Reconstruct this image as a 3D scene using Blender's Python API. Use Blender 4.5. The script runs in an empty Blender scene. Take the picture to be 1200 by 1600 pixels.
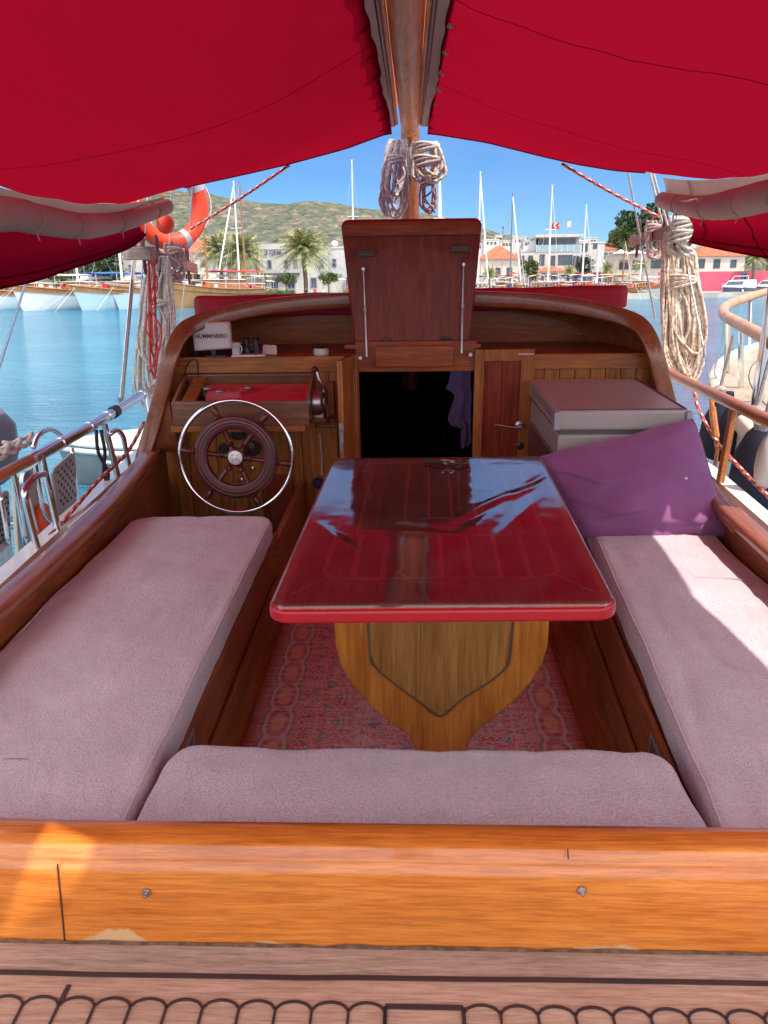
import bpy, bmesh, math, random
from mathutils import Vector, Matrix, noise, Quaternion
R = math.radians
random.seed(7)
S = bpy.context.scene
COL = S.collection

# ------------------------------------------------------------------ camera
F = 1200.0; CH = 2.7
PW = math.atan(352/F); PB = math.atan(420/F); YW = math.atan(43/F); ROLL = R(0.7)
cam = bpy.data.objects.new('camera', bpy.data.cameras.new('camera')); COL.objects.link(cam)
CM = Matrix.Rotation(YW, 4, 'Z') @ Matrix.Rotation(math.pi/2-PW, 4, 'X') @ Matrix.Rotation(-ROLL, 4, 'Z')
cam.matrix_world = Matrix.Translation((0, 0, CH)) @ CM
cam.data.sensor_fit = 'VERTICAL'; cam.data.sensor_height = 32; cam.data.lens = 24
cam.data.clip_start = 0.05; cam.data.clip_end = 6000
S.camera = cam
# ------------------------------------------------------------------ light
SV = Vector((0.46, -0.34, 1.0)).normalized()          # towards the sun
EL = math.asin(SV.z); AZ = math.atan2(SV.x, SV.y)
w = bpy.data.worlds.new("World"); S.world = w; w.use_nodes = True
nt = w.node_tree; nt.nodes.clear()
def N(t, typ, **k):
    n = t.nodes.new(typ)
    for a, b in k.items(): setattr(n, a, b)
    return n
sky = N(nt, 'ShaderNodeTexSky', sky_type='NISHITA', sun_disc=False, sun_elevation=EL, sun_rotation=AZ, air_density=1.0, dust_density=0.1, ozone_density=1.6)
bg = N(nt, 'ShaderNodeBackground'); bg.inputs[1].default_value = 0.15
out = N(nt, 'ShaderNodeOutputWorld')
tc = N(nt, 'ShaderNodeTexCoord'); mp = N(nt, 'ShaderNodeMapping'); mp.inputs['Scale'].default_value = (2.2, 2.2, 9); mp.inputs['Rotation'].default_value=(0.2,0.15,0.3)
ns = N(nt, 'ShaderNodeTexNoise'); ns.inputs['Scale'].default_value = 2.3; ns.inputs['Detail'].default_value = 9; ns.inputs['Roughness'].default_value = 0.62; ns.inputs['Distortion'].default_value = 0.4
cr = N(nt, 'ShaderNodeValToRGB'); cr.color_ramp.elements[0].position = 0.40; cr.color_ramp.elements[1].position = 0.78
cr.color_ramp.elements[0].color = (0, 0, 0, 1); cr.color_ramp.elements[1].color = (0.6, 0.6, 0.6, 1)
mx = N(nt, 'ShaderNodeMix', data_type='RGBA'); mx.inputs['B'].default_value = (5.2, 5.6, 6.2, 1)
L = nt.links.new
L(tc.outputs['Generated'], mp.inputs[0]); L(mp.outputs[0], ns.inputs['Vector']); L(ns.outputs[0], cr.inputs[0]); L(cr.outputs[0], mx.inputs['Factor'])
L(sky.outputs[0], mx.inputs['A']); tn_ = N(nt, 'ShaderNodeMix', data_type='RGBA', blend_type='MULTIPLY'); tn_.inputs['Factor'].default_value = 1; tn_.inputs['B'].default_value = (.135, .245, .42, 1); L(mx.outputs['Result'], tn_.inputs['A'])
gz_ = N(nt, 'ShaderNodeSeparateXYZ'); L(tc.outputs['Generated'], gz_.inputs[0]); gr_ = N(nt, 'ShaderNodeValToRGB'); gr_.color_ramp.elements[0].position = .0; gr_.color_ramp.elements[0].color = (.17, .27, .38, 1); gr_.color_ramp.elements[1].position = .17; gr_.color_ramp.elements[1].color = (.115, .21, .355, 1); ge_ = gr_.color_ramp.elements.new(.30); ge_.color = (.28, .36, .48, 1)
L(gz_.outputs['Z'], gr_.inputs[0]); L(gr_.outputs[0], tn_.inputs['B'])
# unseen bright overcast added behind and overhead to light the cockpit shade, blue ahead
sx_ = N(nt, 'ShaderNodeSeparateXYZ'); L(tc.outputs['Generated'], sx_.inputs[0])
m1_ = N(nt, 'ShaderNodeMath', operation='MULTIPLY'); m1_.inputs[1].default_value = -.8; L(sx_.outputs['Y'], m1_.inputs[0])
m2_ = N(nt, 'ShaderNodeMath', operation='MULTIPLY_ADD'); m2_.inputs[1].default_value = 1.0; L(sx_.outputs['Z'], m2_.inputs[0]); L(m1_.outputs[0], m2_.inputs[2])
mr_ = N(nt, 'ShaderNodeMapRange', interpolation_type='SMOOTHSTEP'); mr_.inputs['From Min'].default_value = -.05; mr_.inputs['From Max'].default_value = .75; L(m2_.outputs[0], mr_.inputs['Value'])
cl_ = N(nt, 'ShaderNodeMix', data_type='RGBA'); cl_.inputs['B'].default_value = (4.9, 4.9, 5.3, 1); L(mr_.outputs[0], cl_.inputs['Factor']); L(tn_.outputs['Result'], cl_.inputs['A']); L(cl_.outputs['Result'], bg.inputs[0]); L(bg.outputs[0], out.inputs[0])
sun = bpy.data.objects.new('sun', bpy.data.lights.new('sun', 'SUN')); COL.objects.link(sun)
sun.data.energy = 2.0; sun.data.angle = R(0.6); sun.data.color = (1, 0.95, 0.86)
sun.rotation_euler = SV.to_track_quat('Z', 'Y').to_euler()
S.view_settings.view_transform = 'Standard'; S.view_settings.look = 'None'; S.view_settings.gamma = 1
S.view_settings.exposure = 1.5
S.render.engine = 'CYCLES'
S.cycles.max_bounces = 8; S.cycles.transparent_max_bounces = 12; S.cycles.sample_clamp_indirect = 6; S.cycles.caustics_reflective = False; S.cycles.caustics_refractive = False

# ------------------------------------------------------------------ frames
BOAT = Matrix.Translation((0, 0, CH)) @ Matrix.Rotation(PB-PW, 4, 'X')
BI = BOAT.inverted()
WORLD = Matrix.Identity(4)
def ray(px, py):
    return (CM.to_3x3() @ Vector(((px-600)/F, (800-py)/F, -1)))
def B(px, py, x=None, y=None, z=None):                 # a point of the boat frame
    r = BI.to_3x3() @ ray(px, py)
    t = x/r.x if x is not None else y/r.y if y is not None else z/r.z
    return r*t
def W(px, py, x=None, y=None, z=None):                 # a point of the world
    r = ray(px, py)
    t = x/r.x if x is not None else y/r.y if y is not None else (z-CH)/r.z
    return r*t + Vector((0, 0, CH))

# ------------------------------------------------------------------ objects
BASE = {}
def tag(o, label=None, cat=None, group=None, kind=None):
    if label: o['label'] = label
    if cat: o['category'] = cat
    if group: o['group'] = group
    if kind: o['kind'] = kind
    return o
def thing(name, label, cat, base=(0, 0, 0), fr=BOAT, group=None):
    o = bpy.data.objects.new(name, None); COL.objects.link(o); o.empty_display_size = .1
    b = Vector(base); o.matrix_world = fr @ Matrix.Translation(b); BASE[o.name] = b
    return tag(o, label, cat, group)
class MB:
    def __init__(s): s.v = []; s.f = []; s.m = []
    def add(s, vs, fs, mi=0):
        n = len(s.v); s.v += [Vector(p) for p in vs]
        for f in fs: s.f.append(tuple(n+i for i in f)); s.m.append(mi)
        return s
    def box(s, c, d, rot=None, mi=0):
        c = Vector(c); h = Vector(d)/2; vs = []
        for i in (-1, 1):
            for j in (-1, 1):
                for k in (-1, 1):
                    p = Vector((i*h.x, j*h.y, k*h.z))
                    if rot is not None: p = rot @ p
                    vs.append(c+p)
        return s.add(vs, [(0, 1, 3, 2), (4, 6, 7, 5), (0, 4, 5, 1), (2, 3, 7, 6), (0, 2, 6, 4), (1, 5, 7, 3)], mi)
    def bb(s, a, b, mi=0):                             # box between two corners
        a = Vector(a); b = Vector(b); return s.box((a+b)/2, [abs(q) for q in (b-a)], None, mi)
    def prism(s, pts, off, mi=0):                      # polygon pushed along off
        pts = [Vector(p) for p in pts]; off = Vector(off); n = len(pts)
        return s.add(pts+[p+off for p in pts], [tuple(range(n))[::-1], tuple(range(n, 2*n))]+[(i, (i+1) % n, n+(i+1) % n, n+i) for i in range(n)], mi)
    def tube(s, pts, r, n=8, closed=False, mi=0, cap=True, mfun=None, strand=0):
        pts = [Vector(p) for p in pts]; m = len(pts)
        if m < 2: return s
        T = []
        for i in range(m):
            a = pts[(i-1) % m] if (closed or i > 0) else pts[i]; b = pts[(i+1) % m] if (closed or i < m-1) else pts[i]
            t = (b-a); T.append(t.normalized() if t.length > 1e-9 else Vector((0, 0, 1)))
        u = T[0].orthogonal().normalized(); rings = []
        for i in range(m):
            u = (u - T[i]*u.dot(T[i])); u = u.normalized() if u.length > 1e-6 else T[i].orthogonal().normalized()
            v = T[i].cross(u); rr = r[i] if isinstance(r, (list, tuple)) else r
            rings.append([pts[i]+(u*math.cos(2*math.pi*k/n)+v*math.sin(2*math.pi*k/n))*rr for k in range(n)])
        if strand:
            for i in range(m):
                for k in range(n): rings[i][k] = pts[i]+(rings[i][k]-pts[i])*(1+.26*math.cos(3*2*math.pi*k/n-i*strand))
        n0 = len(s.v); s.v += [p for q in rings for p in q]
        for i in range(m if closed else m-1):
            for k in range(n):
                a = n0+i*n+k; b = n0+i*n+(k+1) % n; j = (i+1) % m
                s.f.append((a, b, n0+j*n+(k+1) % n, n0+j*n+k)); s.m.append(mfun(i, k) if mfun else mi)
        if cap and not closed:
            s.f.append(tuple(n0+k for k in range(n))[::-1]); s.m.append(mi)
            s.f.append(tuple(n0+(m-1)*n+k for k in range(n))); s.m.append(mi)
        return s
    def lathe(s, c, ax, prof, n=20, mi=0):             # prof: (distance along ax, radius)
        c = Vector(c); ax = Vector(ax).normalized()
        u = ax.orthogonal().normalized(); v = ax.cross(u); n0 = len(s.v); m = len(prof)
        for h, r in prof:
            for k in range(n): s.v.append(c+ax*h+(u*math.cos(2*math.pi*k/n)+v*math.sin(2*math.pi*k/n))*max(r, 1e-4))
        for i in range(m-1):
            for k in range(n):
                s.f.append((n0+i*n+k, n0+i*n+(k+1) % n, n0+(i+1)*n+(k+1) % n, n0+(i+1)*n+k)); s.m.append(mi)
        s.f.append(tuple(n0+k for k in range(n))[::-1]); s.m.append(mi)
        s.f.append(tuple(n0+(m-1)*n+k for k in range(n))); s.m.append(mi)
        return s
    def grid(s, fn, nu, nv, mi=0, u0=0, u1=1, v0=0, v1=1):
        n0 = len(s.v)
        for i in range(nu+1):
            for j in range(nv+1): s.v.append(Vector(fn(u0+(u1-u0)*i/nu, v0+(v1-v0)*j/nv)))
        for i in range(nu):
            for j in range(nv):
                a = n0+i*(nv+1)+j; s.f.append((a, a+nv+1, a+nv+2, a+1)); s.m.append(mi)
        return s
    def sweep(s, path, outs, prof, closed_prof=True, mi=0, cap=True):
        """profile (a along out, b along third) swept along path"""
        m = len(path); n = 0 if callable(prof) else len(prof); n0 = len(s.v); path = [Vector(p) for p in path]
        for i in range(m):
            t = (path[min(i+1, m-1)]-path[max(i-1, 0)]).normalized(); o = Vector(outs[i]); o = (o-t*o.dot(t)).normalized(); q = t.cross(o)
            pr = prof(i) if callable(prof) else prof; n = len(pr)
            for a, b in pr: s.v.append(path[i]+o*a+q*b)
        for i in range(m-1):
            for k in range(n if closed_prof else n-1):
                s.f.append((n0+i*n+k, n0+i*n+(k+1) % n, n0+(i+1)*n+(k+1) % n, n0+(i+1)*n+k)); s.m.append(mi)
        if cap and closed_prof:
            s.f.append(tuple(n0+k for k in range(n))[::-1]); s.m.append(mi); s.f.append(tuple(n0+(m-1)*n+k for k in range(n))); s.m.append(mi)
        return s
    def build(s, name, mat, parent=None, smooth=35, bevel=0, seg=2, base=None, fr=BOAT, thick=0, sub=0):
        mats = mat if isinstance(mat, (list, tuple)) else [mat]
        if parent is not None:
            b = BASE[parent.name]
        else:
            b = Vector(base) if base is not None else sum(s.v, Vector())/len(s.v)
            if base is None: b.z = min(p.z for p in s.v)
        me = bpy.data.meshes.new(name); me.from_pydata([p-b for p in s.v], [], s.f)
        for q in mats: me.materials.append(q)
        if len(mats) > 1:
            me.polygons.foreach_set('material_index', s.m)
        bm = bmesh.new(); bm.from_mesh(me); bmesh.ops.recalc_face_normals(bm, faces=bm.faces); bm.to_mesh(me); bm.free()
        if smooth:
            me.polygons.foreach_set('use_smooth', [True]*len(me.polygons))
            if smooth < 180: me.set_sharp_from_angle(angle=R(smooth))
        me.update()
        o = bpy.data.objects.new(name, me); COL.objects.link(o)
        if parent is not None: o.parent = parent; BASE[o.name] = b
        else: o.matrix_world = fr @ Matrix.Translation(b); BASE[o.name] = b
        if thick:
            q = o.modifiers.new('solid', 'SOLIDIFY'); q.thickness = thick; q.offset = 0
        if sub:
            q = o.modifiers.new('sub', 'SUBSURF'); q.levels = sub; q.render_levels = sub
        if bevel:
            q = o.modifiers.new('bevel', 'BEVEL'); q.width = bevel; q.segments = seg; q.limit_method = 'ANGLE'; q.angle_limit = R(40); q.harden_normals = False
        return o
def kids(o): return [c for c in COL.objects if c.parent == o]
def copy_tree(o, parent=None):
    c = o.copy(); COL.objects.link(c)
    if o.name in BASE: BASE[c.name] = BASE[o.name]
    if parent is not None: c.parent = parent
    for ch in KIDS.get(o.name, []): copy_tree(ch, c)
    return c
KIDS = {}
def index_kids():
    KIDS.clear()
    for o in COL.objects:
        if o.parent: KIDS.setdefault(o.parent.name, []).append(o)
def text_mesh(txt, size, depth=.0, bold=0.0, spacing=1.0):
    c = bpy.data.curves.new('t', 'FONT'); c.body = txt; c.size = size; c.extrude = depth; c.offset = bold; c.align_x = 'CENTER'; c.align_y = 'CENTER'; c.space_character = spacing
    o = bpy.data.objects.new('t', c); COL.objects.link(o)
    dg = bpy.context.evaluated_depsgraph_get(); me = bpy.data.meshes.new_from_object(o.evaluated_get(dg))
    bpy.data.objects.remove(o); bpy.data.curves.remove(c)
    return [v.co.copy() for v in me.vertices], [tuple(p.vertices) for p in me.polygons]
def nz(x, y, z=0, s=1): return noise.noise(Vector((x*s, y*s, z*s)))

# ------------------------------------------------------------------ materials
def base_mat(name):
    m = bpy.data.materials.new(name); m.use_nodes = True; t = m.node_tree
    return m, t, t.nodes['Principled BSDF']
def col4(c): return (c[0], c[1], c[2], 1)
def mat(name, c, rough=.5, metal=0, var=.12, vs=6, bump=0, bs=60, coat=0, c2=None, spec=.5, detail=5, sheen=0, ctr=(.35, .65), dist=.004):
    m, t, p = base_mat(name)
    tc = N(t, 'ShaderNodeTexCoord'); n = N(t, 'ShaderNodeTexNoise'); n.inputs['Scale'].default_value = vs; n.inputs['Detail'].default_value = detail
    t.links.new(tc.outputs['Object'], n.inputs['Vector'])
    r = N(t, 'ShaderNodeValToRGB'); r.color_ramp.elements[0].position = ctr[0]; r.color_ramp.elements[1].position = ctr[1]
    d = c2 if c2 else [q*(1-var) for q in c]
    r.color_ramp.elements[0].color = col4(d); r.color_ramp.elements[1].color = col4(c if c2 else [min(1, q*(1+var)) for q in c])
    t.links.new(n.outputs[0], r.inputs[0]); t.links.new(r.outputs[0], p.inputs['Base Color'])
    p.inputs['Roughness'].default_value = rough; p.inputs['Metallic'].default_value = metal; p.inputs['Coat Weight'].default_value = coat; p.inputs['Coat Roughness'].default_value = .06
    p.inputs['Specular IOR Level'].default_value = spec; p.inputs['Sheen Weight'].default_value = sheen
    if bump:
        b = N(t, 'ShaderNodeTexNoise'); b.inputs['Scale'].default_value = bs; b.inputs['Detail'].default_value = 4
        q = N(t, 'ShaderNodeBump'); q.inputs['Strength'].default_value = bump; q.inputs['Distance'].default_value = dist
        t.links.new(tc.outputs['Object'], b.inputs['Vector']); t.links.new(b.outputs[0], q.inputs['Height']); t.links.new(q.outputs[0], p.inputs['Normal'])
    return m
def wood(name, c1, c2, axis='x', sc=1.0, rough=.3, coat=.6, bump=.1, blotch=.35, wear=None):
    m, t, p = base_mat(name); K = t.links.new
    tc = N(t, 'ShaderNodeTexCoord'); mpn = N(t, 'ShaderNodeMapping')
    st = {'x': (1.1, 16, 16), 'y': (16, 1.1, 16), 'z': (16, 16, 1.1)}[axis]
    mpn.inputs['Scale'].default_value = [q*sc for q in st]
    K(tc.outputs['Object'], mpn.inputs[0])
    a = N(t, 'ShaderNodeTexNoise'); a.inputs['Scale'].default_value = 1.6; a.inputs['Detail'].default_value = 8; a.inputs['Roughness'].default_value = .65; a.inputs['Distortion'].default_value = 1.2
    K(mpn.outputs[0], a.inputs['Vector'])
    f = N(t, 'ShaderNodeTexNoise'); f.inputs['Scale'].default_value = 7; f.inputs['Detail'].default_value = 9; f.inputs['Roughness'].default_value = .72; K(mpn.outputs[0], f.inputs['Vector'])
    g = N(t, 'ShaderNodeTexNoise'); g.inputs['Scale'].default_value = 3.0; g.inputs['Detail'].default_value = 3; K(tc.outputs['Object'], g.inputs['Vector'])
    r = N(t, 'ShaderNodeValToRGB'); r.color_ramp.elements[0].position = .32; r.color_ramp.elements[1].position = .68
    r.color_ramp.elements[0].color = col4(c1); r.color_ramp.elements[1].color = col4(c2)
    K(a.outputs[0], r.inputs[0])
    m1 = N(t, 'ShaderNodeMix', data_type='RGBA', blend_type='MULTIPLY'); m1.inputs['Factor'].default_value = .35
    r2 = N(t, 'ShaderNodeValToRGB'); r2.color_ramp.elements[0].position = .42; r2.color_ramp.elements[1].position = .54; r2.color_ramp.elements[0].color = (.30, .22, .18, 1)
    K(f.outputs[0], r2.inputs[0]); K(r.outputs[0], m1.inputs['A']); K(r2.outputs[0], m1.inputs['B'])
    m2 = N(t, 'ShaderNodeMix', data_type='RGBA', blend_type='MULTIPLY'); m2.inputs['Factor'].default_value = blotch
    r3 = N(t, 'ShaderNodeValToRGB'); r3.color_ramp.elements[0].position = .3; r3.color_ramp.elements[1].position = .7; r3.color_ramp.elements[0].color = (.4, .33, .3, 1)
    K(g.outputs[0], r3.inputs[0]); K(m1.outputs['Result'], m2.inputs['A']); K(r3.outputs[0], m2.inputs['B'])
    last = m2.outputs['Result']; rg = None
    if wear:                                           # bare timber where the varnish has gone, by height plus noise
        z0, colr = wear
        sx = N(t, 'ShaderNodeSeparateXYZ'); K(tc.outputs['Object'], sx.inputs[0])
        wn = N(t, 'ShaderNodeTexNoise'); wn.inputs['Scale'].default_value = 4.2; wn.inputs['Detail'].default_value = 6; K(tc.outputs['Object'], wn.inputs['Vector'])
        ad = N(t, 'ShaderNodeMath', operation='MULTIPLY_ADD'); ad.inputs[1].default_value = -.28; K(wn.outputs[0], ad.inputs[0]); K(sx.outputs['Z'], ad.inputs[2])
        mr = N(t, 'ShaderNodeMapRange'); mr.inputs['From Min'].default_value = z0; mr.inputs['From Max'].default_value = z0+.006; mr.inputs['To Min'].default_value = 1; mr.inputs['To Max'].default_value = 0
        K(ad.outputs[0], mr.inputs['Value'])
        m3 = N(t, 'ShaderNodeMix', data_type='RGBA'); K(mr.outputs[0], m3.inputs['Factor']); K(last, m3.inputs['A']); m3.inputs['B'].default_value = col4(colr); last = m3.outputs['Result']
        rr = N(t, 'ShaderNodeMapRange'); rr.inputs['To Min'].default_value = coat; rr.inputs['To Max'].default_value = 0; K(mr.outputs[0], rr.inputs['Value']); K(rr.outputs[0], p.inputs['Coat Weight']); rg = 1
    K(last, p.inputs['Base Color'])
    p.inputs['Roughness'].default_value = rough; p.inputs['Coat Roughness'].default_value = .05
    if coat < .28: p.inputs['Specular IOR Level'].default_value = .22
    if not rg: p.inputs['Coat Weight'].default_value = coat
    q = N(t, 'ShaderNodeBump'); q.inputs['Strength'].default_value = bump; q.inputs['Distance'].default_value = .003; K(a.outputs[0], q.inputs['Height']); K(q.outputs[0], p.inputs['Normal'])
    if coat:
        g2 = N(t, 'ShaderNodeTexNoise'); g2.inputs['Scale'].default_value = 7; K(tc.outputs['Object'], g2.inputs['Vector'])
        q2 = N(t, 'ShaderNodeBump'); q2.inputs['Strength'].default_value = .25; q2.inputs['Distance'].default_value = .006; K(g2.outputs[0], q2.inputs['Height']); K(q2.outputs[0], p.inputs['Coat Normal'])
    return m
def cloth(name, c, trans=0.5, tc_=None, rough=.9, bump=.15, bs=500, var=.06):
    m, t, p = base_mat(name); K = t.links.new; t.nodes.remove(p); o = t.nodes['Material Output']
    tc = N(t, 'ShaderNodeTexCoord'); n = N(t, 'ShaderNodeTexNoise'); n.inputs['Scale'].default_value = 2.5; n.inputs['Detail'].default_value = 7; K(tc.outputs['Object'], n.inputs['Vector'])
    r = N(t, 'ShaderNodeValToRGB'); r.color_ramp.elements[0].position = .3; r.color_ramp.elements[1].position = .7
    r.color_ramp.elements[0].color = col4([q*(1-var*1.5) for q in c]); r.color_ramp.elements[1].color = col4([min(1, q*(1+var)) for q in c]); K(n.outputs[0], r.inputs[0])
    d = N(t, 'ShaderNodeBsdfDiffuse'); e = N(t, 'ShaderNodeBsdfTranslucent'); x = N(t, 'ShaderNodeMixShader'); x.inputs[0].default_value = trans
    K(r.outputs[0], d.inputs[0]); e.inputs[0].default_value = col4(tc_ if tc_ else c)
    b = N(t, 'ShaderNodeTexNoise'); b.inputs['Scale'].default_value = bs; q = N(t, 'ShaderNodeBump'); q.inputs['Strength'].default_value = bump; q.inputs['Distance'].default_value = .002
    K(tc.outputs['Object'], b.inputs['Vector']); K(b.outputs[0], q.inputs['Height']); K(q.outputs[0], d.inputs['Normal'])
    K(d.outputs[0], x.inputs[1]); K(e.outputs[0], x.inputs[2]); K(x.outputs[0], o.inputs[0])
    return m
def towel(name, c, c2, disp=.4):
    m, t, p = base_mat(name); K = t.links.new
    tc = N(t, 'ShaderNodeTexCoord')
    v = N(t, 'ShaderNodeTexNoise'); v.inputs['Scale'].default_value = 190; v.inputs['Detail'].default_value = 3; K(tc.outputs['Object'], v.inputs['Vector'])
    l = N(t, 'ShaderNodeTexNoise'); l.inputs['Scale'].default_value = 6.5; l.inputs['Detail'].default_value = 6; l.inputs['Roughness'].default_value = .6; K(tc.outputs['Object'], l.inputs['Vector'])
    r = N(t, 'ShaderNodeValToRGB'); r.color_ramp.elements[0].position = .3; r.color_ramp.elements[1].position = .7; r.color_ramp.elements[0].color = col4(c2); r.color_ramp.elements[1].color = col4(c); K(l.outputs[0], r.inputs[0])
    k = N(t, 'ShaderNodeMix', data_type='RGBA', blend_type='MULTIPLY'); k.inputs['Factor'].default_value = .5
    r2 = N(t, 'ShaderNodeValToRGB'); r2.color_ramp.elements[0].position = .3; r2.color_ramp.elements[1].position = .6; r2.color_ramp.elements[0].color = (.5, .47, .47, 1); K(v.outputs[0], r2.inputs[0])
    K(r.outputs[0], k.inputs['A']); K(r2.outputs[0], k.inputs['B']); K(k.outputs['Result'], p.inputs['Base Color'])
    p.inputs['Roughness'].default_value = .95; p.inputs['Specular IOR Level'].default_value = .1; p.inputs['Sheen Weight'].default_value = .25
    q = N(t, 'ShaderNodeBump'); q.inputs['Strength'].default_value = disp; q.inputs['Distance'].default_value = .012; K(v.outputs[0], q.inputs['Height'])
    q2 = N(t, 'ShaderNodeBump'); q2.inputs['Strength'].default_value = .5; q2.inputs['Distance'].default_value = .02; K(l.outputs[0], q2.inputs['Height']); K(q.outputs[0], q2.inputs['Normal']); K(q2.outputs[0], p.inputs['Normal'])
    return m
def glassy(name, ior=1.5, rough=.02, tint=(1, 1, 1), boost=1.0, bump=0, bs=5, dust=0):
    m, t, p = base_mat(name); K = t.links.new; t.nodes.remove(p); o = t.nodes['Material Output']
    tr = N(t, 'ShaderNodeBsdfTransparent'); tr.inputs[0].default_value = col4(tint); g = N(t, 'ShaderNodeBsdfGlossy'); g.inputs['Roughness'].default_value = rough
    fr = N(t, 'ShaderNodeFresnel'); fr.inputs[0].default_value = ior; mm = N(t, 'ShaderNodeMath', operation='MULTIPLY', use_clamp=True); mm.inputs[1].default_value = boost
    x = N(t, 'ShaderNodeMixShader'); K(fr.outputs[0], mm.inputs[0]); K(mm.outputs[0], x.inputs[0]); K(tr.outputs[0], x.inputs[1]); K(g.outputs[0], x.inputs[2]); K(x.outputs[0], o.inputs[0])
    if dust:                                           # fine film of dust and scuffs on the sheet
        tc2 = N(t, 'ShaderNodeTexCoord'); dn = N(t, 'ShaderNodeTexNoise'); dn.inputs['Scale'].default_value = 11; dn.inputs['Detail'].default_value = 9; dn.inputs['Roughness'].default_value = .7; K(tc2.outputs['Object'], dn.inputs['Vector'])
        dm = N(t, 'ShaderNodeMapRange'); dm.inputs['From Min'].default_value = .35; dm.inputs['From Max'].default_value = .75; dm.inputs['To Min'].default_value = dust*.5; dm.inputs['To Max'].default_value = dust*2.2; K(dn.outputs[0], dm.inputs['Value'])
        df = N(t, 'ShaderNodeBsdfDiffuse'); df.inputs[0].default_value = (.8, .78, .8, 1); x2 = N(t, 'ShaderNodeMixShader'); K(dm.outputs[0], x2.inputs[0]); K(x.outputs[0], x2.inputs[1]); K(df.outputs[0], x2.inputs[2]); K(x2.outputs[0], o.inputs[0])
        rg_ = N(t, 'ShaderNodeMapRange'); rg_.inputs['To Min'].default_value = rough; rg_.inputs['To Max'].default_value = rough*3.5; K(dn.outputs[0], rg_.inputs['Value']); K(rg_.outputs[0], g.inputs['Roughness'])
    if bump:
        tc = N(t, 'ShaderNodeTexCoord'); b = N(t, 'ShaderNodeTexNoise'); b.inputs['Scale'].default_value = bs; b.inputs['Detail'].default_value = 3
        q = N(t, 'ShaderNodeBump'); q.inputs['Strength'].default_value = bump; q.inputs['Distance'].default_value = .01
        K(tc.outputs['Object'], b.inputs['Vector']); K(b.outputs[0], q.inputs['Height']); K(q.outputs[0], g.inputs['Normal']); K(q.outputs[0], fr.inputs['Normal'])
    return m

M_teak = wood('teak_varnished', (.30, .10, .025), (.60, .24, .065), 'x', 1, .4, .2)
M_teakz = wood('teak_upright', (.28, .09, .022), (.58, .22, .06), 'z', 1, .4, .2)
M_mahx = wood('mahogany', (.28, .06, .02), (.48, .15, .05), 'x', 1, .42, .08)
M_mahy = wood('mahogany_fore_aft', (.24, .065, .022), (.42, .13, .045), 'y', 1, .4, .2)
M_mahz = wood('mahogany_upright', (.20, .026, .012), (.34, .062, .025), 'z', .8, .42, .08)
M_cap = wood('cap_rail_wood', (.25, .07, .025), (.42, .135, .045), 'y', 1, .3, .45)
M_orange = wood('orange_varnish', (.60, .16, .016), (.86, .30, .05), 'x', 1.25, .3, .7, blotch=.3, wear=(-.158, (.62, .36, .18)))
M_orangey = wood('orange_varnish_rail', (.42, .13, .028), (.64, .23, .055), 'y', .8, .35, .4)
M_ped = wood('pedestal_iroko', (.42, .13, .02), (.68, .27, .045), 'z', .6, .4, .3)
M_deck = wood('scrubbed_teak', (.46, .29, .20), (.64, .43, .31), 'x', 1.6, .75, 0, bump=.3, blotch=.2)
M_deckm = wood('weathered_margin', (.36, .27, .21), (.58, .44, .35), 'x', 2.2, .85, 0, bump=.5, blotch=.3)
M_caulk = mat('black_caulk', (.045, .026, .026), .6)
M_chrome = mat('stainless_steel', (.75, .75, .76), .14, 1, .03, 20)
M_steel2 = mat('dull_steel', (.45, .45, .46), .35, 1, .15, 20)
M_bronze = mat('dark_bronze', (.07, .05, .04), .4, .7, .2, 30)
M_black = mat('black_plastic', (.015, .015, .017), .45, 0, .2, 20)
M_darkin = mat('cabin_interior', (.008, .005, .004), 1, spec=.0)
M_white = mat('white_gelcoat', (.72, .71, .68), .25, 0, .05, 3, coat=.4)
M_whitep = mat('white_paint', (.70, .68, .64), .45, 0, .12, 5)
M_plast = mat('off_white_plastic', (.62, .58, .54), .4, 0, .05, 8)
M_red = cloth('red_awning_cloth', (.16, .0008, .008), .26, (.42, .005, .024), var=.10)
M_redseam = cloth('red_seam', (.17, .004, .012), .2, (.42, .012, .03))
M_beige = cloth('beige_canvas', (.60, .46, .38), .12, (.6, .42, .34), var=.12)
M_redvinyl = mat('red_vinyl', (.42, .008, .02), .3, 0, .08, 5, bump=.1, bs=90)
M_redpad = mat('red_pad_cloth', (.42, .012, .03), .7, 0, .1, 6, bump=.2, bs=200)
M_towel = towel('mauve_terry', (.66, .565, .60), (.565, .48, .51))
M_towel2 = towel('mauve_terry_aft', (.66, .555, .575), (.57, .475, .495), .7)
M_purple = mat('purple_cotton', (.24, .08, .22), .85, 0, .12, 5, bump=.3, bs=300, sheen=.2)
M_darkpurple = mat('dark_purple_cloth', (.07, .045, .12), .9, 0, .2, 7, bump=.3, bs=150)
M_freezer = mat('grey_cool_box', (.38, .335, .31), .35, 0, .06, 3, bump=.05, bs=40)
M_rope = mat('white_rope', (.60, .53, .46), .9, 0, .22, 60, bump=.6, bs=350)
M_roper = mat('red_rope', (.55, .06, .05), .9, 0, .2, 60)
M_ropeg = mat('grey_rope', (.32, .29, .28), .9, 0, .25, 60)
M_ring = mat('orange_life_ring', (.80, .055, .015), .5, 0, .08, 6)
M_wheelw = mat('dark_red_wheel_wood', (.09, .013, .012), .35, 0, .25, 15, coat=.1)
M_navy = mat('navy_cloth', (.012, .014, .035), .85, 0, .3, 12, bump=.3, bs=80)
M_glass = glassy('clear_glass', 1.5, .01)
M_pvc = glassy('clear_table_vinyl', 1.55, .03, (.98, .98, .98), 2.0, dust=.018)

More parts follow.
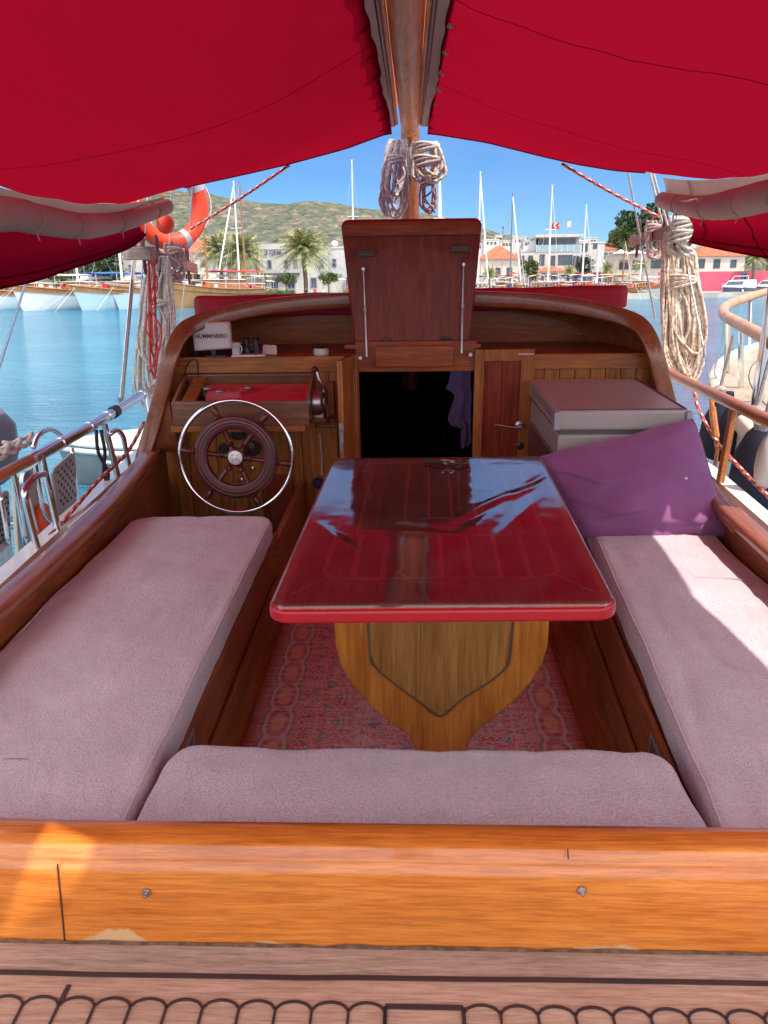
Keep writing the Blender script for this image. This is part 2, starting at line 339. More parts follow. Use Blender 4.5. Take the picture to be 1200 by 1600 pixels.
M_boom = wood('boom_varnish', (.80, .20, .03), (.95, .36, .08), 'y', .8, .5, .1)
M_glassl = glassy('console_lid_glass', 1.5, .02, (1, 1, 1), .3)
M_rail2 = wood('dark_red_wood', (.20, .05, .03), (.36, .12, .08), 'y', 1, .5, .1)
M_tealdeck = None
# ================================================================== OUR BOAT
DZ = -1.29; SZ = -1.65; CZ = -1.08; YB = 4.4; YA = 4.25
boat = thing('sailing_boat', 'varnished wooden sailing boat whose open cockpit with steering wheel and raised hatch fills the foreground', 'sailing boat', (0, 1.1, DZ))
P = lambda mb, name, m, par=None, **k: mb.build(name, m, par or boat, **k)

# --- aft deck, margin plank and caulking
dk = MB(); dk.bb((-1.9, -2.2, DZ-.05), (1.9, 1.072, DZ)); P(dk, 'deck', M_deck)
mg = MB(); mg.bb((-1.9, 1.06, DZ-.045), (1.9, 1.16, DZ+.0015)); P(mg, 'margin_plank', M_deckm)
def strip(mb, pts, w, h=.003):
    pts = [Vector(p) for p in pts]; m = len(pts); vs = []
    for i, p in enumerate(pts):
        t = (pts[min(i+1, m-1)]-pts[max(i-1, 0)]).normalized(); s = t.cross(Vector((0, 0, 1))).normalized()*w/2
        vs += [p-s, p+s]
    up = Vector((0, 0, h)); n = len(vs)
    fs = []
    for i in range(m-1):
        a = 2*i; fs += [(n+a, n+a+1, n+a+3, n+a+2), (a, n+a, n+a+2, a+2), (a+1, a+3, n+a+3, n+a+1)]
    mb.add(vs+[v+up for v in vs], fs)
ck = MB()
yl = B(600, 1529, z=DZ).y
strip(ck, [(x/10, yl+.0035*math.sin(x*.31)+(.002*nz(x*1.3, 3)), DZ) for x in range(-19, 20)], .009)
x = -1.9; yt = B(600, 1570, z=DZ).y
pw = .0655; k = 0
xs0 = B(602, 1580, z=DZ).x; xs1 = B(724, 1580, z=DZ).x
def scallop(a, b):
    q = []
    for i in range(9):
        s = i/8; q.append((a+(b-a)*s, yt-.014+.016*math.sin(math.pi*s)**.55, DZ))
    strip(ck, q, .0044); strip(ck, [(b, yt-.012, DZ), (b+.002*nz(b*9, 1), yt-.09, DZ)], .0044)
a = xs0
while a > -1.6: scallop(a-pw, a); a -= pw
a = xs1
while a < 1.6: scallop(a, a+pw); a += pw
strip(ck, [(xs0, yt-.004, DZ), (xs1, yt-.004, DZ)], .009)
strip(ck, [(xs0, yt-.004, DZ), (xs0, yt-.09, DZ)], .007); strip(ck, [(xs1, yt-.004, DZ), (xs1, yt-.09, DZ)], .007)
for i in range(9): strip(ck, [(-1.8, yt-.09-.07*i, DZ), (1.8, yt-.09-.07*i, DZ)], .006)
p1 = B(108, 1540, z=DZ); p2 = B(92, 1572, z=DZ); strip(ck, [p1, p2], .008)
P(ck, 'deck_caulking', M_caulk, smooth=0)
# planks behind the scallops are redder
# --- aft coaming
prof = [(1.235, SZ), (1.235, -1.095), (1.228, -1.082), (1.21, -1.078), (1.175, -1.079), (1.163, -1.084), (1.159, -1.094), (1.153, -1.098), (1.149, -1.103), (1.149, -1.112), (1.143, -1.117), (1.139, -1.13), (1.126, DZ-.02)]
ac = MB(); nx = 60
for i in range(nx+1):
    x = -1.46+2.92*i/nx; bow = .035*max(0, abs(x)-.7)**1.2
    for (y, z) in prof: ac.v.append(Vector((x, y+bow, z)))
n = len(prof)
for i in range(nx):
    for k in range(n-1): ac.f.append((i*n+k, i*n+k+1, (i+1)*n+k+1, (i+1)*n+k)); ac.m.append(0)
P(ac, 'aft_coaming', M_orange, smooth=60)
jn = MB()
for (px, py, qx, qy) in [(90, 1350, 101, 1470)]:
    a = B(px, py, y=1.139); b = B(qx, qy, y=1.1265); jn.tube([a, (a+b)/2, b], .0016, 5); P(jn, 'joint_line', M_caulk); jn = MB()
a = B(888, 1322, z=-1.079); jn.tube([B(887, 1326, y=1.155), B(888, 1342, y=1.146)], .0014, 5)
P(jn, 'joint_line', M_caulk)
gr = MB()                                              # dirt line along the foot of the coaming
gr.grid(lambda u, v: (-1.4+2.8*u, 1.121+.004*v-.003*(nz(u*22, 1)+.3)*(1-v), DZ+.0022+.006*v*(.6+nz(u*40, 4))), 160, 2)
P(gr, 'dirt_line', mat('dark_dirt', (.13, .07, .04), .9, 0, .4, 60))
for (px, py) in [(229, 1395), (909, 1392)]:
    c = B(px, py, y=1.134); m = MB()
    m.lathe(c, (0, -1, 0.08), [(0, .0095), (.0015, .0095), (.002, .0062), (.006, .006), (.0062, .0035), (.012, .0033), (.0125, .002)], 6); P(m, 'bolt', M_steel2)
# --- cap rail running forward along both sides and up round the hood
arch_px = [(233, 700), (243, 650), (254, 600), (262, 560), (273, 528), (290, 506), (315, 495), (350, 486), (420, 472), (480, 465), (545, 461)]
def YF_(x): return YA+.46*(1-min(1, abs(x)/1.36)**2.6)
def BA(px, py):
    p = B(px, py, y=YA)
    for _ in range(8): p = B(px, py, y=YF_(p.x))
    return p
arch_l = [BA(*p) for p in arch_px]
arch_rpx = [(748, 458), (830, 461), (900, 467), (955, 477), (990, 488), (1012, 502), (1028, 525), (1040, 560), (1052, 598), (1066, 645), (1076, 690)]
arch_r = [BA(*p) for p in arch_rpx]
# symmetric mean of both sides
half = []
for a, b in zip(arch_l, arch_r[::-1]): half.append(((b.x-a.x)/2, (a.z+b.z)/2))
half = [(max(h[0], .0), h[1]) for h in half]           # from the foot upward
def smooth_path(pts, n=4):
    out = []
    P_ = [Vector(p) for p in pts]
    for i in range(len(P_)-1):
        p0 = P_[max(i-1, 0)]; p1 = P_[i]; p2 = P_[i+1]; p3 = P_[min(i+2, len(P_)-1)]
        for k in range(n):
            t = k/n; out.append(.5*((2*p1)+(p2-p0)*t+(2*p0-5*p1+4*p2-p3)*t*t+(3*p1-p0-3*p2+p3)*t**3))
    out.append(P_[-1]); return out
XC = 1.345
rail = [(-XC-.015, 1.18, CZ), (-XC-.01, 1.6, CZ), (-XC, 2.2, CZ), (-XC-.005, 2.8, CZ+.004), (-XC-.02, 3.2, CZ+.01), (-XC-.05, 3.6, CZ+.02), (-XC-.09, 3.95, CZ+.02), (-half[0][0]-.02, 4.18, half[0][1]-.06)]
rail += [(-h[0], YF_(h[0]), h[1]) for h in half[1:]]
rail += [(0, YF_(0), half[-1][1]+.012)]
rail += [(-p[0], p[1], p[2]) for p in rail[-2::-1]]
path = smooth_path(rail, 4); m_ = len(path)
outs = []; cprof = []
for i, p in enumerate(path):
    t = (path[min(i+1, m_-1)]-path[max(i-1, 0)]).normalized()
    s = -1 if p.x < 0 else 1
    f = min(1, max(0, (p.z-CZ-.02)/.2))
    o = Vector((s, 0, 0))*(1-f) + Vector((-t.z, 0, t.x))*f if True else 0
    if f > 0 and Vector((-t.z, 0, t.x)).dot(Vector((p.x, 0, p.z+1.1))) < 0: o = Vector((s, 0, 0))*(1-f)-Vector((-t.z, 0, t.x))*f
    outs.append(o)
def cprof_f(i):
    W_, T_ = .088, .042; c = .010; a0, a1, b0, b1 = -.075, W_-.075, -T_/2, T_/2
    return [(a0, b0+c), (a0+c*.3, b0+c*.3), (a0+c, b0), (a1-c, b0), (a1-c*.3, b0+c*.3), (a1, b0+c), (a1, b1-c), (a1-c*.3, b1-c*.3), (a1-c, b1), (a0+c, b1), (a0+c*.3, b1-c*.3), (a0, b1-c)]
cp = MB(); cp.sweep(path, outs, cprof_f); P(cp, 'cap_rail', M_cap, smooth=50)
# inner faces of the side coamings
for s in (-1, 1):
    si = MB()
    si.prism([(s*1.322, 1.2, SZ), (s*1.322, 2.8, SZ), (s*1.44, YA+.1, SZ), (s*1.47, YA+.1, SZ), (s*1.35, 2.8, SZ), (s*1.345, 1.2, SZ)], (0, 0, CZ-.02-SZ)); P(si, 'coaming_side', M_mahy)
    # filler under the rising rail, from the side up to the hood
    fl = MB(); pts = [p for p in path if p.x*s > 0 and p.y > 2.9 and p.z < half[2][1]+.1]
    if s > 0: pts = pts[::-1]
    fl.grid(lambda u, v: (lambda p: (p.x-s*.035*v-s*.02, p.y+.015*v, (p.z-.01)*(1-v)+(-1.12)*v))(pts[min(int(u*(len(pts)-1)+.5), len(pts)-1)]), len(pts)-1, 3)
    P(fl, 'coaming_knee', M_mahy, thick=.012, smooth=60)
# hood: inner lining from the arch back to a concave back panel
HB = 5.0
outl = [(-h[0], h[1]) for h in half]+[(0, half[-1][1]+.012)]+[(h[0], h[1]) for h in half[::-1]]
osm = [(p.x, p.z) for p in smooth_path([(a, 0, b) for a, b in outl], 3)]
zs_ = B(650, 548, y=YB).z
def lining(u, v):
    i = u*(len(osm)-1); k = min(int(i), len(osm)-2); f = i-k
    x = osm[k][0]*(1-f)+osm[k+1][0]*f; z = osm[k][1]*(1-f)+osm[k+1][1]*f
    q = math.sin(v*math.pi/2)
    s = 1-.05*v-.10*(1-math.cos(v*math.pi/2)); zz = z-.02*q-.10*(1-math.cos(v*math.pi/2))
    if z < -.8: zz = z
    ys_ = YF_(x)+.015
    return (x*s*.985, ys_+(HB-ys_)*q, zz)
ln = MB(); ln.grid(lining, len(osm)-1, 8); P(ln, 'hood_lining', M_mahx, smooth=60)
bk = MB(); ed = [Vector(lining(i/(len(osm)-1), 1)) for i in range(len(osm))]
bk.prism([(p.x, p.y-.004, max(p.z, zs_-.08)) for p in ed], (0, .03, 0)); P(bk, 'hood_back_panel', M_mahx)
# outer cabin side and roof behind
rf = MB(); rr = [Vector(lining(i/(len(osm)-1), 0)) for i in range(len(osm))]
rf.grid(lambda u, v: (lambda p: (p.x*(1.03-.06*v), YF_(p.x)+.04+v*(7.5-YF_(p.x)), p.z+(.008 if p.z > -.5 else 0)-.16*v*(1 if p.z > -.7 else .3)))(rr[int(u*(len(rr)-1)+.5)]), len(rr)-1, 6)
P(rf, 'cabin_roof', M_white, smooth=60)
ce = MB(); ce.bb((-1.2, 7.5, -1.7), (1.2, 7.54, -.5)); P(ce, 'cabin_front', M_white)
# shelf
sh = MB(); zl = B(400, 563, y=YB).z; zr = B(880, 545, y=YB).z; zt = (zl+zr)/2
sh.bb((-1.38, YB-.004, zt-.03), (-.40, HB-.01, zt-.006)); sh.bb((.30, YB+.01, zt-.03), (1.38, HB-.01, zt-.006)); sh.bb((-.4, YB+.10, zt-.03), (.3, HB-.01, zt-.006))
P(sh, 'shelf', M_mahx)
# bulkhead
XL, XR = B(560, 620, y=YB).x, B(740, 620, y=YB).x
tr = MB(); a = B(283, 0, y=YB).x
tr.bb((-1.395, YB-.035, zt-.09), (XL-.07, YB-.005, zt)); P(tr, 'bulkhead_trim', M_teak, bevel=.004)
tr = MB(); tr.bb((XR+.29, YB-.03, zt-.085), (1.395, YB-.002, zt)); P(tr, 'bulkhead_trim', M_teak, bevel=.004)
pl = MB(); x = -1.40
for i in range(16):
    wd = .085 if x+.085 < XL-.03 else XL-.03-x
    if wd <= .01: break
    pl.bb((x, YB-.012+.001*(i % 3), SZ), (x+wd-.003, YB+.012, zt-.085)); x += wd
pl.bb((XL-.04, YB-.016, SZ), (XL, YB+.02, zt-.005)); pl.bb((-1.52, YB+.022, SZ), (-1.30, YB+.03, -.88)); pl.bb((-1.41, YB+.013, SZ), (XL-.03, YB+.02, zt-.02))
P(pl, 'bulkhead_planks', M_teakz, bevel=.003)
pl = MB(); x = XR+.31
pl.bb((XR, YB-.016, SZ), (XR+.035, YB+.02, zt-.005)); pl.bb((XR+.035, YB-.004, SZ), (XR+.31, YB+.02, zt-.01))
while x < 1.36:
    pl.bb((x, YB-.012, SZ), (x+.082, YB+.012, zt-.08)); x += .086
pl.bb((XR+.31, YB+.013, SZ), (1.41, YB+.02, zt-.02)); pl.bb((1.30, YB+.022, SZ), (1.52, YB+.03, -.88))
P(pl, 'bulkhead_planks', M_teakz, bevel=.003)
# header with hatch runners
hd = MB(); za = B(640, 540, y=YB-.03).z; zb = B(640, 573, y=YB-.03).z
hx0, hx1 = B(586, 550, y=YB-.04).x, B(709, 550, y=YB-.04).x
hd.bb((hx0, YB-.05, zb), (hx1, YB-.01, za)); P(hd, 'hatch_header', M_mahx, bevel=.006)
hd = MB(); hd.bb((XL-.01, YB-.008, zb-.03), (XR+.01, YB+.03, za+.02)); hd.bb((XL-.07, YB-.02, za-.015), (XR+.03, YB+.1, za+.004)); P(hd, 'door_head', M_mahx)
# dark cabin inside
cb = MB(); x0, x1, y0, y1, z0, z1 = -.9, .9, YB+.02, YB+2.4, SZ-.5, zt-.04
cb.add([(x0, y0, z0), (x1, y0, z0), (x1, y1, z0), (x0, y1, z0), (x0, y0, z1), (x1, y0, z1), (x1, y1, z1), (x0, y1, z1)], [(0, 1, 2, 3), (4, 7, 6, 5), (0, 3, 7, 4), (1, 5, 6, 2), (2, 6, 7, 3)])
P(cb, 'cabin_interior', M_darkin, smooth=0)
ib = MB(); q = []                                      # inner partition with an arched opening
for i in range(13): q.append((.27*math.cos(math.pi*i/12), -.58-.0+.16*math.sin(math.pi*i/12)-.06))
op = [(.27, SZ)]+q+[(-.27, SZ)]
ib.prism([(-.45+.0, YB+.75, SZ), (-.45, YB+.75, zt-.05), (.5, YB+.75, zt-.05), (.5, YB+.75, SZ)]+[(a, YB+.75, b) for a, b in op], (0, .02, 0)) if False else None
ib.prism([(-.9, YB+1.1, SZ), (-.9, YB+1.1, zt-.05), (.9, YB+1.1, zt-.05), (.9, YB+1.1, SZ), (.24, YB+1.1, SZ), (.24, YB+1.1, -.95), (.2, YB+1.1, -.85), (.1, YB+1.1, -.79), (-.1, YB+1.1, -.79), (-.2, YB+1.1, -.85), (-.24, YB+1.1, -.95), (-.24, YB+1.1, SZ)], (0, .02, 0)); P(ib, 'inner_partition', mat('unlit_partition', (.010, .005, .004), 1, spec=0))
# right-hand door standing open against the bulkhead
dr = MB(); yd = YB-.045; dx0 = B(741, 600, y=yd).x; dx1 = B(833, 600, y=yd).x; dzt = B(790, 546, y=yd).z; dzb = SZ+.06
st = .052
dr.bb((dx0, yd, dzb), (dx0+st, yd+.03, dzt)); dr.bb((dx1-st-.02, yd, dzb), (dx1, yd+.03, dzt))
dr.bb((dx0+st, yd, dzt-.065), (dx1-st-.02, yd+.03, dzt)); dr.bb((dx0+st, yd, dzb), (dx1-st-.02, yd+.03, dzb+.1))
rdoor = P(dr, 'door', M_teakz, bevel=.003)
pn = MB(); mid = (dx0+st+dx1-st-.02)/2
pn.bb((dx0+st, yd+.012, dzb+.1), (mid-.003, yd+.024, dzt-.065)); pn.bb((mid+.003, yd+.012, dzb+.1), (dx1-st-.02, yd+.024, dzt-.065)); pn.bb((dx0+st, yd+.021, dzb+.1), (dx1-st-.02, yd+.026, dzt-.065))
P(pn, 'door_panel', M_mahz, rdoor)
hn = MB(); c = B(812, 664, y=yd); hn.lathe(c, (0, -1, 0), [(0, .026), (.006, .026), (.009, .02), (.012, .011), (.035, .009), (.04, .011), (.045, .009)], 20)
e = B(775, 665, y=yd-.035); c2 = c+Vector((0, -.038, 0))
hn.tube(smooth_path([c2, c2+Vector((-.03, -.002, -.006)), (c2+e)/2+Vector((-.012, 0, -.002)), e+Vector((-.005, 0, .006))], 5), [.0075-.0002*i for i in range(16)], 8)
P(hn, 'door_handle', M_steel2, rdoor)
kh = MB(); c = B(812, 696, y=yd); kh.lathe(c, (0, -1, 0), [(0, .024), (.006, .024), (.009, .019), (.010, .008), (.014, .007)], 18); P(kh, 'keyhole_plate', M_bronze, rdoor)
# left-hand door swung towards the camera
ld = MB(); h0 = Vector((XL-.005, YB-.03, 0)); h1 = Vector((B(531, 600, y=YB-.3).x, YB-.3, 0)); dirv = (h1-h0).normalized(); nrm = Vector((dirv.y, -dirv.x, 0)); wdt = (h1-h0).length
def slab(mb, a, b, z0, z1, t0, t1):
    p = [h0+dirv*a+nrm*t0, h0+dirv*b+nrm*t0, h0+dirv*b+nrm*t1, h0+dirv*a+nrm*t1]
    mb.prism([(q.x, q.y, z0) for q in p], (0, 0, z1-z0))
dzt2 = zt+.012
slab(ld, 0, .05, dzb, dzt2, -.015, .015); slab(ld, wdt-.05, wdt, dzb, dzt2, -.015, .015); slab(ld, .05, wdt-.05, dzt2-.07, dzt2, -.015, .015); slab(ld, .05, wdt-.05, dzb, dzb+.1, -.015, .015); slab(ld, .05, wdt-.05, dzb+.1, dzt2-.07, -.004, .006)
ldoor = P(ld, 'door', M_teakz, bevel=.003)
lk = MB(); q = h1+dirv*.001; zc = B(537, 685, y=YB-.3).z
lk.box((q.x, q.y, zc), (.022, .004, .17)); lk.lathe((q.x, q.y-.002, zc+.05), (0, -1, 0), [(0, .007), (.008, .007), (.012, .004)], 10); lk.lathe((q.x, q.y-.002, zc+.02), (0, -1, 0), [(0, .005), (.01, .005)], 8); lk.box((q.x+.004, q.y-.008, zc-.03), (.009, .012, .03))
P(lk, 'door_lock', M_steel2, ldoor, bevel=.001)
# hatch lid standing up, with two stays
yl_ = YB+.06
la, lb_, lc, ld_ = B(534, 347, y=yl_+.06), B(752, 344, y=yl_+.06), B(733, 536, y=yl_), B(556, 540, y=yl_)
def lidpt(u, v, d=0):
    p = (ld_*(1-u)+lc*u)*(1-v)+(la*(1-u)+lb_*u)*v
    return p+Vector((0, d, 0))
zlw = .80
lid = MB(); n = 14
outl2 = []
def rc(u0, v0, u1, v1, r_, asp):
    q = []
    for cu, cv, a0 in ((u1-r_, v1-r_*asp, 0), (u0+r_, v1-r_*asp, 90), (u0, v0, 0), (u1, v0, 0)):
        if cv == v0: q.append((cu, cv)); continue
        for i in range(7): q.append((cu+r_*math.cos(R(a0+15*i)), cv+r_*asp*math.sin(R(a0+15*i))))
    return q
ol = rc(0, 0, 1, 1, .06, 1.1)
lid.prism([lidpt(u, v) for u, v in ol], (0, .035, 0))
lido = P(lid, 'hatch_lid', M_mahz, bevel=.004)
lt = MB(); lt.prism([lidpt(u, v) for u, v in rc(0, .885, 1, 1, .06, 1.1)], (0, -.022, 0)); P(lt, 'lid_lip', M_mahx, lido, bevel=.006)
lv = MB(); lv.prism([lidpt(u, v, .036) for u, v in rc(-.012, .0, 1.012, 1.02, .06, 1.1)], (0, .02, 0)); P(lv, 'lid_cover', M_redpad, lido, bevel=.008)
for (px, py) in ((571, 396), (719, 389)):
    c = B(px, py, y=yl_+.02); m = MB(); m.box(c, (.10, .008, .034)); m.box(c+Vector((0, -.006, -.002)), (.085, .01, .014)); P(m, 'lid_catch', M_bronze, lido, bevel=.002)
for (px, py) in ((604, 531), (697, 528)):
    c = B(px, py, y=yl_-.004); m = MB(); m.box(c, (.065, .008, .018)); m.tube([c+Vector((-.03, -.006, -.009)), c+Vector((.03, -.006, -.009))], .005, 8); P(m, 'hinge', M_bronze, lido, bevel=.001)
for (a, b_, f_) in (((568, 420), (573, 558), (563, 559)), ((724, 413), (721, 552), (735, 554))):
    m = MB(); A_ = B(*a, y=yl_-.005); B_ = B(*b_, y=YB-.05); mid = A_.lerp(B_, .42)
    m.tube([A_+Vector((0, -.02, 0)), mid], .0042, 8); m.tube([mid, B_], .0062, 8); m.lathe(mid+Vector((0, 0, -.01)), B_-A_, [(0, .0095), (.02, .0095)], 10)
    m.tube([mid+Vector((0, 0, -.0)), mid+Vector((.02 if a[0] < 600 else -.02, 0, 0))], .003, 6)
    m.lathe(A_, (0, -1, 0), [(0, .013), (.012, .012), (.025, .009)], 12); m.tube([B_, B(*f_, y=YB-.04), B(*f_, y=YB-.01)], .004, 6); m.lathe(B(*f_, y=YB-.04), (0, -1, 0), [(-.01, .011), (.006, .011)], 10)
    P(m, 'lid_stay', M_steel2)

# --- console box with glass lid
cy0, cy1 = YB-.33, YB-.02
fl_, fr_ = B(268, 634, y=cy0), B(480, 629, y=cy0); bl, br = B(284, 588, y=cy1), B(481, 583, y=cy1)
zf = (fl_.z+fr_.z)/2; zbk = (bl.z+br.z)/2; x0 = fl_.x; x1 = fr_.x+.005; zlow = B(370, 664, y=cy0).z
bx = MB(); t = .016
bx.bb((x0, cy0, zlow), (x1, cy0+t, zf)); bx.bb((x0, cy1-t, zlow), (x1, cy1, zbk))
for xx in (x0, x1-t): bx.prism([(xx, cy0+t, zlow), (xx, cy1-t, zlow), (xx, cy1-t, zbk), (xx, cy0+t, zf)], (t, 0, 0))
bx.bb((x0, cy0+t, zlow), (x1, cy1-t, zlow+.01)); console = P(bx, 'console_box', wood('worn_box_wood', (.16, .07, .035), (.30, .15, .08), 'x', 1, .45, .25))
lg = MB(); lg.bb((x0-.01, cy0-.025, zlow-.034), (x1-.02, cy1, zlow-.002)); P(lg, 'console_ledge', M_teak, console, bevel=.003)
def lidp(u, v, d=0): return Vector((x0+(x1-x0)*u, cy0+(cy1-cy0)*v, zf+(zbk-zf)*v+d))
fm = MB(); fw = .02
for (u0, v0, u1, v1) in ((0, 0, 1, .05), (0, .94, 1, 1), (0, .05, .02, .94), (.98, .05, 1, .94)):
    fm.prism([lidp(u0, v0, .001), lidp(u1, v0, .001), lidp(u1, v1, .001), lidp(u0, v1, .001)], (0, 0, .01))
P(fm, 'console_lid_frame', wood('worn_lid_wood', (.20, .09, .06), (.34, .17, .11), 'x', 1, .35, .4), console)
gl = MB(); gl.prism([lidp(.02, .05, .003), lidp(.98, .05, .003), lidp(.98, .94, .003), lidp(.02, .94, .003)], (0, 0, .003)); P(gl, 'console_glass', M_glassl, console, smooth=0)
def inp(u, v, d=0): return Vector((x0+t+(x1-x0-2*t)*u, cy0+.03+(cy1-cy0-.06)*v, zf-.014+(zbk-zf-.004)*v+d))
ip = MB(); ip.prism([inp(.22, 0), inp(1, 0), inp(1, .75), inp(.2, .75)], (0, 0, .004)); P(ip, 'switch_panel', mat('red_switch_panel', (.70, .03, .06), .4), console)
ip = MB(); ip.prism([inp(.03, 0), inp(.14, 0), inp(.16, 1), inp(.06, 1)], (0, 0, .012)); P(ip, 'panel_strip', M_teak, console)
for (u, v, r_) in ((.30, .5, .03), (.36, .15, .045), (.52, .62, .028), (.2, .6, .03)):
    m = MB(); m.lathe(inp(u, v, .004), (0, 0, 1), [(0, r_), (.008, r_), (.009, r_*.85), (.006, r_*.82)], 20); P(m, 'gauge', M_steel2, console)
m = MB()
for i in range(5):
    for j in range(3): m.box(inp(.72+.06*i*.9, .18+.2*j, .007), (.03, .03, .003))
P(m, 'switch_row', mat('faded_labels', (.45, .12, .12), .5), console)
# small cupboard door lower right, lower panels
m = MB(); yy = YB-.02; a = B(498, 668, y=yy); b = B(523, 760, y=yy)
m.bb((a.x-.02, yy-.012, SZ), (a.x+.11, yy+.005, a.z)); P(m, 'cupboard_door', M_teakz, bevel=.003)
m = MB(); a = B(425, 742, y=YB-.03); m.bb((a.x-.06, YB-.03, SZ), (a.x+.12, YB-.012, a.z)); P(m, 'cupboard_door', M_mahz, bevel=.004)
# --- wheel
wc = B(369, 714, y=3.85); wr = (B(460, 716, y=3.85).x-B(278, 712, y=3.85).x)/2
ax = Vector((0.02, -1, .10)).normalized(); wu = Vector((1, .02, 0)).normalized(); wv = wu.cross(ax)*-1
if wv.z < 0: wv = -wv
def wp(a, r_, d=0): return wc+wu*math.cos(a)*r_+wv*math.sin(a)*r_+ax*d
m = MB(); m.lathe(wc-ax*.30, ax, [(0, .05), (.02, .05), (.03, .022), (.27, .02)], 16); wheel = P(m, 'steering_wheel', M_bronze)
m = MB(); m.tube([wp(2*math.pi*i/72, wr-.011) for i in range(72)], .0115, 12, True); P(m, 'wheel_rim', M_chrome, wheel, smooth=180)
m = MB(); prr = [(-.024, .0), (-.024, .03), (-.01, .04), (.01, .04), (.022, .03), (.027, 0), (.022, -.026), (.006, -.034), (-.012, -.03)]
K_ = len(prr); RR = wr*.585
for i in range(64):
    a = 2*math.pi*i/64
    for (d, q) in prr: m.v.append(wp(a, RR+q, d))
for i in range(64):
    for k in range(K_): m.f.append((i*K_+k, i*K_+(k+1) % K_, ((i+1) % 64)*K_+(k+1) % K_, ((i+1) % 64)*K_+k)); m.m.append(0)
for i in range(3): m.tube([wp(2*math.pi*k/48, RR-.016+.018*i, .024) for k in range(48)], .004, 6, True)
P(m, 'wheel_ring', M_wheelw, wheel)
for k in range(6):
    a = R(-8+60*k); m = MB(); d = (wp(a, 1)-wp(a, 0)).normalized()
    pr = [(.03, .014), (.045, .020), (.06, .012), (.075, .021), (.085, .011), (RR-.03, .015), (RR-.015, .022)]
    m.lathe(wc, d, pr, 12)
    pr = [(RR+.02, .022), (RR+.035, .016), (RR+.043, .023), (RR+.053, .012), (RR+.08, .019), (RR+.10, .014), (wr-.014, .008)]
    m.lathe(wc, d, pr, 12); P(m, 'wheel_spoke', M_wheelw, wheel)
m = MB(); m.lathe(wc, ax, [(-.03, .04), (.02, .045), (.024, .036)], 24); P(m, 'wheel_hub', M_wheelw, wheel)
m = MB(); m.lathe(wc, ax, [(.024, .0365), (.028, .0365), (.0285, .034), (.029, .012), (.036, .011), (.037, .006)], 28)
P(m, 'hub_plate', mat('satin_plate', (.62, .6, .58), .35, .5), wheel)
m = MB()
for k in range(4):
    c = wp(R(45+90*k), .024, .029); m.tube([c+wu*.004*math.cos(R(t_))+wv*.004*math.sin(R(t_)) for t_ in range(-120, 121, 40)], .0012, 5)
P(m, 'hub_screws', M_black, wheel)
# instruments and keys on the panel behind the wheel
for (px, py, r_) in ((372, 676, .04), (396, 700, .045), (350, 700, .03)):
    m = MB(); c = B(px, py, y=YB-.014); m.lathe(c, (0, -1, 0), [(0, r_), (.02, r_), (.022, r_*.88), (.018, r_*.85)], 24); g = P(m, 'round_instrument', M_black)
for (px, py) in ((395, 731), (378, 749)):
    m = MB(); c = B(px, py, y=YB-.014); m.lathe(c, (0, -1, 0), [(0, .012), (.012, .011), (.014, .005), (.035, .004)], 12); P(m, 'ignition_switch', M_chrome)
# throttle
tc = B(497, 628, y=YB-.12); m = MB(); m.lathe(tc+Vector((-.035, 0, 0)), (1, 0, 0), [(0, .066), (.01, .075), (.045, .075), (.06, .066), (.065, .03), (.075, .028)], 28); m.bb(tc+Vector((-.03, -.01, -.09)), tc+Vector((.03, .12, -.06)))
thr = P(m, 'engine_control', M_steel2, bevel=.003)
m = MB(); m.bb(tc+Vector((-.04, -.05, -.105)), tc+Vector((.085, .12, -.085))); m.bb(tc+Vector((.045, .06, -.105)), tc+Vector((.085, .12, .1))); P(m, 'control_bracket', M_mahx, thr, bevel=.004)
kn = B(492, 577, y=YB-.16)
m = MB(); m.tube([tc+Vector((.04, -.01, 0)), tc+Vector((.045, -.02, .05)), kn+Vector((.01, 0, -.02)), kn], .007, 8); m.tube([tc+Vector((.04, -.01, 0)), tc+Vector((.055, -.05, -.04)), tc+Vector((.06, -.06, -.07))], .006, 8); P(m, 'control_lever', M_chrome, thr)
m = MB(); m.lathe(kn+Vector((0, 0, -.017)), (0, 0, 1), [(0, .006), (.006, .016), (.017, .021), (.028, .016), (.034, .004)], 14); P(m, 'lever_knob', M_wheelw, thr, smooth=180)
m = MB(); q = tc+Vector((.06, -.065, -.075)); m.lathe(q, (0, 0, -1), [(0, .006), (.005, .012), (.03, .012), (.036, .004)], 12); P(m, 'lever_knob', M_black, thr)
# thermometer strip on cupboard
m = MB(); a = B(500, 678, y=YB-.04); b = B(503, 742, y=YB-.04); m.tube([a, a.lerp(b, .5)+Vector((.004, 0, 0)), b], .0055, 6); P(m, 'lanyard', M_rope)
m = MB(); c = B(497, 755, y=YB-.05); m.lathe(c, (0, 0, 1), [(-.03, .01), (-.025, .028), (.0, .034), (.025, .028), (.035, .01)], 14); P(m, 'lanyard_float', mat('dark_blue_rubber', (.015, .02, .10), .5))

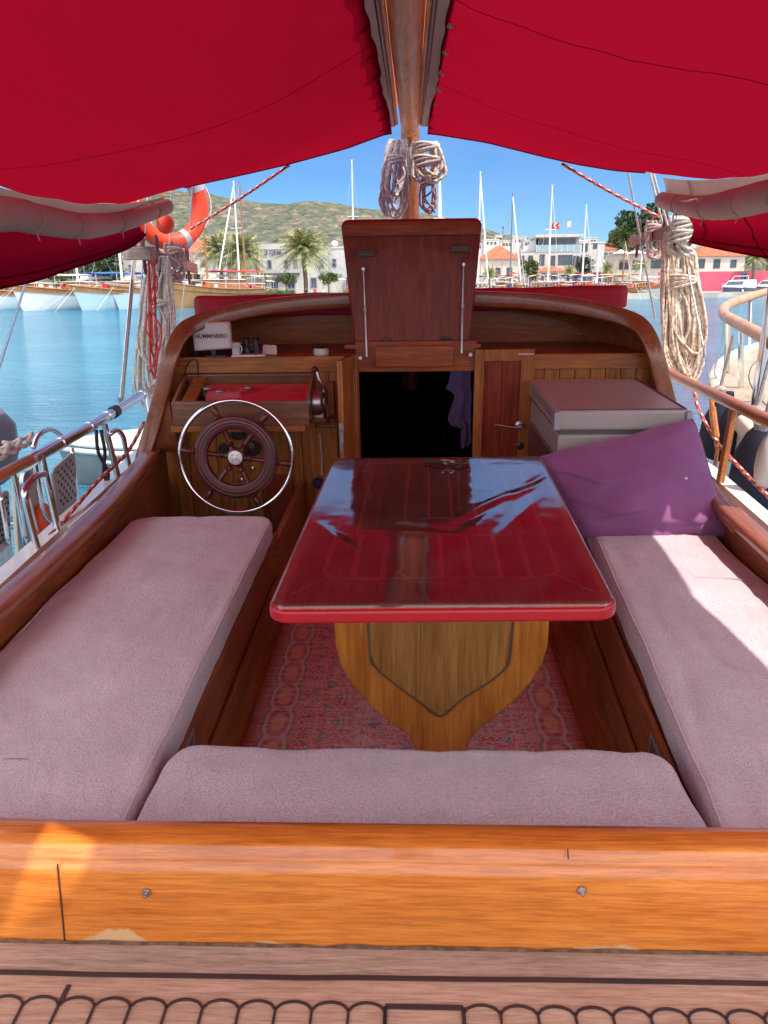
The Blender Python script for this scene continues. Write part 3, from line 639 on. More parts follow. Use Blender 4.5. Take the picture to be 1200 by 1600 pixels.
# --- benches, sole
m = MB(); m.bb((-.75, 1.2, SZ-.03), (.95, YB+.05, SZ)); P(m, 'cockpit_sole', M_mahy)
def bench(xi0, xi1, y0, y1, s):
    m = MB(); zt_ = -1.31
    a = Vector((xi0, y0, 0)); b = Vector((xi1, y1, 0)); d = (b-a).normalized(); nn = Vector((d.y, -d.x, 0))*s
    def pz(v, z, o=0): q = v+nn*o; return (q.x, q.y, z)
    m.prism([pz(a, SZ), pz(b, SZ), pz(b, zt_), pz(a, zt_)], nn*-.02*-1*(1))
    o = P(m, 'bench_front', M_mahy, bevel=.002)
    m = MB(); m.prism([(xi0, y0, zt_), (xi1, y1, zt_), (s*(1.33 if s < 0 else 1.40), y1, zt_), (s*1.33, y0, zt_)], (0, 0, .018)); P(m, 'bench_top', M_mahy)
    m = MB(); m.prism([pz(a, zt_-.012, -.008), pz(b, zt_-.012, -.008), pz(b, zt_+.016, -.008), pz(a, zt_+.016, -.008)], nn*-.016); P(m, 'bench_edge', M_mahy, o, bevel=.004)
    m = MB(); m.prism([pz(a, SZ+.001, -.004), pz(b, SZ+.001, -.004), pz(b, SZ+.13, -.004), pz(a, SZ+.13, -.004)], nn*-.018); P(m, 'kick_board', M_mahy, o, bevel=.004)
    m = MB(); c0 = a+d*.28; 
    vy0, vy1 = (.42, .72)
    q0 = a+d*vy0; q1 = a+d*vy1
    m.prism([pz(q0, SZ+.15, -.001), pz(q1, SZ+.15, -.001), pz(q1, zt_-.04, -.001), pz(q0, zt_-.04, -.001)], nn*-.012)
    g = P(m, 'vent_grille', mat('grey_grille', (.28, .23, .21), .5), o, bevel=.002)
    m = MB()
    for i in range(9):
        z = SZ+.165+i*.0145; m.prism([pz(q0+d*.02, z, -.013), pz(q1-d*.02, z, -.013), pz(q1-d*.02, z+.006, -.013), pz(q0+d*.02, z+.006, -.013)], nn*-.004)
    P(m, 'louvre', M_steel2, g, smooth=0)
    if s < 0:
        m = MB(); m.bb((xi1, y1-.02, SZ), (-1.36, y1, zt_)); P(m, 'bench_end', M_mahx)
bench(-.655, -.66, 1.2, 3.42, -1)
bench(.67, .84, 1.2, YB-.02, 1)
m = MB(); m.bb((-.65, 1.24, -1.31), (.67, 1.56, -1.292)); m.bb((-.65, 1.54, SZ), (.67, 1.56, -1.31)); P(m, 'aft_bench', M_mahx)

m = MB(); m.bb((-.66, 3.40, SZ), (-.63, YB, -1.33)); P(m, 'bench_return', M_mahy)
# --- outer sides: side decks, bulwarks, handrails
def hx(y): return 1.52+.045*max(0, y-1.5)-.006*max(0, y-6)**2
for s in (-1, 1):
    m = MB(); m.grid(lambda u, v: (s*((lambda e: e+(hx(-1+11*u)-e)*v)(1.348+.14*min(1, max(0, (-1+11*u-2.7)/1.5)))), -1+11*u, DZ-.02), 16, 1); P(m, 'side_deck', M_whitep)
    bwz = -1.345 if s < 0 else -1.22
    m = MB(); pr = [(-.055, -.02), (-.05, .0), (-.04, .006), (.05, .006), (.06, -.005), (.06, -.06), (.045, -1.5), (-.03, -1.5), (-.05, -.06)]
    bwz = -1.10
    path_ = [Vector((s*hx(-1+.5*i), -1+.5*i, DZ+.0+.0)) for i in range(23)]
    hh = .0
    mz = MB(); mz.sweep(path_, [(s, 0, 0)]*23, [(a, -b*s) for a, b in [(-.035, .09), (-.03, .10), (.045, .10), (.055, .09), (.06, -.06), (.05, -1.4), (-.03, -1.4), (-.05, -.06)]]); P(mz, 'bulwark', M_white if s < 0 else M_whitep, smooth=40)
    m = MB(); m.sweep([p+Vector((s*.02, 0, -.08)) for p in path_], [(s, 0, 0)]*23, [(.04, .03), (.075, .02), (.075, -.02), (.04, -.03)]); P(m, 'rubbing_strake', M_orangey)
# left handrail : steel with wooden ends
Lr = [B(px, py, x=-1.62) for px, py in ((-260, 860), (0, 743))]; rl = B(52, 716, x=-1.62); rm = B(222, 617, x=-1.66); re = B(262, 598, x=-1.68)
m = MB(); m.tube([Lr[0]+Vector((0, -.3, 0)), Lr[0], Lr[1], rl], .024, 14); m.tube([rm, re, re+Vector((.0, 1.2, .02)), re+Vector((.05, 3.2, .05))], .024, 14); hr = P(m, 'handrail', M_orangey, smooth=60)
m = MB(); mm_ = B(140, 667, x=-1.64); m.tube([rl, mm_, rm], .027, 16)
for q in (rl, rl.lerp(mm_, .45), mm_, rm, mm_.lerp(rm, .3)): 
    dq = (rm-rl).normalized()*.02; m.tube([q-dq, q+dq], .031, 14)
P(m, 'handrail_sleeve', M_chrome, hr, smooth=60)
m = MB(); q = mm_.lerp(rm, .42); dq = (rm-rl).normalized()*.03; m.tube([q-dq, q+dq], .034, 14); P(m, 'rail_tape', M_black, hr)
def stan(px0, py0, px1, py1, x, n='stanchion'):
    a = B(px0, py0, x=x); b = B(px1, py1, x=x+.03 if x < 0 else x-.02); m = MB(); m.tube([a, b], .016, 12); m.lathe(b, (0, 0, 1), [(-.01, .035), (0, .035), (.004, .02), (.02, .018)], 14); P(m, n, M_chrome)
stan(64, 712, 98, 860, -1.60); stan(163, 662, 190, 768, -1.60); stan(228, 620, 240, 680, -1.64)
for (pp) in ([(70, 740), (55, 745), (42, 760), (40, 785), (66, 885)], [(172, 678), (183, 672), (192, 682), (196, 700), (205, 745)]):
    pts = smooth_path([B(a, b, x=-1.57) for a, b in pp], 5); m = MB(); m.tube(pts, .014, 12); P(m, 'grab_hoop', M_chrome, smooth=180)
m = MB(); a, b, c, d = B(104, 822, x=-1.525), B(150, 783, x=-1.525), B(155, 797, x=-1.53), B(110, 838, x=-1.53)
m.prism([a, b, c, d], (.02, 0, 0)); fp = P(m, 'fairlead_plate', M_whitep, bevel=.004)
for t in (.15, .5, .85):
    q = a.lerp(b, t).lerp(d.lerp(c, t), .5); m = MB(); m.lathe(q+Vector((.02, 0, 0)), (1, 0, .1), [(0, .009), (.003, .009), (.0035, .004)], 10); P(m, 'screw', M_black, fp)
# right handrail, plain wood on a square wooden post
Rr = [B(1062, 592, x=1.64), B(1140, 628, x=1.62), B(1200, 657, x=1.60)]
m = MB(); dd = Rr[2]-Rr[1]; m.tube([Rr[0]+Vector((0, 1.5, .05)), Rr[0], Rr[1], Rr[2], Rr[2]+dd*3, Rr[2]+dd*6], .03, 14); P(m, 'handrail', M_orangey, smooth=60)
for (p0, p1) in (((1146, 640), (1124, 752)),):
    a, b = B(*p0, x=1.62), B(*p1, x=1.60); m = MB(); dq = Vector((.014, 0, 0)); dy = Vector((0, .022, 0)); m.prism([a-dq-dy, a+dq-dy, a+dq+dy, a-dq+dy], b-a+Vector((0, 0, -.1))); P(m, 'rail_post', M_orangey, bevel=.003)
for yy in (2.0, .8): 
    a = Rr[2]+dd*((Rr[2].y-yy)/-dd.y); m = MB(); m.tube([a, a+Vector((0, 0, -.42))], .016, 12); P(m, 'stanchion', M_chrome)
# white bulwark board seen right of pillow
# --- mast and boom
MY = 6.7
m = MB(); mc = B(641, 270, y=MY); mx_ = mc.x; r0 = (B(656, 300, y=MY).x-B(627, 300, y=MY).x)/2
m.tube([(mx_, MY, -1.2), (mx_, MY, .5), (mx_, MY, 1.0), (mx_-.01, MY, 9)], [r0, r0, r0, r0*.8], 20); mast = P(m, 'mast', M_cap, smooth=60)
m = MB(); zc0, zc1 = B(641, 275, y=MY).z, B(641, 232, y=MY).z; m.tube([(mx_, MY, zc0), (mx_, MY, zc1)], r0+.006, 20); m.tube([(mx_, MY, zc0), (mx_, MY, zc0+.015)], r0+.012, 20); m.tube([(mx_, MY, zc1-.015), (mx_, MY, zc1)], r0+.012, 20)
m.bb((mx_-.03, MY-r0-.05, zc0+.02), (mx_+.03, MY-r0, zc1-.02)); P(m, 'mast_band', M_chrome, mast, bevel=.002)
m = MB(); c = B(648, 262, y=MY-r0-.06); m.tube([c+Vector((-.02, 0, .05)), c+Vector((-.02, 0, -.05))], .008, 6); m.tube([c+Vector((0, 0, .05)), c+Vector((.03, 0, .05))], .006, 6); m.tube([c+Vector((0, 0, .0)), c+Vector((.03, 0, .0))], .006, 6); P(m, 'cleat', M_whitep, mast)
bz = .86; bxc = B(636, 100, z=bz).x
m = MB(); m.tube([(bxc, -1.6, bz+.02), (bxc, 1, bz), (bxc, 4, bz), (mx_-.0, MY-.14, bz-.02), (mx_, MY-.1, bz-.02)], [.07, .075, .075, .07, .05], 20); boom = P(m, 'boom', M_boom, smooth=60)
m = MB(); m.bb((bxc-.018, -1.6, bz-.088), (bxc+.018, 2.9, bz-.072)); m.bb((bxc-.014, -1.6, bz-.092), (bxc-.010, 2.9, bz-.084)); m.bb((bxc+.010, -1.6, bz-.092), (bxc+.014, 2.9, bz-.084)); P(m, 'boom_track', M_steel2, boom, smooth=0)
m = MB(); m.tube([(mx_, MY-.02, bz-.02), (mx_, MY-.16, bz-.02)], .03, 10); m.box((mx_, MY-.12, bz-.02), (.10, .03, .12)); P(m, 'gooseneck', M_chrome, boom)
for s in (-1, 1):
    for q, mm_q in ((0, M_boom), (.020, M_rail2)):
        m = MB(); m.tube([(bxc+s*(.089+q), .70, bz-.02-q*.5), (bxc+s*(.089+q), 2, bz-.02-q*.5), (bxc+s*(.082+q), 6.28, bz-.03-q*.5)], .0115, 8); P(m, 'boom_batten', mm_q, boom)
    m = MB(); m.sweep([(bxc+s*.146, .70, bz-.052), (bxc+s*.146, 2, bz-.053), (bxc+s*.142, 4, bz-.053), (bxc+s*.13, 6.2, bz-.06)], [(s, 0, 0)]*4, [(-.03, -.004), (.03, -.004), (.03, .004), (-.03, .004)]); P(m, 'canvas_strip', M_beige, boom)
# --- rigging: shrouds down to the rails, pin rails
def wire(name, a, b, r=.006, m_=None, top=True):
    m = MB(); a = Vector(a); b = Vector(b)
    if top: a = b+(a-b)*3.2
    m.tube([a, b], r, 6); return P(m, name, m_ or M_steel2)
wire('shroud', B(212, 388, y=5.9), B(190, 632, y=5.6), .013, M_ropeg, False)
m = MB(); a, b = B(209, 392, y=5.9), B(187, 632, y=5.5); m.tube([a+(a-b)*3, a, b], .007, 6); m.tube([b+Vector((0, 0, -.02)), b+Vector((0, 0, .05))], .014, 8); P(m, 'shroud', M_steel2)
for (a, b, y_) in (((232, 300), (205, 640), 6.0), ((268, 300), (262, 470), 6.3), ((300, 300), (283, 505), 6.9)):
    m = MB(); A, Bq = B(*a, y=y_), B(*b, y=y_); m.tube([A+(A-Bq)*3, A, Bq], .006, 6); P(m, 'shroud', M_steel2)
m = MB(); A, Bq = B(36, 455, x=-2.3), B(0, 570, x=-2.0); m.tube([A+(A-Bq)*.2, A, Bq, Bq+(Bq-A)*1.5], .007, 6); P(m, 'backstay', M_steel2)
for (a, b, y_, mm) in (((982, 272), (1024, 500), 6.6, M_ropeg), ((1016, 272), (1052, 420), 6.2, M_rope), ((1021, 272), (1056, 400), 6.1, M_rope)):
    m = MB(); A, Bq = B(*a, y=y_), B(*b, y=y_); m.tube([A+(A-Bq)*3, A, Bq], .008, 6); P(m, 'shroud', mm)
m = MB(); A, Bq = B(1099, 540, y=5.4), B(1112, 620, y=4.7); m.tube([B(1075, 420, y=5.8), A, Bq], .006, 6); P(m, 'shroud', M_steel2)
m = MB(); A, Bq = B(1111, 622, x=1.74), B(1121, 700, x=1.74); m.tube([A, Bq], .014, 8); m.tube([A.lerp(Bq, .2), A.lerp(Bq, .8)], .02, 8); m.tube([Bq, Bq+Vector((0, 0, -.12))], .011, 6); P(m, 'turnbuckle', M_orangey)
# right: bulwark chain plate etc
for s, a, b in ((-1, B(202, 392, y=5.5), B(303, 420, y=7.0)), (1, B(1076, 355, y=5.7), B(989, 378, y=7.0))):
    m = MB(); d = b-a; m.prism([a+Vector((0, 0, -.04)), a+Vector((0, 0, .045)), b+Vector((0, 0, .04)), b+Vector((0, 0, -.04))], (.035*-s, 0, 0)); o = P(m, 'pin_rail', M_rail2, bevel=.006)
    for t in (.15, .35, .6, .85):
        c = a.lerp(b, t)+Vector((-s*.017, 0, 0)); m = MB(); m.lathe(c, (0, 0, 1), [(-.14, .006), (-.12, .013), (-.02, .014), (-.0, .014), (.045, .02), (.06, .014), (.10, .02), (.15, .016), (.17, .005)], 10); P(m, 'belaying_pin', M_wheelw, o)
m = MB(); c = B(218, 396, y=5.45); m.box(c, (.19, .10, .085)); P(m, 'rail_block', M_deckm, bevel=.008)
# ================================================================== AWNING
awn = thing('awning', 'red cloth awning over the cockpit with its pale side curtains rolled up', 'awning', (0, 2, .8))
YF = 6.25; Y0 = -.05
fl_px = [(605, 208), (540, 232), (455, 255), (400, 268), (300, 290)]; fr_px = [(672, 208), (760, 222), (840, 242), (900, 256), (960, 266), (1040, 272)]
def edge_fn(px): 
    q = [B(a, b, y=YF) for a, b in px]
    def f(x):
        x = abs(x)
        qs = sorted([(abs(p.x), p.z) for p in q])
        if x <= qs[0][0]: return qs[0][1]
        for (a, za), (b, zb) in zip(qs, qs[1:]):
            if x <= b: return za+(zb-za)*(x-a)/(b-a)
        (a, za), (b, zb) = qs[-2:]; return zb+(zb-za)*(x-b)/(b-a)
    return f
EF = {-1: edge_fn(fl_px), 1: edge_fn(fr_px)}
XE = {-1: 1.71, 1: 1.74}
def side_z(s, y):
    k = .76 if s < 0 else .64; zt_ = .41 if s < 0 else .46
    if y > 2: v = (y-2)/(YF-2)
    else: v = (2-y)/(2-Y0+.0); 
    return zt_-k*v*(1-v)-(0 if y > 2 else .0)
def canopy(s, u, v, d=0):
    y0_ = Y0+(3.4*max(0, u-.5)**1.5 if s > 0 else 0)
    y = y0_+(YF-y0_)*v
    xi = .13+(.12*min(1, max(0, .68-y)/.03)*min(1, max(0, y-.53)/.03) if s > 0 else 0)
    x = xi+(XE[s]-xi)*u
    zf = EF[s](x)
    zb_ = bz-.045+(side_z(s, y)-(bz-.045))*(u**.85)-.10*math.sin(math.pi*u)*math.sin(math.pi*min(1, max(0, (y-Y0)/(YF-Y0))))*1.0
    zb_ += .012*nz(x*2.3, y*1.1, s)+.010*math.exp(-u/.10)*math.sin(y*14.3+2*nz(y, 1))*min(1, u*30)+.003*math.exp(-(1-u)/.12)*math.sin(y*9.7+1)+.005*nz(x*9, y*2.5, s)
    f = max(0, (y-4.6)/(YF-4.6))**2
    z = zb_*(1-f)+zf*f
    return (s*x+ (0), y, z+d)
# front edge hangs in a shallow scallop handled by EF
for s in (-1, 1):
    m = MB(); m.grid(lambda u, v: canopy(s, u, v), 44, 130); P(m, 'canopy', M_red, awn, smooth=180)
    for (v0, sl) in ((.50, .10), (.74, .12)) if s > 0 else ((.60, .10),):
        m = MB(); pts = [Vector(canopy(s, u/20, v0-sl*math.sin(u/20*1.5), -.003)) for u in range(21)]
        m.add([q for p in pts for q in (p+Vector((0, -.0045, 0)), p+Vector((0, .0045, 0)))], [(2*i, 2*i+1, 2*i+3, 2*i+2) for i in range(20)])
        P(m, 'seam', M_redseam, awn, smooth=180)
    m = MB(); m.tube([Vector(canopy(s, u/24, 1)) for u in range(25)], .007, 6); P(m, 'edge_hem', M_red, awn, smooth=180)
    # ties to the boom
    m = MB()
    for i in range(14):
        y = .3+i*.44; c = Vector((bxc+s*.165, y, bz-.055)); m.tube([c+Vector((0, 0, .01)), c+Vector((s*.012, .03, -.02)), c+Vector((s*.004, .06, -.012)), c+Vector((0, .09, .01))], .013, 6)
    P(m, 'tie_loops', M_beige, awn)
# rolled curtains, webbing and red flaps on the sides
Lroll = [(-260, 345, 60), (0, 334, 52), (60, 343, 46), (130, 353, 38), (190, 346, 28), (235, 331, 25), (262, 322, 22)]
Rroll = [(1500, 262, 70), (1290, 290, 55), (1200, 306, 46), (1150, 318, 44), (1100, 324, 34), (1065, 320, 27), (1032, 312, 22)]
for s, rp in ((-1, Lroll), (1, Rroll)):
    X = XE[s]+.0
    pts = []; rs = []
    for (px, py, th) in rp:
        p = B(px, py, x=s*X); zc_ = p.length; pts.append(p); rs.append(max(.045, min(.085, th/2/F*(p.y*.97))))
    pp = smooth_path(pts, 8); rr = []
    for i in range(len(pp)):
        t = i/(len(pp)-1)*(len(pts)-1); k = min(int(t), len(pts)-2); rr.append(rs[k]+(rs[k+1]-rs[k])*(t-k)+.004*nz(i*.7, s, 0))
    ties = [14, 22, 31, 41]
    for t_ in ties:
        if t_ < len(rr): rr[t_] *= .84
    rr[-1] *= .55; rr[0] *= .6
    m = MB(); m.tube(pp, rr, 16); P(m, 'rolled_curtain', M_beige, awn, smooth=180)
    for t_ in ties:
        if t_ < len(pp)-1:
            m = MB()
            dq = (pp[t_+1]-pp[t_-1]).normalized(); u_ = dq.orthogonal().normalized(); v_ = dq.cross(u_)
            m.tube([pp[t_]+(u_*math.cos(a*.52)+v_*math.sin(a*.52))*(rr[t_]+.006) for a in range(12)], .007, 6, True)
            m.tube([pp[t_]+Vector((-s*.02, 0, -rr[t_])), pp[t_]+Vector((-s*.025, .01, -rr[t_]-.04))], .004, 5)
            P(m, 'curtain_tie', M_beige, awn)
    # webbing between canopy edge and roll
    def web(u, v):
        p = pp[int(u*(len(pp)-1)+.5)]; zt_ = side_z(s, max(Y0, min(YF, p.y))); 
        e = Vector((s*XE[s], p.y, max(zt_, p.z+.02)))
        return e.lerp(p+Vector((s*.03, 0, .02)), v)+Vector((s*.01*math.sin(v*3.1), 0, 0))
    m = MB(); m.grid(web, len(pp)-1, 4); P(m, 'curtain_webbing', M_beige, awn, smooth=180)
Lf = [(-260, 500), (0, 450), (60, 437), (110, 420), (165, 402), (208, 384), (228, 366)]
Rf = [(1500, 460), (1290, 420), (1200, 403), (1150, 394), (1110, 386), (1076, 378)]
Lt = [(-260, 345), (0, 345), (60, 352), (110, 356), (165, 352), (215, 340), (232, 335)]
Rt = [(1500, 262), (1290, 295), (1200, 315), (1150, 320), (1110, 326), (1066, 330)]
for s, fb, ft in ((-1, Lf, Lt), (1, Rf, Rt)):
    tp = smooth_path([B(a, b, x=s*(XE[s]+.03)) for a, b in ft], 6); bp = smooth_path([B(a, b, x=s*(XE[s]+.10)) for a, b in fb], 6)
    n = min(len(tp), len(bp))-1
    m = MB(); m.grid(lambda u, v: tp[int(u*n+.5)].lerp(bp[int(u*n+.5)], v)+Vector((s*.05*math.sin(v*math.pi)+.006*nz(u*9, v*3, s), 0, 0)), n, 8); P(m, 'side_flap', M_red, awn, smooth=180)
    m = MB(); m.tube([p+Vector((0, 0, .0)) for p in bp], .006, 6); m.tube([tp[i].lerp(bp[i], .86)+Vector((-s*.004+s*.022, 0, 0)) for i in range(n+1)], .0035, 5); P(m, 'flap_hem', M_redseam, awn)
    if s > 0:
        m = MB(); i0 = int(n*.62); m.tube([tp[i0].lerp(bp[min(n, i0+0)-int(6*t/8)], t/8)+Vector((s*.05*math.sin(t/8*math.pi)-.004, 0, 0)) for t in range(9)], .0035, 5); P(m, 'flap_seam', M_redseam, awn)
m = MB(); m.grid(lambda u, v: (bxc-.15+.30*u, -.2+6.4*v, bz-.045+.15*math.sin(u*math.pi)**.6), 10, 20); P(m, 'added_leak_cover', cloth('leak_cover_canvas', (.45, .12, .05), .35, (.8, .25, .12)), awn, smooth=180)  # strip added over the boom to block sun leaking onto the cushions
# ropes holding the awning's front
def rope(name, pts, r, label, cat='rope', mats=None, n=6, twist=True, group=None, parent=None, seglen=.025):
    pts = [Vector(p) for p in pts]; q = [pts[0]]
    for a, b in zip(pts, pts[1:]):
        k = max(1, int((b-a).length/seglen)); q += [a.lerp(b, (i+1)/k) for i in range(k)]
    m = MB(); m.tube(q, r, n, mfun=(lambda i, k: ((i+k) % 3 == 0)*1) if twist else None)
    o = m.build(name, mats or [M_roper, M_rope], parent, smooth=180, base=pts[-1] if parent is None else None)
    if parent is None: tag(o, label, cat, group)
    return o
a, b = B(452, 258, y=YF), B(298, 358, y=6.6)
rope('awning_rope', smooth_path([a, a.lerp(b, .5)+Vector((0, 0, -.01)), b], 6), .011, 'red and white rope slanting from awning to left rigging above the palms', mats=[M_roper, M_rope])
a, b = B(878, 256, y=YF), B(1032, 340, y=6.5)
rope('awning_rope', smooth_path([a, a.lerp(b, .5)+Vector((0, 0, -.012)), b], 6), .011, 'red and white rope slanting from awning to right rigging beside the big tree')
pts = [B(*q, x=-1.59) for q in ((-60, 950), (0, 905), (80, 835), (150, 755), (200, 705), (225, 660))]
rope('mooring_rope', smooth_path(pts, 6), .011, 'red and white rope running along the white bulwark behind the steel hoops')
pts = [B(*q, x=1.73) for q in ((1085, 610), (1092, 640), (1120, 690), (1160, 735), (1200, 775), (1260, 830))]
rope('guard_rope', smooth_path(pts, 6), .011, 'red and white rope running past the brass turnbuckle on the right side')
pts = [W(*q, y=t) for q, t in (((-60, 585), 5.5), ((0, 612), 6), ((60, 638), 7), ((110, 658), 8.5))]
rope('stern_line', smooth_path(pts, 6), .014, 'thin pale mooring line slanting over the open water at the left edge', twist=False, mats=[M_ropeg])

# ================================================================== ROPE HANKS
def hank(name, label, top, bot, wtop, wbot, n, r, mats=M_rope, fr=.5, wraps=(.12,), depth=.5, group='coiled ropes hung from the rigging', seed=1, tails=1):
    rnd = random.Random(seed); top = Vector(top); bot = Vector(bot); m = MB(); ax_ = bot-top; Lg = ax_.length
    o = thing(name, label, 'rope', top, group=group)
    for i in range(n):
        w1 = wtop*(rnd.random()-.5)*.8; w2 = wbot*(.25+.75*rnd.random()); cx = wbot*(rnd.random()-.5)*.55; cy = depth*wbot*(rnd.random()-.5)
        ln_ = 1-.32*rnd.random()**1.5; pts = []
        for t in (0, .12, .3, .55, .8, .93, 1, .93, .8, .55, .3, .12, 0):
            pts.append(t)
        K = []
        for j, t in enumerate(pts):
            sd = -1 if j < 6 else (1 if j > 6 else 0)
            sp = (wtop*.35*(1-t)+w2*.5*math.sin(min(1, t)*math.pi*.62)**.8)*(1 if t < .9 else .62 if t < 1 else 0)
            K.append(top+ax_*(t*ln_)+Vector((sd*sp+cx*t+w1*(1-t)+.012*nz(i*3.1, j*.9), cy*t+sd*.012+.02*nz(j*.7, i*2.2), 0)))
        m.tube(smooth_path(K, 9), r, 9, strand=.75)
    m.build('rope_loops', mats, o, smooth=180)
    m = MB()
    for wt in wraps:
        c = top+ax_*wt
        for k in range(3):
            rad = wtop*.5+wbot*.28*math.sin(wt*1.9)
            m.tube([c+Vector((math.cos(a*.45)*rad, math.sin(a*.45)*rad*.6, .012*k-.012+.25*rad*math.cos(a*.45+k))) for a in range(14)], r*1.15, 6, True)
    for k in range(tails):
        p = top+ax_*.1+Vector((.03*k, -.03, 0)); K = [p]
        for t in range(1, 6): K.append(p+ax_*.17*t+Vector((.05*math.sin(t*1.9+k*2+seed), .01, 0)))
        m.tube(smooth_path(K, 4), r, 6)
    m.build('rope_turns', mats, o, smooth=180)
    return o
M_rope2 = mat('flecked_rope', (.64, .50, .38), .9, 0, .3, 45, bump=.6, bs=300, ctr=(.4, .6))
M_ropep = mat('pinkish_rope', (.52, .36, .33), .9, 0, .25, 50, bump=.6, bs=300)
hank('rope_coil', 'thick bundle of pale flecked rope hanging in the right rigging beside the freezer', B(1060, 362, y=5.95), B(1072, 605, y=5.9), .12, .25, 34, .0105, M_rope2, wraps=(.30, .32), seed=3, depth=.4, tails=1)
hank('rope_coil', 'short turns of pale rope wrapped over the right pin rail', B(1066, 338, y=5.75), B(1072, 400, y=5.75), .13, .17, 14, .011, M_rope, wraps=(.2, .5), seed=5, tails=1)
hank('rope_coil', 'small rope turns looped over the far end of the right pin rail', B(1022, 345, y=6.4), B(1020, 405, y=6.4), .10, .11, 8, .010, M_ropep, wraps=(.2,), seed=6, tails=0)
hank('rope_coil', 'long loose bundle of pale rope hanging in the left rigging by the life ring', B(250, 400, y=6.0), B(240, 640, y=5.9), .08, .24, 16, .010, M_rope, wraps=(.3,), seed=8, depth=.4, tails=2)
hank('rope_coil', 'small tangle of pinkish rope turned round the left pin rail', B(272, 380, y=6.2), B(275, 440, y=6.2), .09, .14, 6, .010, M_ropep, wraps=(.2,), seed=9, tails=1)
hank('rope_coil', 'red halyard tails hanging down through the left rigging', B(236, 385, y=5.7), B(240, 590, y=5.7), .03, .05, 2, .008, M_roper, wraps=(), seed=12, tails=2)
hank('rope_coil', 'hank of grey white rope hanging left of the mast under the boom', B(622, 218, y=6.45), B(610, 345, y=6.4), .08, .19, 14, .0095, mat('lilac_rope', (.62, .56, .58), .9, 0, .25, 50, bump=.5, bs=300), wraps=(.25,), seed=15, tails=2)
hank('rope_coil', 'knotted white rope coil hanging right of the mast under the boom', B(664, 222, y=6.4), B(668, 290, y=6.4), .12, .20, 12, .0115, M_rope, wraps=(.12, .45), seed=17, tails=0)
hank('rope_coil', 'thin pink rope loops dangling right of the mast below the white coil', B(668, 275, y=6.42), B(672, 336, y=6.42), .05, .15, 4, .008, M_ropep, wraps=(), seed=18, tails=1)

# ================================================================== LIFE RING
c = B(262, 318, y=6.8); Rg = .30
rg = thing('life_ring', 'orange life ring with a pale band hung in the rigging beside the rolled curtain', 'life ring', c)
u_ = Vector((.72, .69, 0)); v_ = Vector((0, 0, 1))
def rp_(a, r=Rg): return c+u_*math.cos(a)*r+v_*math.sin(a)*r
m = MB(); nn_ = 64; ang = [2*math.pi*i/nn_ for i in range(nn_)]
m.tube([rp_(a) for a in ang], .068, 16, True, mfun=lambda i, k: 0); m.build('ring_body', M_ring, rg, smooth=180)
for q in (.35, 1.9, 3.5, 5.05):
    m = MB(); m.tube([rp_(q+.03*i) for i in range(7)], .0715, 16, False); m.build('ring_band', mat('reflective_band', (.36, .36, .42), .5), rg, smooth=60)
m = MB(); m.tube([rp_(a, Rg+.085+.02*math.cos(4*a)) for a in ang], .008, 6, True); m.build('grab_line', M_rope, rg, smooth=180)
m = MB(); fb = B(258, 350, y=6.0); m.lathe(fb, (0, 0, 1), [(-.07, .01), (-.055, .045), (-.02, .066), (.02, .066), (.055, .045), (.07, .012)], 18)
m.tube([fb+Vector((0, 0, .06)), fb+Vector((0, .02, .35))], .006, 6)
tag(m.build('mooring_float', M_ring, smooth=180), 'small round orange float in front of the life ring', 'float')

# ================================================================== CUSHIONS
DD = 40
def ring_pts(cs, inset, rad, k=6):
    n = len(cs); out_ = []
    cs = [Vector((a, b)) for a, b in cs]
    area = sum(cs[i].x*cs[(i+1) % n].y-cs[(i+1) % n].x*cs[i].y for i in range(n))
    if area < 0: cs = cs[::-1]
    L_ = []
    for i in range(n):
        a, b = cs[i], cs[(i+1) % n]; d = (b-a).normalized(); nn = Vector((-d.y, d.x)); L_.append((a+nn*inset, d))
    for i in range(n):
        (p, d), (q, e) = L_[i-1], L_[i]
        cr_ = d.x*e.y-d.y*e.x; t = ((q-p).x*e.y-(q-p).y*e.x)/cr_; c = p+d*t
        r_ = max(rad-inset, .012); ang_ = math.acos(max(-1, min(1, d.dot(e)))); T = r_*math.tan(ang_/2)
        A = c-d*T; nrm_ = Vector((-d.y, d.x)); O = A+nrm_*r_
        for j in range(k+1):
            th = ang_*j/k; v = (A-O); out_.append(O+Vector((v.x*math.cos(th)-v.y*math.sin(th), v.x*math.sin(th)+v.y*math.cos(th))))
    # densify straight runs
    res = []
    for i in range(len(out_)):
        a, b = out_[i], out_[(i+1) % len(out_)]
        if i % (k+1) == k:
            for j in range(DD): res.append(a.lerp(b, j/DD))
        else: res.append(a)
    return res
def crease(x, y, s):
    a = nz(x*1.9+.6*nz(y*2, x*2, s), y*1.5, s+.5); b = nz(x*3.4, y*2.1, s+7.3)
    return -.0065*math.exp(-(a/.045)**2)*max(0, nz(x*1.1, y*1.3, s+3)+.25)*2-.004*math.exp(-(b/.05)**2)+.003*nz(x*22, y*18, s)
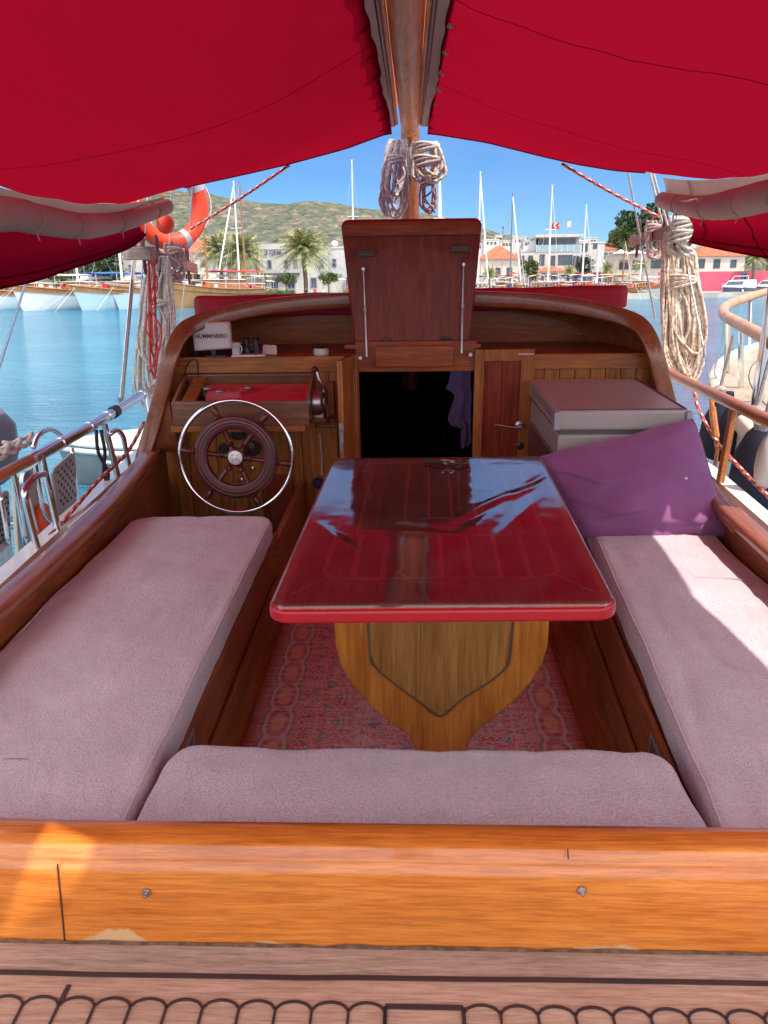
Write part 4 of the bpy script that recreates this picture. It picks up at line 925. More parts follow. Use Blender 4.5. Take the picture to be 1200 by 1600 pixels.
def pad(cs, z0, z1, edge, rad, crown=.01, wob=.004, slope=(0, 0), seed=0, sag=0.0):
    m = MB(); rings = []; cx = sum(c[0] for c in cs)/len(cs); cy = sum(c[1] for c in cs)/len(cs)
    spec = [(edge*.45, z0), (edge*.12, z0+edge*.12), (0, z0+edge*.45), (0, z1-edge)]+[(edge*(1-math.cos(R(a))), z1-edge+edge*math.sin(R(a))) for a in (18, 36, 54, 72, 90)]
    mind = min((Vector(cs[i])-Vector(cs[(i+1) % len(cs)])).length for i in range(len(cs)))/2
    for f in (.04, .08, .12, .16, .2, .25, .3, .36, .42, .48, .54, .6, .66, .72, .78, .84, .88, .92): spec.append((edge+(mind-edge)*f*.98, z1+crown*math.sin(f*1.57)))
    for (ins, z) in spec:
        q = ring_pts(cs, ins, rad)
        rings.append([Vector((p.x+wob*nz(p.x*5, p.y*5, seed)+wob*.6*nz(p.x*14, p.y*14, z*9+seed), p.y+wob*nz(p.x*5, p.y*5, seed+9), z+wob*1.6*nz(p.x*3, p.y*3, seed+3)+wob*.8*nz(p.x*9, p.y*9, seed+5)+(crease(p.x, p.y, seed) if z > z1-.02 and seed < 9 else 0)+slope[0]*(p.x-cx)+slope[1]*(p.y-cy))) for p in q])
    n = len(rings[0]); m.v = [p for r_ in rings for p in r_]
    for i in range(len(rings)-1):
        for k in range(n): m.f.append((i*n+k, i*n+(k+1) % n, (i+1)*n+(k+1) % n, (i+1)*n+k)); m.m.append(0)
    m.f.append(tuple(range(n))[::-1]); m.m += [0]
    l0 = (Vector(cs[0])-Vector(cs[1])).length+(Vector(cs[2])-Vector(cs[3])).length; l1 = (Vector(cs[1])-Vector(cs[2])).length+(Vector(cs[3])-Vector(cs[0])).length
    o_ = (len(rings)-1)*n; bl_k = 6+DD; md = 6+DD//2; c_ = 2*md+(2*bl_k if l0 > l1 else 0); f0 = c_//2-2*bl_k
    for i in range(f0, f0+2*bl_k):
        q = [o_+i % n, o_+(i+1) % n, o_+(c_-i-1) % n, o_+(c_-i) % n]; q = list(dict.fromkeys(q)); m.f.append(tuple(q)); m.m.append(0)
    seam = [p.copy() for p in rings[6]]
    return m, seam
def cushion(name, label, cs, z0, z1, edge, rad, mt, **k):
    g = k.pop('group', None); pipe = k.pop('pipe', True)
    m, seam = pad(cs, z0, z1, edge, rad, **k)
    o = m.build(name, mt, smooth=180); tag(o, label, 'cushion', g)
    if pipe:
        q = MB(); q.tube(seam[::2], .0035, 6, True); q.build('piping', mt, o, smooth=180)
    return o
GC = 'seat cushions round the cockpit'
cushion('seat_cushion', 'long mauve towelling cushion on the left bench below the steering wheel', [(-1.315, 1.25), (-.628, 1.25), (-.635, 3.38), (-1.30, 3.38)], -1.29, -1.197, .028, .09, M_towel, crown=.012, wob=.005, seed=1, group=GC)
cushion('seat_cushion', 'long mauve towelling cushion on the right bench, partly in the sun', [(.655, 1.25), (1.315, 1.25), (1.315, 3.3), (.80, 3.3)], -1.29, -1.197, .032, .06, M_towel, crown=.012, wob=.005, seed=4, group=GC)
cushion('seat_cushion', 'short mauve towelling cushion on the aft bench between the two long ones', [(-.618, 1.245), (.645, 1.245), (.635, 1.625), (-.605, 1.625)], -1.29, -1.18, .038, .085, M_towel2, crown=.012, wob=.006, seed=7, group=GC, pipe=False)
m = MB(); sq = [B(1106, 905, z=-1.192), B(1150, 906, z=-1.19), B(1205, 907, z=-1.192)]; m.tube([Vector((1.05, sq[0].y, -1.186)), Vector((1.15, sq[1].y, -1.184)), Vector((1.28, sq[1].y-.01, -1.187))], .0022, 5)
rc_ = [o for o in COL.objects if o.name == 'seat_cushion.001'][0]; m.build('cross_seam', mat('seam_thread', (.35, .29, .27), .9), rc_)
# sun pad on cabin roof
cushion('sun_pad', 'long red pad lying on the cabin roof behind the varnished hood', [(-1.36, 4.9), (1.34, 4.9), (1.3, 6.3), (-1.3, 6.3)], -.46, -.325, .035, .06, M_redpad, crown=.0, wob=.005, slope=(.014, -.07), seed=11, pipe=False)
# pillow
A, Bp, C, D = B(836, 712, y=3.36), B(1088, 648, y=3.40), B(1152, 842, y=3.14), B(905, 842, y=3.14)
m = MB(); thk = .13
def pil(sd):
    def f(u, v):
        bu = .5+(u-.5)*(1.02-.09*math.sin(math.pi*v)); bv = .5+(v-.5)*(1.02-.09*math.sin(math.pi*u)); kc = 1-.075*(abs(2*u-1)*abs(2*v-1))**3; bu = .5+(bu-.5)*kc; bv = .5+(bv-.5)*kc
        p = (A*(1-bu)+Bp*bu)*(1-bv)+(D*(1-bu)+C*bu)*bv
        e = (math.sin(math.pi*u)*math.sin(math.pi*v)); h = max(0, e)**.36
        wr_ = 1.7*(.018*nz(u*3.2, v*6, 2)+.009*nz(u*5, v*14, 5)+.010*math.exp(-((u-.25-.5*v)/.05)**2)*max(0, .5-v)-.02*math.exp(-((v-.75+.5*u)/.05)**2)*max(0, .6-u)-.018*math.exp(-((v-.12-.5*u)/.03)**2)*max(0, .45-u)*2-.02*math.exp(-((u-.86+.1*v)/.025)**2)*max(0, v-.6)*2-.014*math.exp(-((u-.78+.25*v)/.02)**2)*max(0, v-.7)*3)
        corner = .012*math.sin(u*23+v*9)*(1-h)
        return p+Vector((0, -sd*(thk*h if sd > 0 else .05*h)+(wr_*h if sd > 0 else 0)-corner*.4, .02*(1-v)*0+wr_*.6*h))
    return f
m.grid(pil(1), 40, 34); m.grid(pil(-1), 20, 16)
o = m.build('floor_cushion', M_purple, smooth=180, base=(1.05, 3.1, -1.2)); tag(o, 'large purple cushion leaning against the grey cool box on the right', 'cushion')
m = MB(); pb = pil(1)(.80, .42); m.lathe(pb, (0, -1, 0), [(0, .007), (.003, .006), (.004, .003)], 12); m.build('button', M_plast, o)
m = MB(); rng = [pil(1)(t/20, 0) for t in range(21)]+[pil(1)(1, t/20) for t in range(1, 21)]+[pil(1)(1-t/20, 1) for t in range(1, 21)]+[pil(1)(0, 1-t/20) for t in range(1, 20)]; m.tube(rng, .004, 6, True); m.build('piping', M_purple, o, smooth=180)

# ================================================================== COOL BOX
fx = thing('cool_box', 'large grey chest cool box standing against the planked bulkhead', 'cool box', (.9, 3.9, -1.29))
zt2 = B(975, 641, y=3.47).z; bl_ = B(846, 600, z=zt2); brr = B(1018, 588, z=zt2)
x0 = B(871, 643, y=3.47).x; x1 = B(1078, 640, y=3.47).x; yb = YB-.06; y0 = 3.47; sh_ = .03
def boxq(m, z0, z1, o=0): m.prism([(x0-o, y0-o, z0), (x1+o, y0-o, z0), (x1+o-.0, yb+o, z0), (x0-o+.0, yb+o, z0)], (0, 0, z1-z0))
m = MB(); boxq(m, -1.285, zt2-.115, -.012); m.build('chest_body', M_freezer, fx, bevel=.012, seg=3)
m = MB(); boxq(m, zt2-.115, zt2-.095, -.018); m.build('lid_gasket', mat('gasket_grey', (.12, .10, .10), .7), fx)
m = MB(); boxq(m, zt2-.095, zt2, 0); lid_ = m.build('chest_lid', M_freezer, fx, bevel=.014, seg=3)
m = MB()
for a_, b_ in (((x0+.012, y0+.012), (x1-.012, y0+.012)), ((x1-.012, y0+.012), (x1-.012, yb-.02))): m.tube([(a_[0], a_[1], zt2+.001), (b_[0], b_[1], zt2+.001)], .0045, 6)
m.build('lid_trim', mat('dark_trim', (.10, .085, .09), .5), lid_)
for xx in (x0, x1):
    m = MB(); m.box((xx, y0, zt2-.048), (.03, .03, .085)); m.build('lid_corner', mat('corner_cap', (.36, .33, .34), .4), lid_, bevel=.006)
m = MB()
for i in range(2): m.bb((x0-.002, y0+.1, zt2-.055+.02*i), (x0, yb-.1, zt2-.05+.02*i))
m.bb((x0-.004, y0+.05, -1.2), (x0+.01, yb-.1, -.95)); m.build('side_grille', M_steel2, fx)

# ================================================================== TABLE
TZ = -.80
tb = thing('table', 'varnished dark red table with pale inlay under a wrinkled clear cover', 'table', (.1, 2.4, SZ))
tc4 = [B(418, 948, z=TZ), B(967, 943, z=TZ), B(846, 713, z=TZ), B(520, 716, z=TZ)]
x0 = (tc4[0].x+tc4[3].x)/2; x1 = (tc4[1].x+tc4[2].x)/2; y0 = (tc4[0].y+tc4[1].y)/2; y1 = (tc4[2].y+tc4[3].y)/2
skew = 0
def T(u, v, d=0):
    return (tc4[0]*(1-u)+tc4[1]*u)*(1-v)+(tc4[3]*(1-u)+tc4[2]*u)*v+Vector((0, 0, d))
def trect(u0, v0, u1, v1, r_, asp=None):
    asp = asp or 1/1.6; q = []
    for cu, cv, a0 in ((u1-r_, v1-r_*asp, 0), (u0+r_, v1-r_*asp, 90), (u0+r_, v0+r_*asp, 180), (u1-r_, v0+r_*asp, 270)):
        for i in range(7): q.append((cu+r_*math.cos(R(a0+15*i)), cv+r_*asp*math.sin(R(a0+15*i))))
    return q
m = MB(); m.prism([T(u, v, -.034) for u, v in trect(0, 0, 1, 1, .06)], (0, 0, .026))
top = m.build('tabletop', wood('table_mahogany', (.46, .075, .035), (.70, .16, .08), 'y', .9, .3, .3), tb, bevel=.005)
m = MB(); m.prism([T(u, v, -.045) for u, v in trect(-.006, -.004, 1.006, 1.004, .065)], (0, 0, .036)); m.build('red_edge_skirt', M_redvinyl, top, bevel=.009, seg=4)
inl = mat('pale_inlay', (.95, .80, .58), .4, 0, .1, 10); dk_ = wood('inlay_dark', (.16, .025, .014), (.28, .05, .03), 'y', .9, .3, .2)
def line(m, pts, w=.013):
    strip(m, [T(u, v, -.0079) for u, v in pts], w, .0018)
m = MB(); m.prism([T(u, v, -.0082) for u, v in ((.275, .42), (.725, .42), (.725, .955), (.275, .955))], (0, 0, .0010)); m.build('centre_panel', dk_, top, smooth=0)
m = MB()
rr_ = trect(.13, .13, .87, .955, .07); line(m, rr_+[rr_[0]])
line(m, [(.13, .36), (.87, .36)], .006)
for i in range(1, 8): line(m, [(.13+.74*i/8, .135), (.13+.74*i/8, .36)])
for u in (.205, .795): line(m, [(u, .36), (u, .95)], .006)
for u in (.37, .46, .55, .64): line(m, [(u, .47), (u, .9)], .0075)
line(m, [(.33, .47), (.67, .47)], .006); line(m, [(.33, .9), (.67, .9)], .006); line(m, [(.14, .875), (.86, .875)], .005)
for u0, v0, u1, v1 in ((.15, .145, .05, .06), (.85, .145, .95, .06)): line(m, [(u0, v0), (u1, v1)], .005)
for i in range(1, 7): line(m, [(.2+.6*i/7, .88), (.2+.6*i/7, .95)], .005)
m.build('inlay_lines', inl, top, smooth=0)
def cover(u, v):
    p = T(u, v); d = 0
    ridge = lambda a, b, c0, w_: math.exp(-((a*u+b*v-c0)/w_)**2)
    d += .0026*nz(u*2.2, v*3.1, 1)+.0008*nz(u*5, v*6, 4)+.0003*nz(u*18, v*26, 7)
    d += .007*ridge(-.55, .75, .03, .022)*max(0, min(1, (u-.55)*4))*max(0, min(1, (1.0-u)*5))
    d += .005*ridge(-.9, .6, -.44, .03)*max(0, min(1, (u-.6)*4))*max(0, min(1, (.7-v)*4))
    d -= .004*ridge(-.7, .7, -.12, .02)*max(0, min(1, (u-.5)*4))
    d += .004*ridge(.7, .7, .33, .02)*max(0, min(1, (.3-u)*6))*max(0, min(1, (.5-v)*4))
    d += .003*ridge(.1, 1, .40, .02)*max(0, min(1, (u-.2)*4))*max(0, min(1, (.6-u)*4))
    e = min(min(u, 1-u)*.92, min(v, 1-v)*1.45); d *= min(1, e*9)
    drop = -.028*max(0, 1-e/.008) if e < .008 else 0
    return p+Vector((0, 0, .003+d*1.0+drop))
def cov(a, b):
    # squircle-ish corner rounding
    u, v = a, b; r_ = .055; asp = .62
    for cu, su in ((r_, -1), (1-r_, 1)):
        for cv, sv in ((r_*asp, -1), (1-r_*asp, 1)):
            if (u-cu)*su > 0 and (v-cv)*sv > 0:
                dx, dy = (u-cu)/r_, (v-cv)/(r_*asp); mx_q = max(abs(dx), abs(dy)); ln2 = math.hypot(dx, dy)
                if ln2 > 0: k = mx_q/ln2; u = cu+dx*k*r_; v = cv+dy*k*r_*asp
    return u, v
def ease(t): return .5-.5*math.cos(math.pi*t) if False else t
knots = [0, .002, .005, .009, .015]+[.025+.95*i/120 for i in range(121)]+[.985, .991, .995, .998, 1]
m = MB(); nk = len(knots)
for a in knots:
    for b in knots: u, v = cov(a, b); m.v.append(cover(u, v))
for i in range(nk-1):
    for j in range(nk-1): m.f.append((i*nk+j, (i+1)*nk+j, (i+1)*nk+j+1, i*nk+j+1)); m.m.append(0)
cv_ = m.build('clear_cover', M_pvc, tb, smooth=180)
# pedestal
yp = 2.2
og = [(522, 962), (524, 1010), (532, 1040), (548, 1068), (578, 1103), (610, 1130), (634, 1145), (643, 1158), (648, 1172), (650, 1200)]
og2 = [(730, 1200), (730, 1172), (736, 1156), (747, 1142), (772, 1122), (804, 1096), (832, 1064), (849, 1035), (856, 1010), (859, 962)]
O_ = [B(a, b, y=yp) for a, b in og+og2]; zb2 = SZ+.002
top_z = TZ-.046
O_[0].z = top_z; O_[-1].z = top_z
for q in O_:
    if q.z < zb2: q.z = zb2
ig = [(573, 962), (578, 1015), (588, 1042), (615, 1066), (655, 1095), (688, 1118), (722, 1091), (762, 1066), (788, 1044), (797, 1016), (803, 962)]
I_ = [B(a, b, y=yp-.001) for a, b in ig]; I_[0].z = top_z; I_[-1].z = top_z
def ped(yo, nm):
    m = MB(); m.prism([q+Vector((0, yo, 0)) for q in O_], (0, .045, 0)); o = m.build(nm, M_ped, tb, bevel=.006)
    return o
o = ped(0, 'pedestal'); ped(.55, 'pedestal')
m = MB(); c = Vector((sum(q.x for q in I_)/len(I_), 0, top_z))
nI = len(I_); grv = MB()
for i in range(nI-1):
    pass
grv.tube(smooth_path([q+Vector((0, -.001, 0)) for q in I_], 4), .0055, 6); grv.build('carved_groove', mat('groove_brown', (.10, .055, .03), .8), o)
m = MB(); m.prism([q+Vector((0, -.004, 0)) for q in I_], (0, .006, 0)); ip_ = m.build('raised_panel', wood('panel_iroko', (.30, .13, .03), (.50, .25, .07), 'z', .7, .35, .5), o)
m = MB(); xm = B(657, 1000, y=yp).x; m.tube([(xm, yp-.0045, top_z), (xm, yp-.0045, B(657, 1085, y=yp).z)], .0012, 5); m.build('panel_joint', M_caulk, ip_)
m = MB(); m.bb((xm-.02, yp+.04, -1.2), (xm+.14, yp+.56, -1.12)); m.bb((-.18, yp-.1, TZ-.07), (.42, yp+.65, TZ-.0455)); m.build('table_frame', M_ped, tb)

# keys
kk = thing('bunch_of_keys', 'small bunch of keys lying on the far end of the table', 'keys', B(700, 727, z=TZ+.006))
kc = BASE[kk.name]
for i in range(6):
    a = i*1.1+.3; d = Vector((math.cos(a), math.sin(a)*.8, 0)); q = kc+Vector((.02*math.cos(i*2), .015*math.sin(i*3), .004+.003*i)); m = MB()
    m.lathe(q, (0, 0, 1), [(0, .011), (.002, .011)], 10); m.box(q+d*.024+Vector((0, 0, .001)), (.034, .006, .002), Matrix.Rotation(math.atan2(d.y, d.x), 3, 'Z')); m.build('key', M_steel2 if i % 2 else M_bronze, kk)
m = MB(); m.tube([kc+Vector((.014*math.cos(a*.5), .014*math.sin(a*.5), .012)) for a in range(13)], .0015, 5); m.build('key_ring', M_chrome, kk)
m = MB(); m.tube([kc+Vector((-.015, 0, .008)), kc+Vector((-.05, .015, .01)), kc+Vector((-.085, .03, .006))], [.006, .004, .008], 8); m.tube([kc+Vector((.02, 0, .008)), kc+Vector((.05, -.01, .008)), kc+Vector((.075, .012, .006))], .006, 8); m.build('key_fob', M_black, kk)

# rug
def rugmat():
    m, t, p = base_mat('faded_oriental_rug'); K = t.links.new
    tc = N(t, 'ShaderNodeTexCoord'); sp = N(t, 'ShaderNodeSeparateXYZ'); K(tc.outputs['Object'], sp.inputs[0])
    ab = N(t, 'ShaderNodeMath', operation='ABSOLUTE'); K(sp.outputs['X'], ab.inputs[0])
    # quantised coordinates give woven, blocky motifs
    def quant(o, s):
        a = N(t, 'ShaderNodeMath', operation='MULTIPLY'); a.inputs[1].default_value = s; b = N(t, 'ShaderNodeMath', operation='FLOOR'); K(o, a.inputs[0]); K(a.outputs[0], b.inputs[0]); return b.outputs[0]
    cx = N(t, 'ShaderNodeCombineXYZ'); K(quant(ab.outputs[0], 150), cx.inputs[0])
    yy = N(t, 'ShaderNodeMath', operation='PINGPONG'); yy.inputs[1].default_value = .085; K(sp.outputs['Y'], yy.inputs[0]); K(quant(yy.outputs[0], 150), cx.inputs[1])
    xx = N(t, 'ShaderNodeMath', operation='PINGPONG'); xx.inputs[1].default_value = .06; K(ab.outputs[0], xx.inputs[0])
    v = N(t, 'ShaderNodeTexVoronoi', feature='F1', distance='MANHATTAN'); v.inputs['Scale'].default_value = .22; K(cx.outputs[0], v.inputs['Vector'])
    r = N(t, 'ShaderNodeValToRGB'); r.color_ramp.interpolation = 'CONSTANT'; e = r.color_ramp.elements
    cols = [(.0, (.60, .38, .36)), (.22, (.62, .03, .06)), (.48, (.56, .34, .32)), (.56, (.42, .02, .04)), (.78, (.50, .30, .28)), (.92, (.16, .10, .14))]
    e[0].color = col4(cols[0][1]); e[1].position = cols[1][0]; e[1].color = col4(cols[1][1])
    for q, c in cols[2:]: k = e.new(q); k.color = col4(c)
    sc = N(t, 'ShaderNodeMath', operation='MULTIPLY'); sc.inputs[1].default_value = .9; K(v.outputs['Distance'], sc.inputs[0]); K(sc.outputs[0], r.inputs[0])
    # border band with orange medallions
    r2 = N(t, 'ShaderNodeValToRGB'); r2.color_ramp.interpolation = 'CONSTANT'; e = r2.color_ramp.elements
    e[0].color = (.62, .20, .10, 1); e[1].position = .3; e[1].color = (.36, .05, .07, 1); k = e.new(.5); k.color = (.55, .28, .26, 1); k = e.new(.62); k.color = (.14, .09, .13, 1); k = e.new(.74); k.color = (.52, .12, .10, 1)
    sc2 = N(t, 'ShaderNodeMath', operation='MULTIPLY'); sc2.inputs[1].default_value = 1.25
    ln = N(t, 'ShaderNodeVectorMath', operation='LENGTH'); c2 = N(t, 'ShaderNodeCombineXYZ')
    q1 = N(t, 'ShaderNodeMath', operation='SUBTRACT'); q1.inputs[1].default_value = .49; K(ab.outputs[0], q1.inputs[0])
    K(quant(q1.outputs[0], 190), c2.inputs[0]); K(quant(yy.outputs[0], 95), c2.inputs[1]); K(c2.outputs[0], ln.inputs[0]); s3 = N(t, 'ShaderNodeMath', operation='DIVIDE'); s3.inputs[1].default_value = 16; K(ln.outputs['Value'], s3.inputs[0]); K(s3.outputs[0], r2.inputs[0])
    gt = N(t, 'ShaderNodeMath', operation='GREATER_THAN'); gt.inputs[1].default_value = .42; K(ab.outputs[0], gt.inputs[0])
    mxx = N(t, 'ShaderNodeMix', data_type='RGBA'); K(gt.outputs[0], mxx.inputs['Factor']); K(r.outputs[0], mxx.inputs['A']); K(r2.outputs[0], mxx.inputs['B'])
    # wear
    w1 = N(t, 'ShaderNodeTexNoise'); w1.inputs['Scale'].default_value = 9; w1.inputs['Detail'].default_value = 10; w1.inputs['Roughness'].default_value = .8; mpn = N(t, 'ShaderNodeMapping'); mpn.inputs['Scale'].default_value = (1, 5, 1); K(tc.outputs['Object'], mpn.inputs[0]); K(mpn.outputs[0], w1.inputs['Vector'])
    rw = N(t, 'ShaderNodeValToRGB'); rw.color_ramp.elements[0].position = .38; rw.color_ramp.elements[1].position = .60; K(w1.outputs[0], rw.inputs[0])
    m3 = N(t, 'ShaderNodeMix', data_type='RGBA'); K(rw.outputs[0], m3.inputs['Factor']); K(mxx.outputs['Result'], m3.inputs['A']); m3.inputs['B'].default_value = (.60, .41, .40, 1)
    gg = N(t, 'ShaderNodeMath', operation='MULTIPLY'); gg.inputs[1].default_value = .68; K(rw.outputs[0], gg.inputs[0]); K(gg.outputs[0], m3.inputs['Factor'])
    K(m3.outputs['Result'], p.inputs['Base Color']); p.inputs['Roughness'].default_value = .95; p.inputs['Specular IOR Level'].default_value = .1
    bn = N(t, 'ShaderNodeTexNoise'); bn.inputs['Scale'].default_value = 400; bp_ = N(t, 'ShaderNodeBump'); bp_.inputs['Strength'].default_value = .4; bp_.inputs['Distance'].default_value = .002; K(tc.outputs['Object'], bn.inputs['Vector']); K(bn.outputs[0], bp_.inputs['Height']); K(bp_.outputs[0], p.inputs['Normal'])
    return m
m = MB(); m.grid(lambda u, v: (-.585+1.185*u, 1.62+1.95*v, SZ+.008+.003*nz(u*6, v*8, 3)), 20, 24)
o = m.build('rug', rugmat(), smooth=180, base=(.01, 2.2, SZ+.004), thick=.006); tag(o, 'faded red patterned rug on the cockpit floor under the table', 'rug')

# ================================================================== THINGS ON THE SHELVES
a, b, c, d = B(298, 504, y=YB-.02), B(358, 503, y=YB-.02), B(362, 545, y=YB-.03), B(303, 549, y=YB-.03)
cov_ = thing('instrument_cover', 'off white display cover with dark maker lettering standing on the left shelf', 'instrument', (a+c)/2*1)
cen = (a+b+c+d)/4
m = MB(); m.prism([cen+(q-cen)*1.0 for q in (a, b, c, d)], (0, .05, 0)); bd = m.build('cover_shell', M_plast, cov_, bevel=.012, seg=4)
m = MB(); m.prism([cen+(q-cen)*.9+Vector((0, -.003, 0)) for q in (a, b, c, d)], (0, .004, 0)); m.build('cover_face', M_plast, cov_, bevel=.002)
vs, fs = text_mesh('HUMMINBIRD', .030, .0004, .0004, 1.0)
wx = max(v.x for v in vs)-min(v.x for v in vs); sc = (b.x-a.x)*.82/wx; dxr = (b-a).normalized(); m = MB()
tcn = cen+Vector((0, -.0045, -.000)); m.add([tcn+dxr*v.x*sc+Vector((0, 0, 1))*v.y*sc*1.15+Vector((0, -v.z-.0005, 0)) for v in vs], fs); m.build('lettering', M_black, cov_, smooth=0)
m = MB(); m.box(cen+Vector((0, .03, -.08)), (.03, .03, .08)); m.box(cen+Vector((0.02, .03, -.115)), (.12, .08, .02)); m.build('mount', M_black, cov_, bevel=.003)
m = MB(); m.tube(smooth_path([B(x_, y_, y=YB-.045) for x_, y_ in ((287, 588), (292, 572), (300, 562), (308, 566), (309, 588))], 5), .0035, 6); tag(m.build('cable', M_black, smooth=180), 'thin black cable looping over the front of the left shelf', 'cable')
c = B(370, 547, y=YB+.03); c.z = zt+.036; m = MB(); m.box(c, (.045, .05, .078)); o = m.build('white_box', M_plast, bevel=.004); tag(o, 'small white box upright on the left shelf beside the display cover', 'box')
m = MB(); q = c+Vector((.022, -.035, .006)); m.tube([q+Vector((0, .004*math.sin(a_*.5), 0))+Vector((.016*math.cos(a_*.5), 0, .022*math.sin(a_*.5))) for a_ in range(13)], .003, 6, True); m.build('ear_loop', M_steel2, o)
bn_ = thing('binoculars', 'black binoculars standing on the left shelf', 'binoculars', B(393, 550, y=YB+.06)); c = B(393, 540, y=YB+.06); c.z = zt-.006
for s in (-1, 1):
    m = MB(); m.lathe(c+Vector((s*.028, 0, 0)), (0, 0, 1), [(0, .026), (.01, .027), (.05, .024), (.065, .018), (.085, .016), (.10, .019), (.105, .015)], 16); m.build('barrel', M_black, bn_)
m = MB(); m.box(c+Vector((0, 0, .05)), (.03, .02, .035)); m.tube(smooth_path([c+Vector((-.03, -.03, .02)), c+Vector((-.055, -.04, .05)), c+Vector((-.02, -.045, .06)), c+Vector((.03, -.04, .03)), c+Vector((.01, -.045, .0))], 4), .003, 5); m.build('bridge_and_strap', M_black, bn_)
a, b = B(408, 552, y=YB+.08), B(434, 540, y=YB+.12); m = MB(); a.z = zt-.004
m.prism([a, (b.x, a.y, a.z), (b.x-.006, a.y+.03, a.z+.05), (a.x+.008, a.y+.03, a.z+.055)], (0, .012, 0)); tag(m.build('white_card', M_plast, bevel=.004), 'pale plastic card leaning on the left shelf right of the binoculars', 'card')
m = MB(); q = B(388, 556, y=YB+.0); m.box((q.x, YB+.01, zt+.002), (.19, .06, .012), Matrix.Rotation(.1, 3, 'Z')); tag(m.build('booklet', M_whitep, bevel=.002), 'thin white booklet lying flat on the left shelf below the binoculars', 'booklet')
q = B(501, 548, y=YB+.02); m = MB(); m.lathe((q.x, YB+.04, zt-.004), (0, 0, 1), [(0, .04), (.006, .044), (.03, .044), (.04, .038), (.043, .02)], 24); o = m.build('plastic_tub', M_plast); tag(o, 'small round white tub near the end of the left shelf', 'tub')
m = MB(); m.lathe((q.x, YB+.04, zt+.036), (0, 0, 1), [(0, .036), (.006, .036), (.008, .03)], 24); m.build('tub_lid', M_black, o)
q = B(808, 541, y=YB+.04); m = MB(); m.box((q.x, YB+.0, zt+.003), (.17, .09, .006), Matrix.Rotation(-.02, 3, 'Z')); tag(m.build('papers', M_plast), 'pale folded papers on the shelf above the open door', 'papers')
for i, (px, w_) in enumerate(((303, .05), (330, .03), (345, .035))):
    q = B(px, 556, y=YB+.01); m = MB(); m.lathe((q.x, YB+.03, zt-.004), (0, 0, 1), [(0, w_*.5), (.012, w_*.55), (.02, w_*.3), (.035-.01*i, w_*.2)], 10); tag(m.build('small_fitting', M_steel2 if i else M_black), ('dark suction foot under the left end of the display cover', 'tiny grey fitting under the middle of the display cover', 'small grey fitting under the right corner of the display cover')[i], 'fitting')
# towel hanging in the doorway
a, b = B(700, 578, y=YB+.03), B(733, 576, y=YB+.03); m = MB()
ed_l = [(706, 574), (700, 600), (697, 607), (710, 618), (704, 640), (700, 658), (712, 668), (722, 652), (720, 685), (721, 701)]
ed_r = [(735, 574), (736, 590), (736, 605), (737, 618), (736, 640), (736, 658), (735, 668), (735, 674), (736, 688), (731, 696)]
lp = smooth_path([B(*q, y=YB+.05) for q in ed_l], 3); rp2 = smooth_path([B(*q, y=YB+.05) for q in ed_r], 3); nn2 = len(lp)-1
m.grid(lambda u, v: lp[int(u*nn2+.5)].lerp(rp2[int(u*nn2+.5)], v)+Vector((0, .014*math.sin(v*9+u*2)*(.3+u), 0)), nn2, 14)
tag(m.build('towel', M_darkpurple, smooth=180, thick=.005), 'dark purple towel hanging inside the open companionway', 'towel')
# ================================================================== WATER, LAND, HILL
def watermat():
    m, t, p = base_mat('harbour_water'); K = t.links.new
    p.inputs['Base Color'].default_value = (.012, .13, .19, 1); p.inputs['Roughness'].default_value = .07; p.inputs['IOR'].default_value = 1.33
    tc = N(t, 'ShaderNodeTexCoord'); mp1 = N(t, 'ShaderNodeMapping'); mp1.inputs['Scale'].default_value = (.55, 1.5, 1); K(tc.outputs['Object'], mp1.inputs[0])
    a = N(t, 'ShaderNodeTexNoise'); a.inputs['Scale'].default_value = 1.3; a.inputs['Detail'].default_value = 5; a.inputs['Roughness'].default_value = .68; a.inputs['Distortion'].default_value = .6; K(mp1.outputs[0], a.inputs['Vector'])
    b = N(t, 'ShaderNodeTexNoise'); b.inputs['Scale'].default_value = .35; b.inputs['Detail'].default_value = 3; K(mp1.outputs[0], b.inputs['Vector'])
    ad = N(t, 'ShaderNodeMath', operation='MULTIPLY_ADD'); ad.inputs[1].default_value = .5; K(b.outputs[0], ad.inputs[0]); K(a.outputs[0], ad.inputs[2])
    q = N(t, 'ShaderNodeBump'); q.inputs['Strength'].default_value = 1; q.inputs['Distance'].default_value = .65; K(ad.outputs[0], q.inputs['Height']); K(q.outputs[0], p.inputs['Normal'])
    c = N(t, 'ShaderNodeTexNoise'); c.inputs['Scale'].default_value = .09; c.inputs['Detail'].default_value = 4; K(tc.outputs['Object'], c.inputs['Vector'])
    r = N(t, 'ShaderNodeValToRGB'); r.color_ramp.elements[0].color = (.012, .13, .23, 1); r.color_ramp.elements[1].color = (.035, .22, .33, 1); r.color_ramp.elements[0].position = .35; r.color_ramp.elements[1].position = .65
    K(c.outputs[0], r.inputs[0]); K(r.outputs[0], p.inputs['Base Color'])
    return m
m = MB(); m.grid(lambda u, v: (-900+1800*u, -300+700*v, 0), 6, 6); tag(m.build('water', watermat(), fr=WORLD, base=(0, 0, 0), smooth=180), kind='structure')
def shore(x): return 137+.27*x
M_paving = mat('quay_paving', (.42, .38, .33), .9, 0, .2, .4)
m = MB(); n_ = 20
for i in range(n_+1):
    x = -420+840*i/n_; ys = shore(max(-180, min(220, x)))
    m.v += [Vector((x, ys, -1)), Vector((x, ys, .95)), Vector((x, 1500, .95))]
for i in range(n_): m.f += [(3*i, 3*i+3, 3*i+4, 3*i+1), (3*i+1, 3*i+4, 3*i+5, 3*i+2)]; m.m += [0, 0]
tag(m.build('quay_ground', M_paving, fr=WORLD, base=(0, 137, 0), smooth=0), kind='structure')
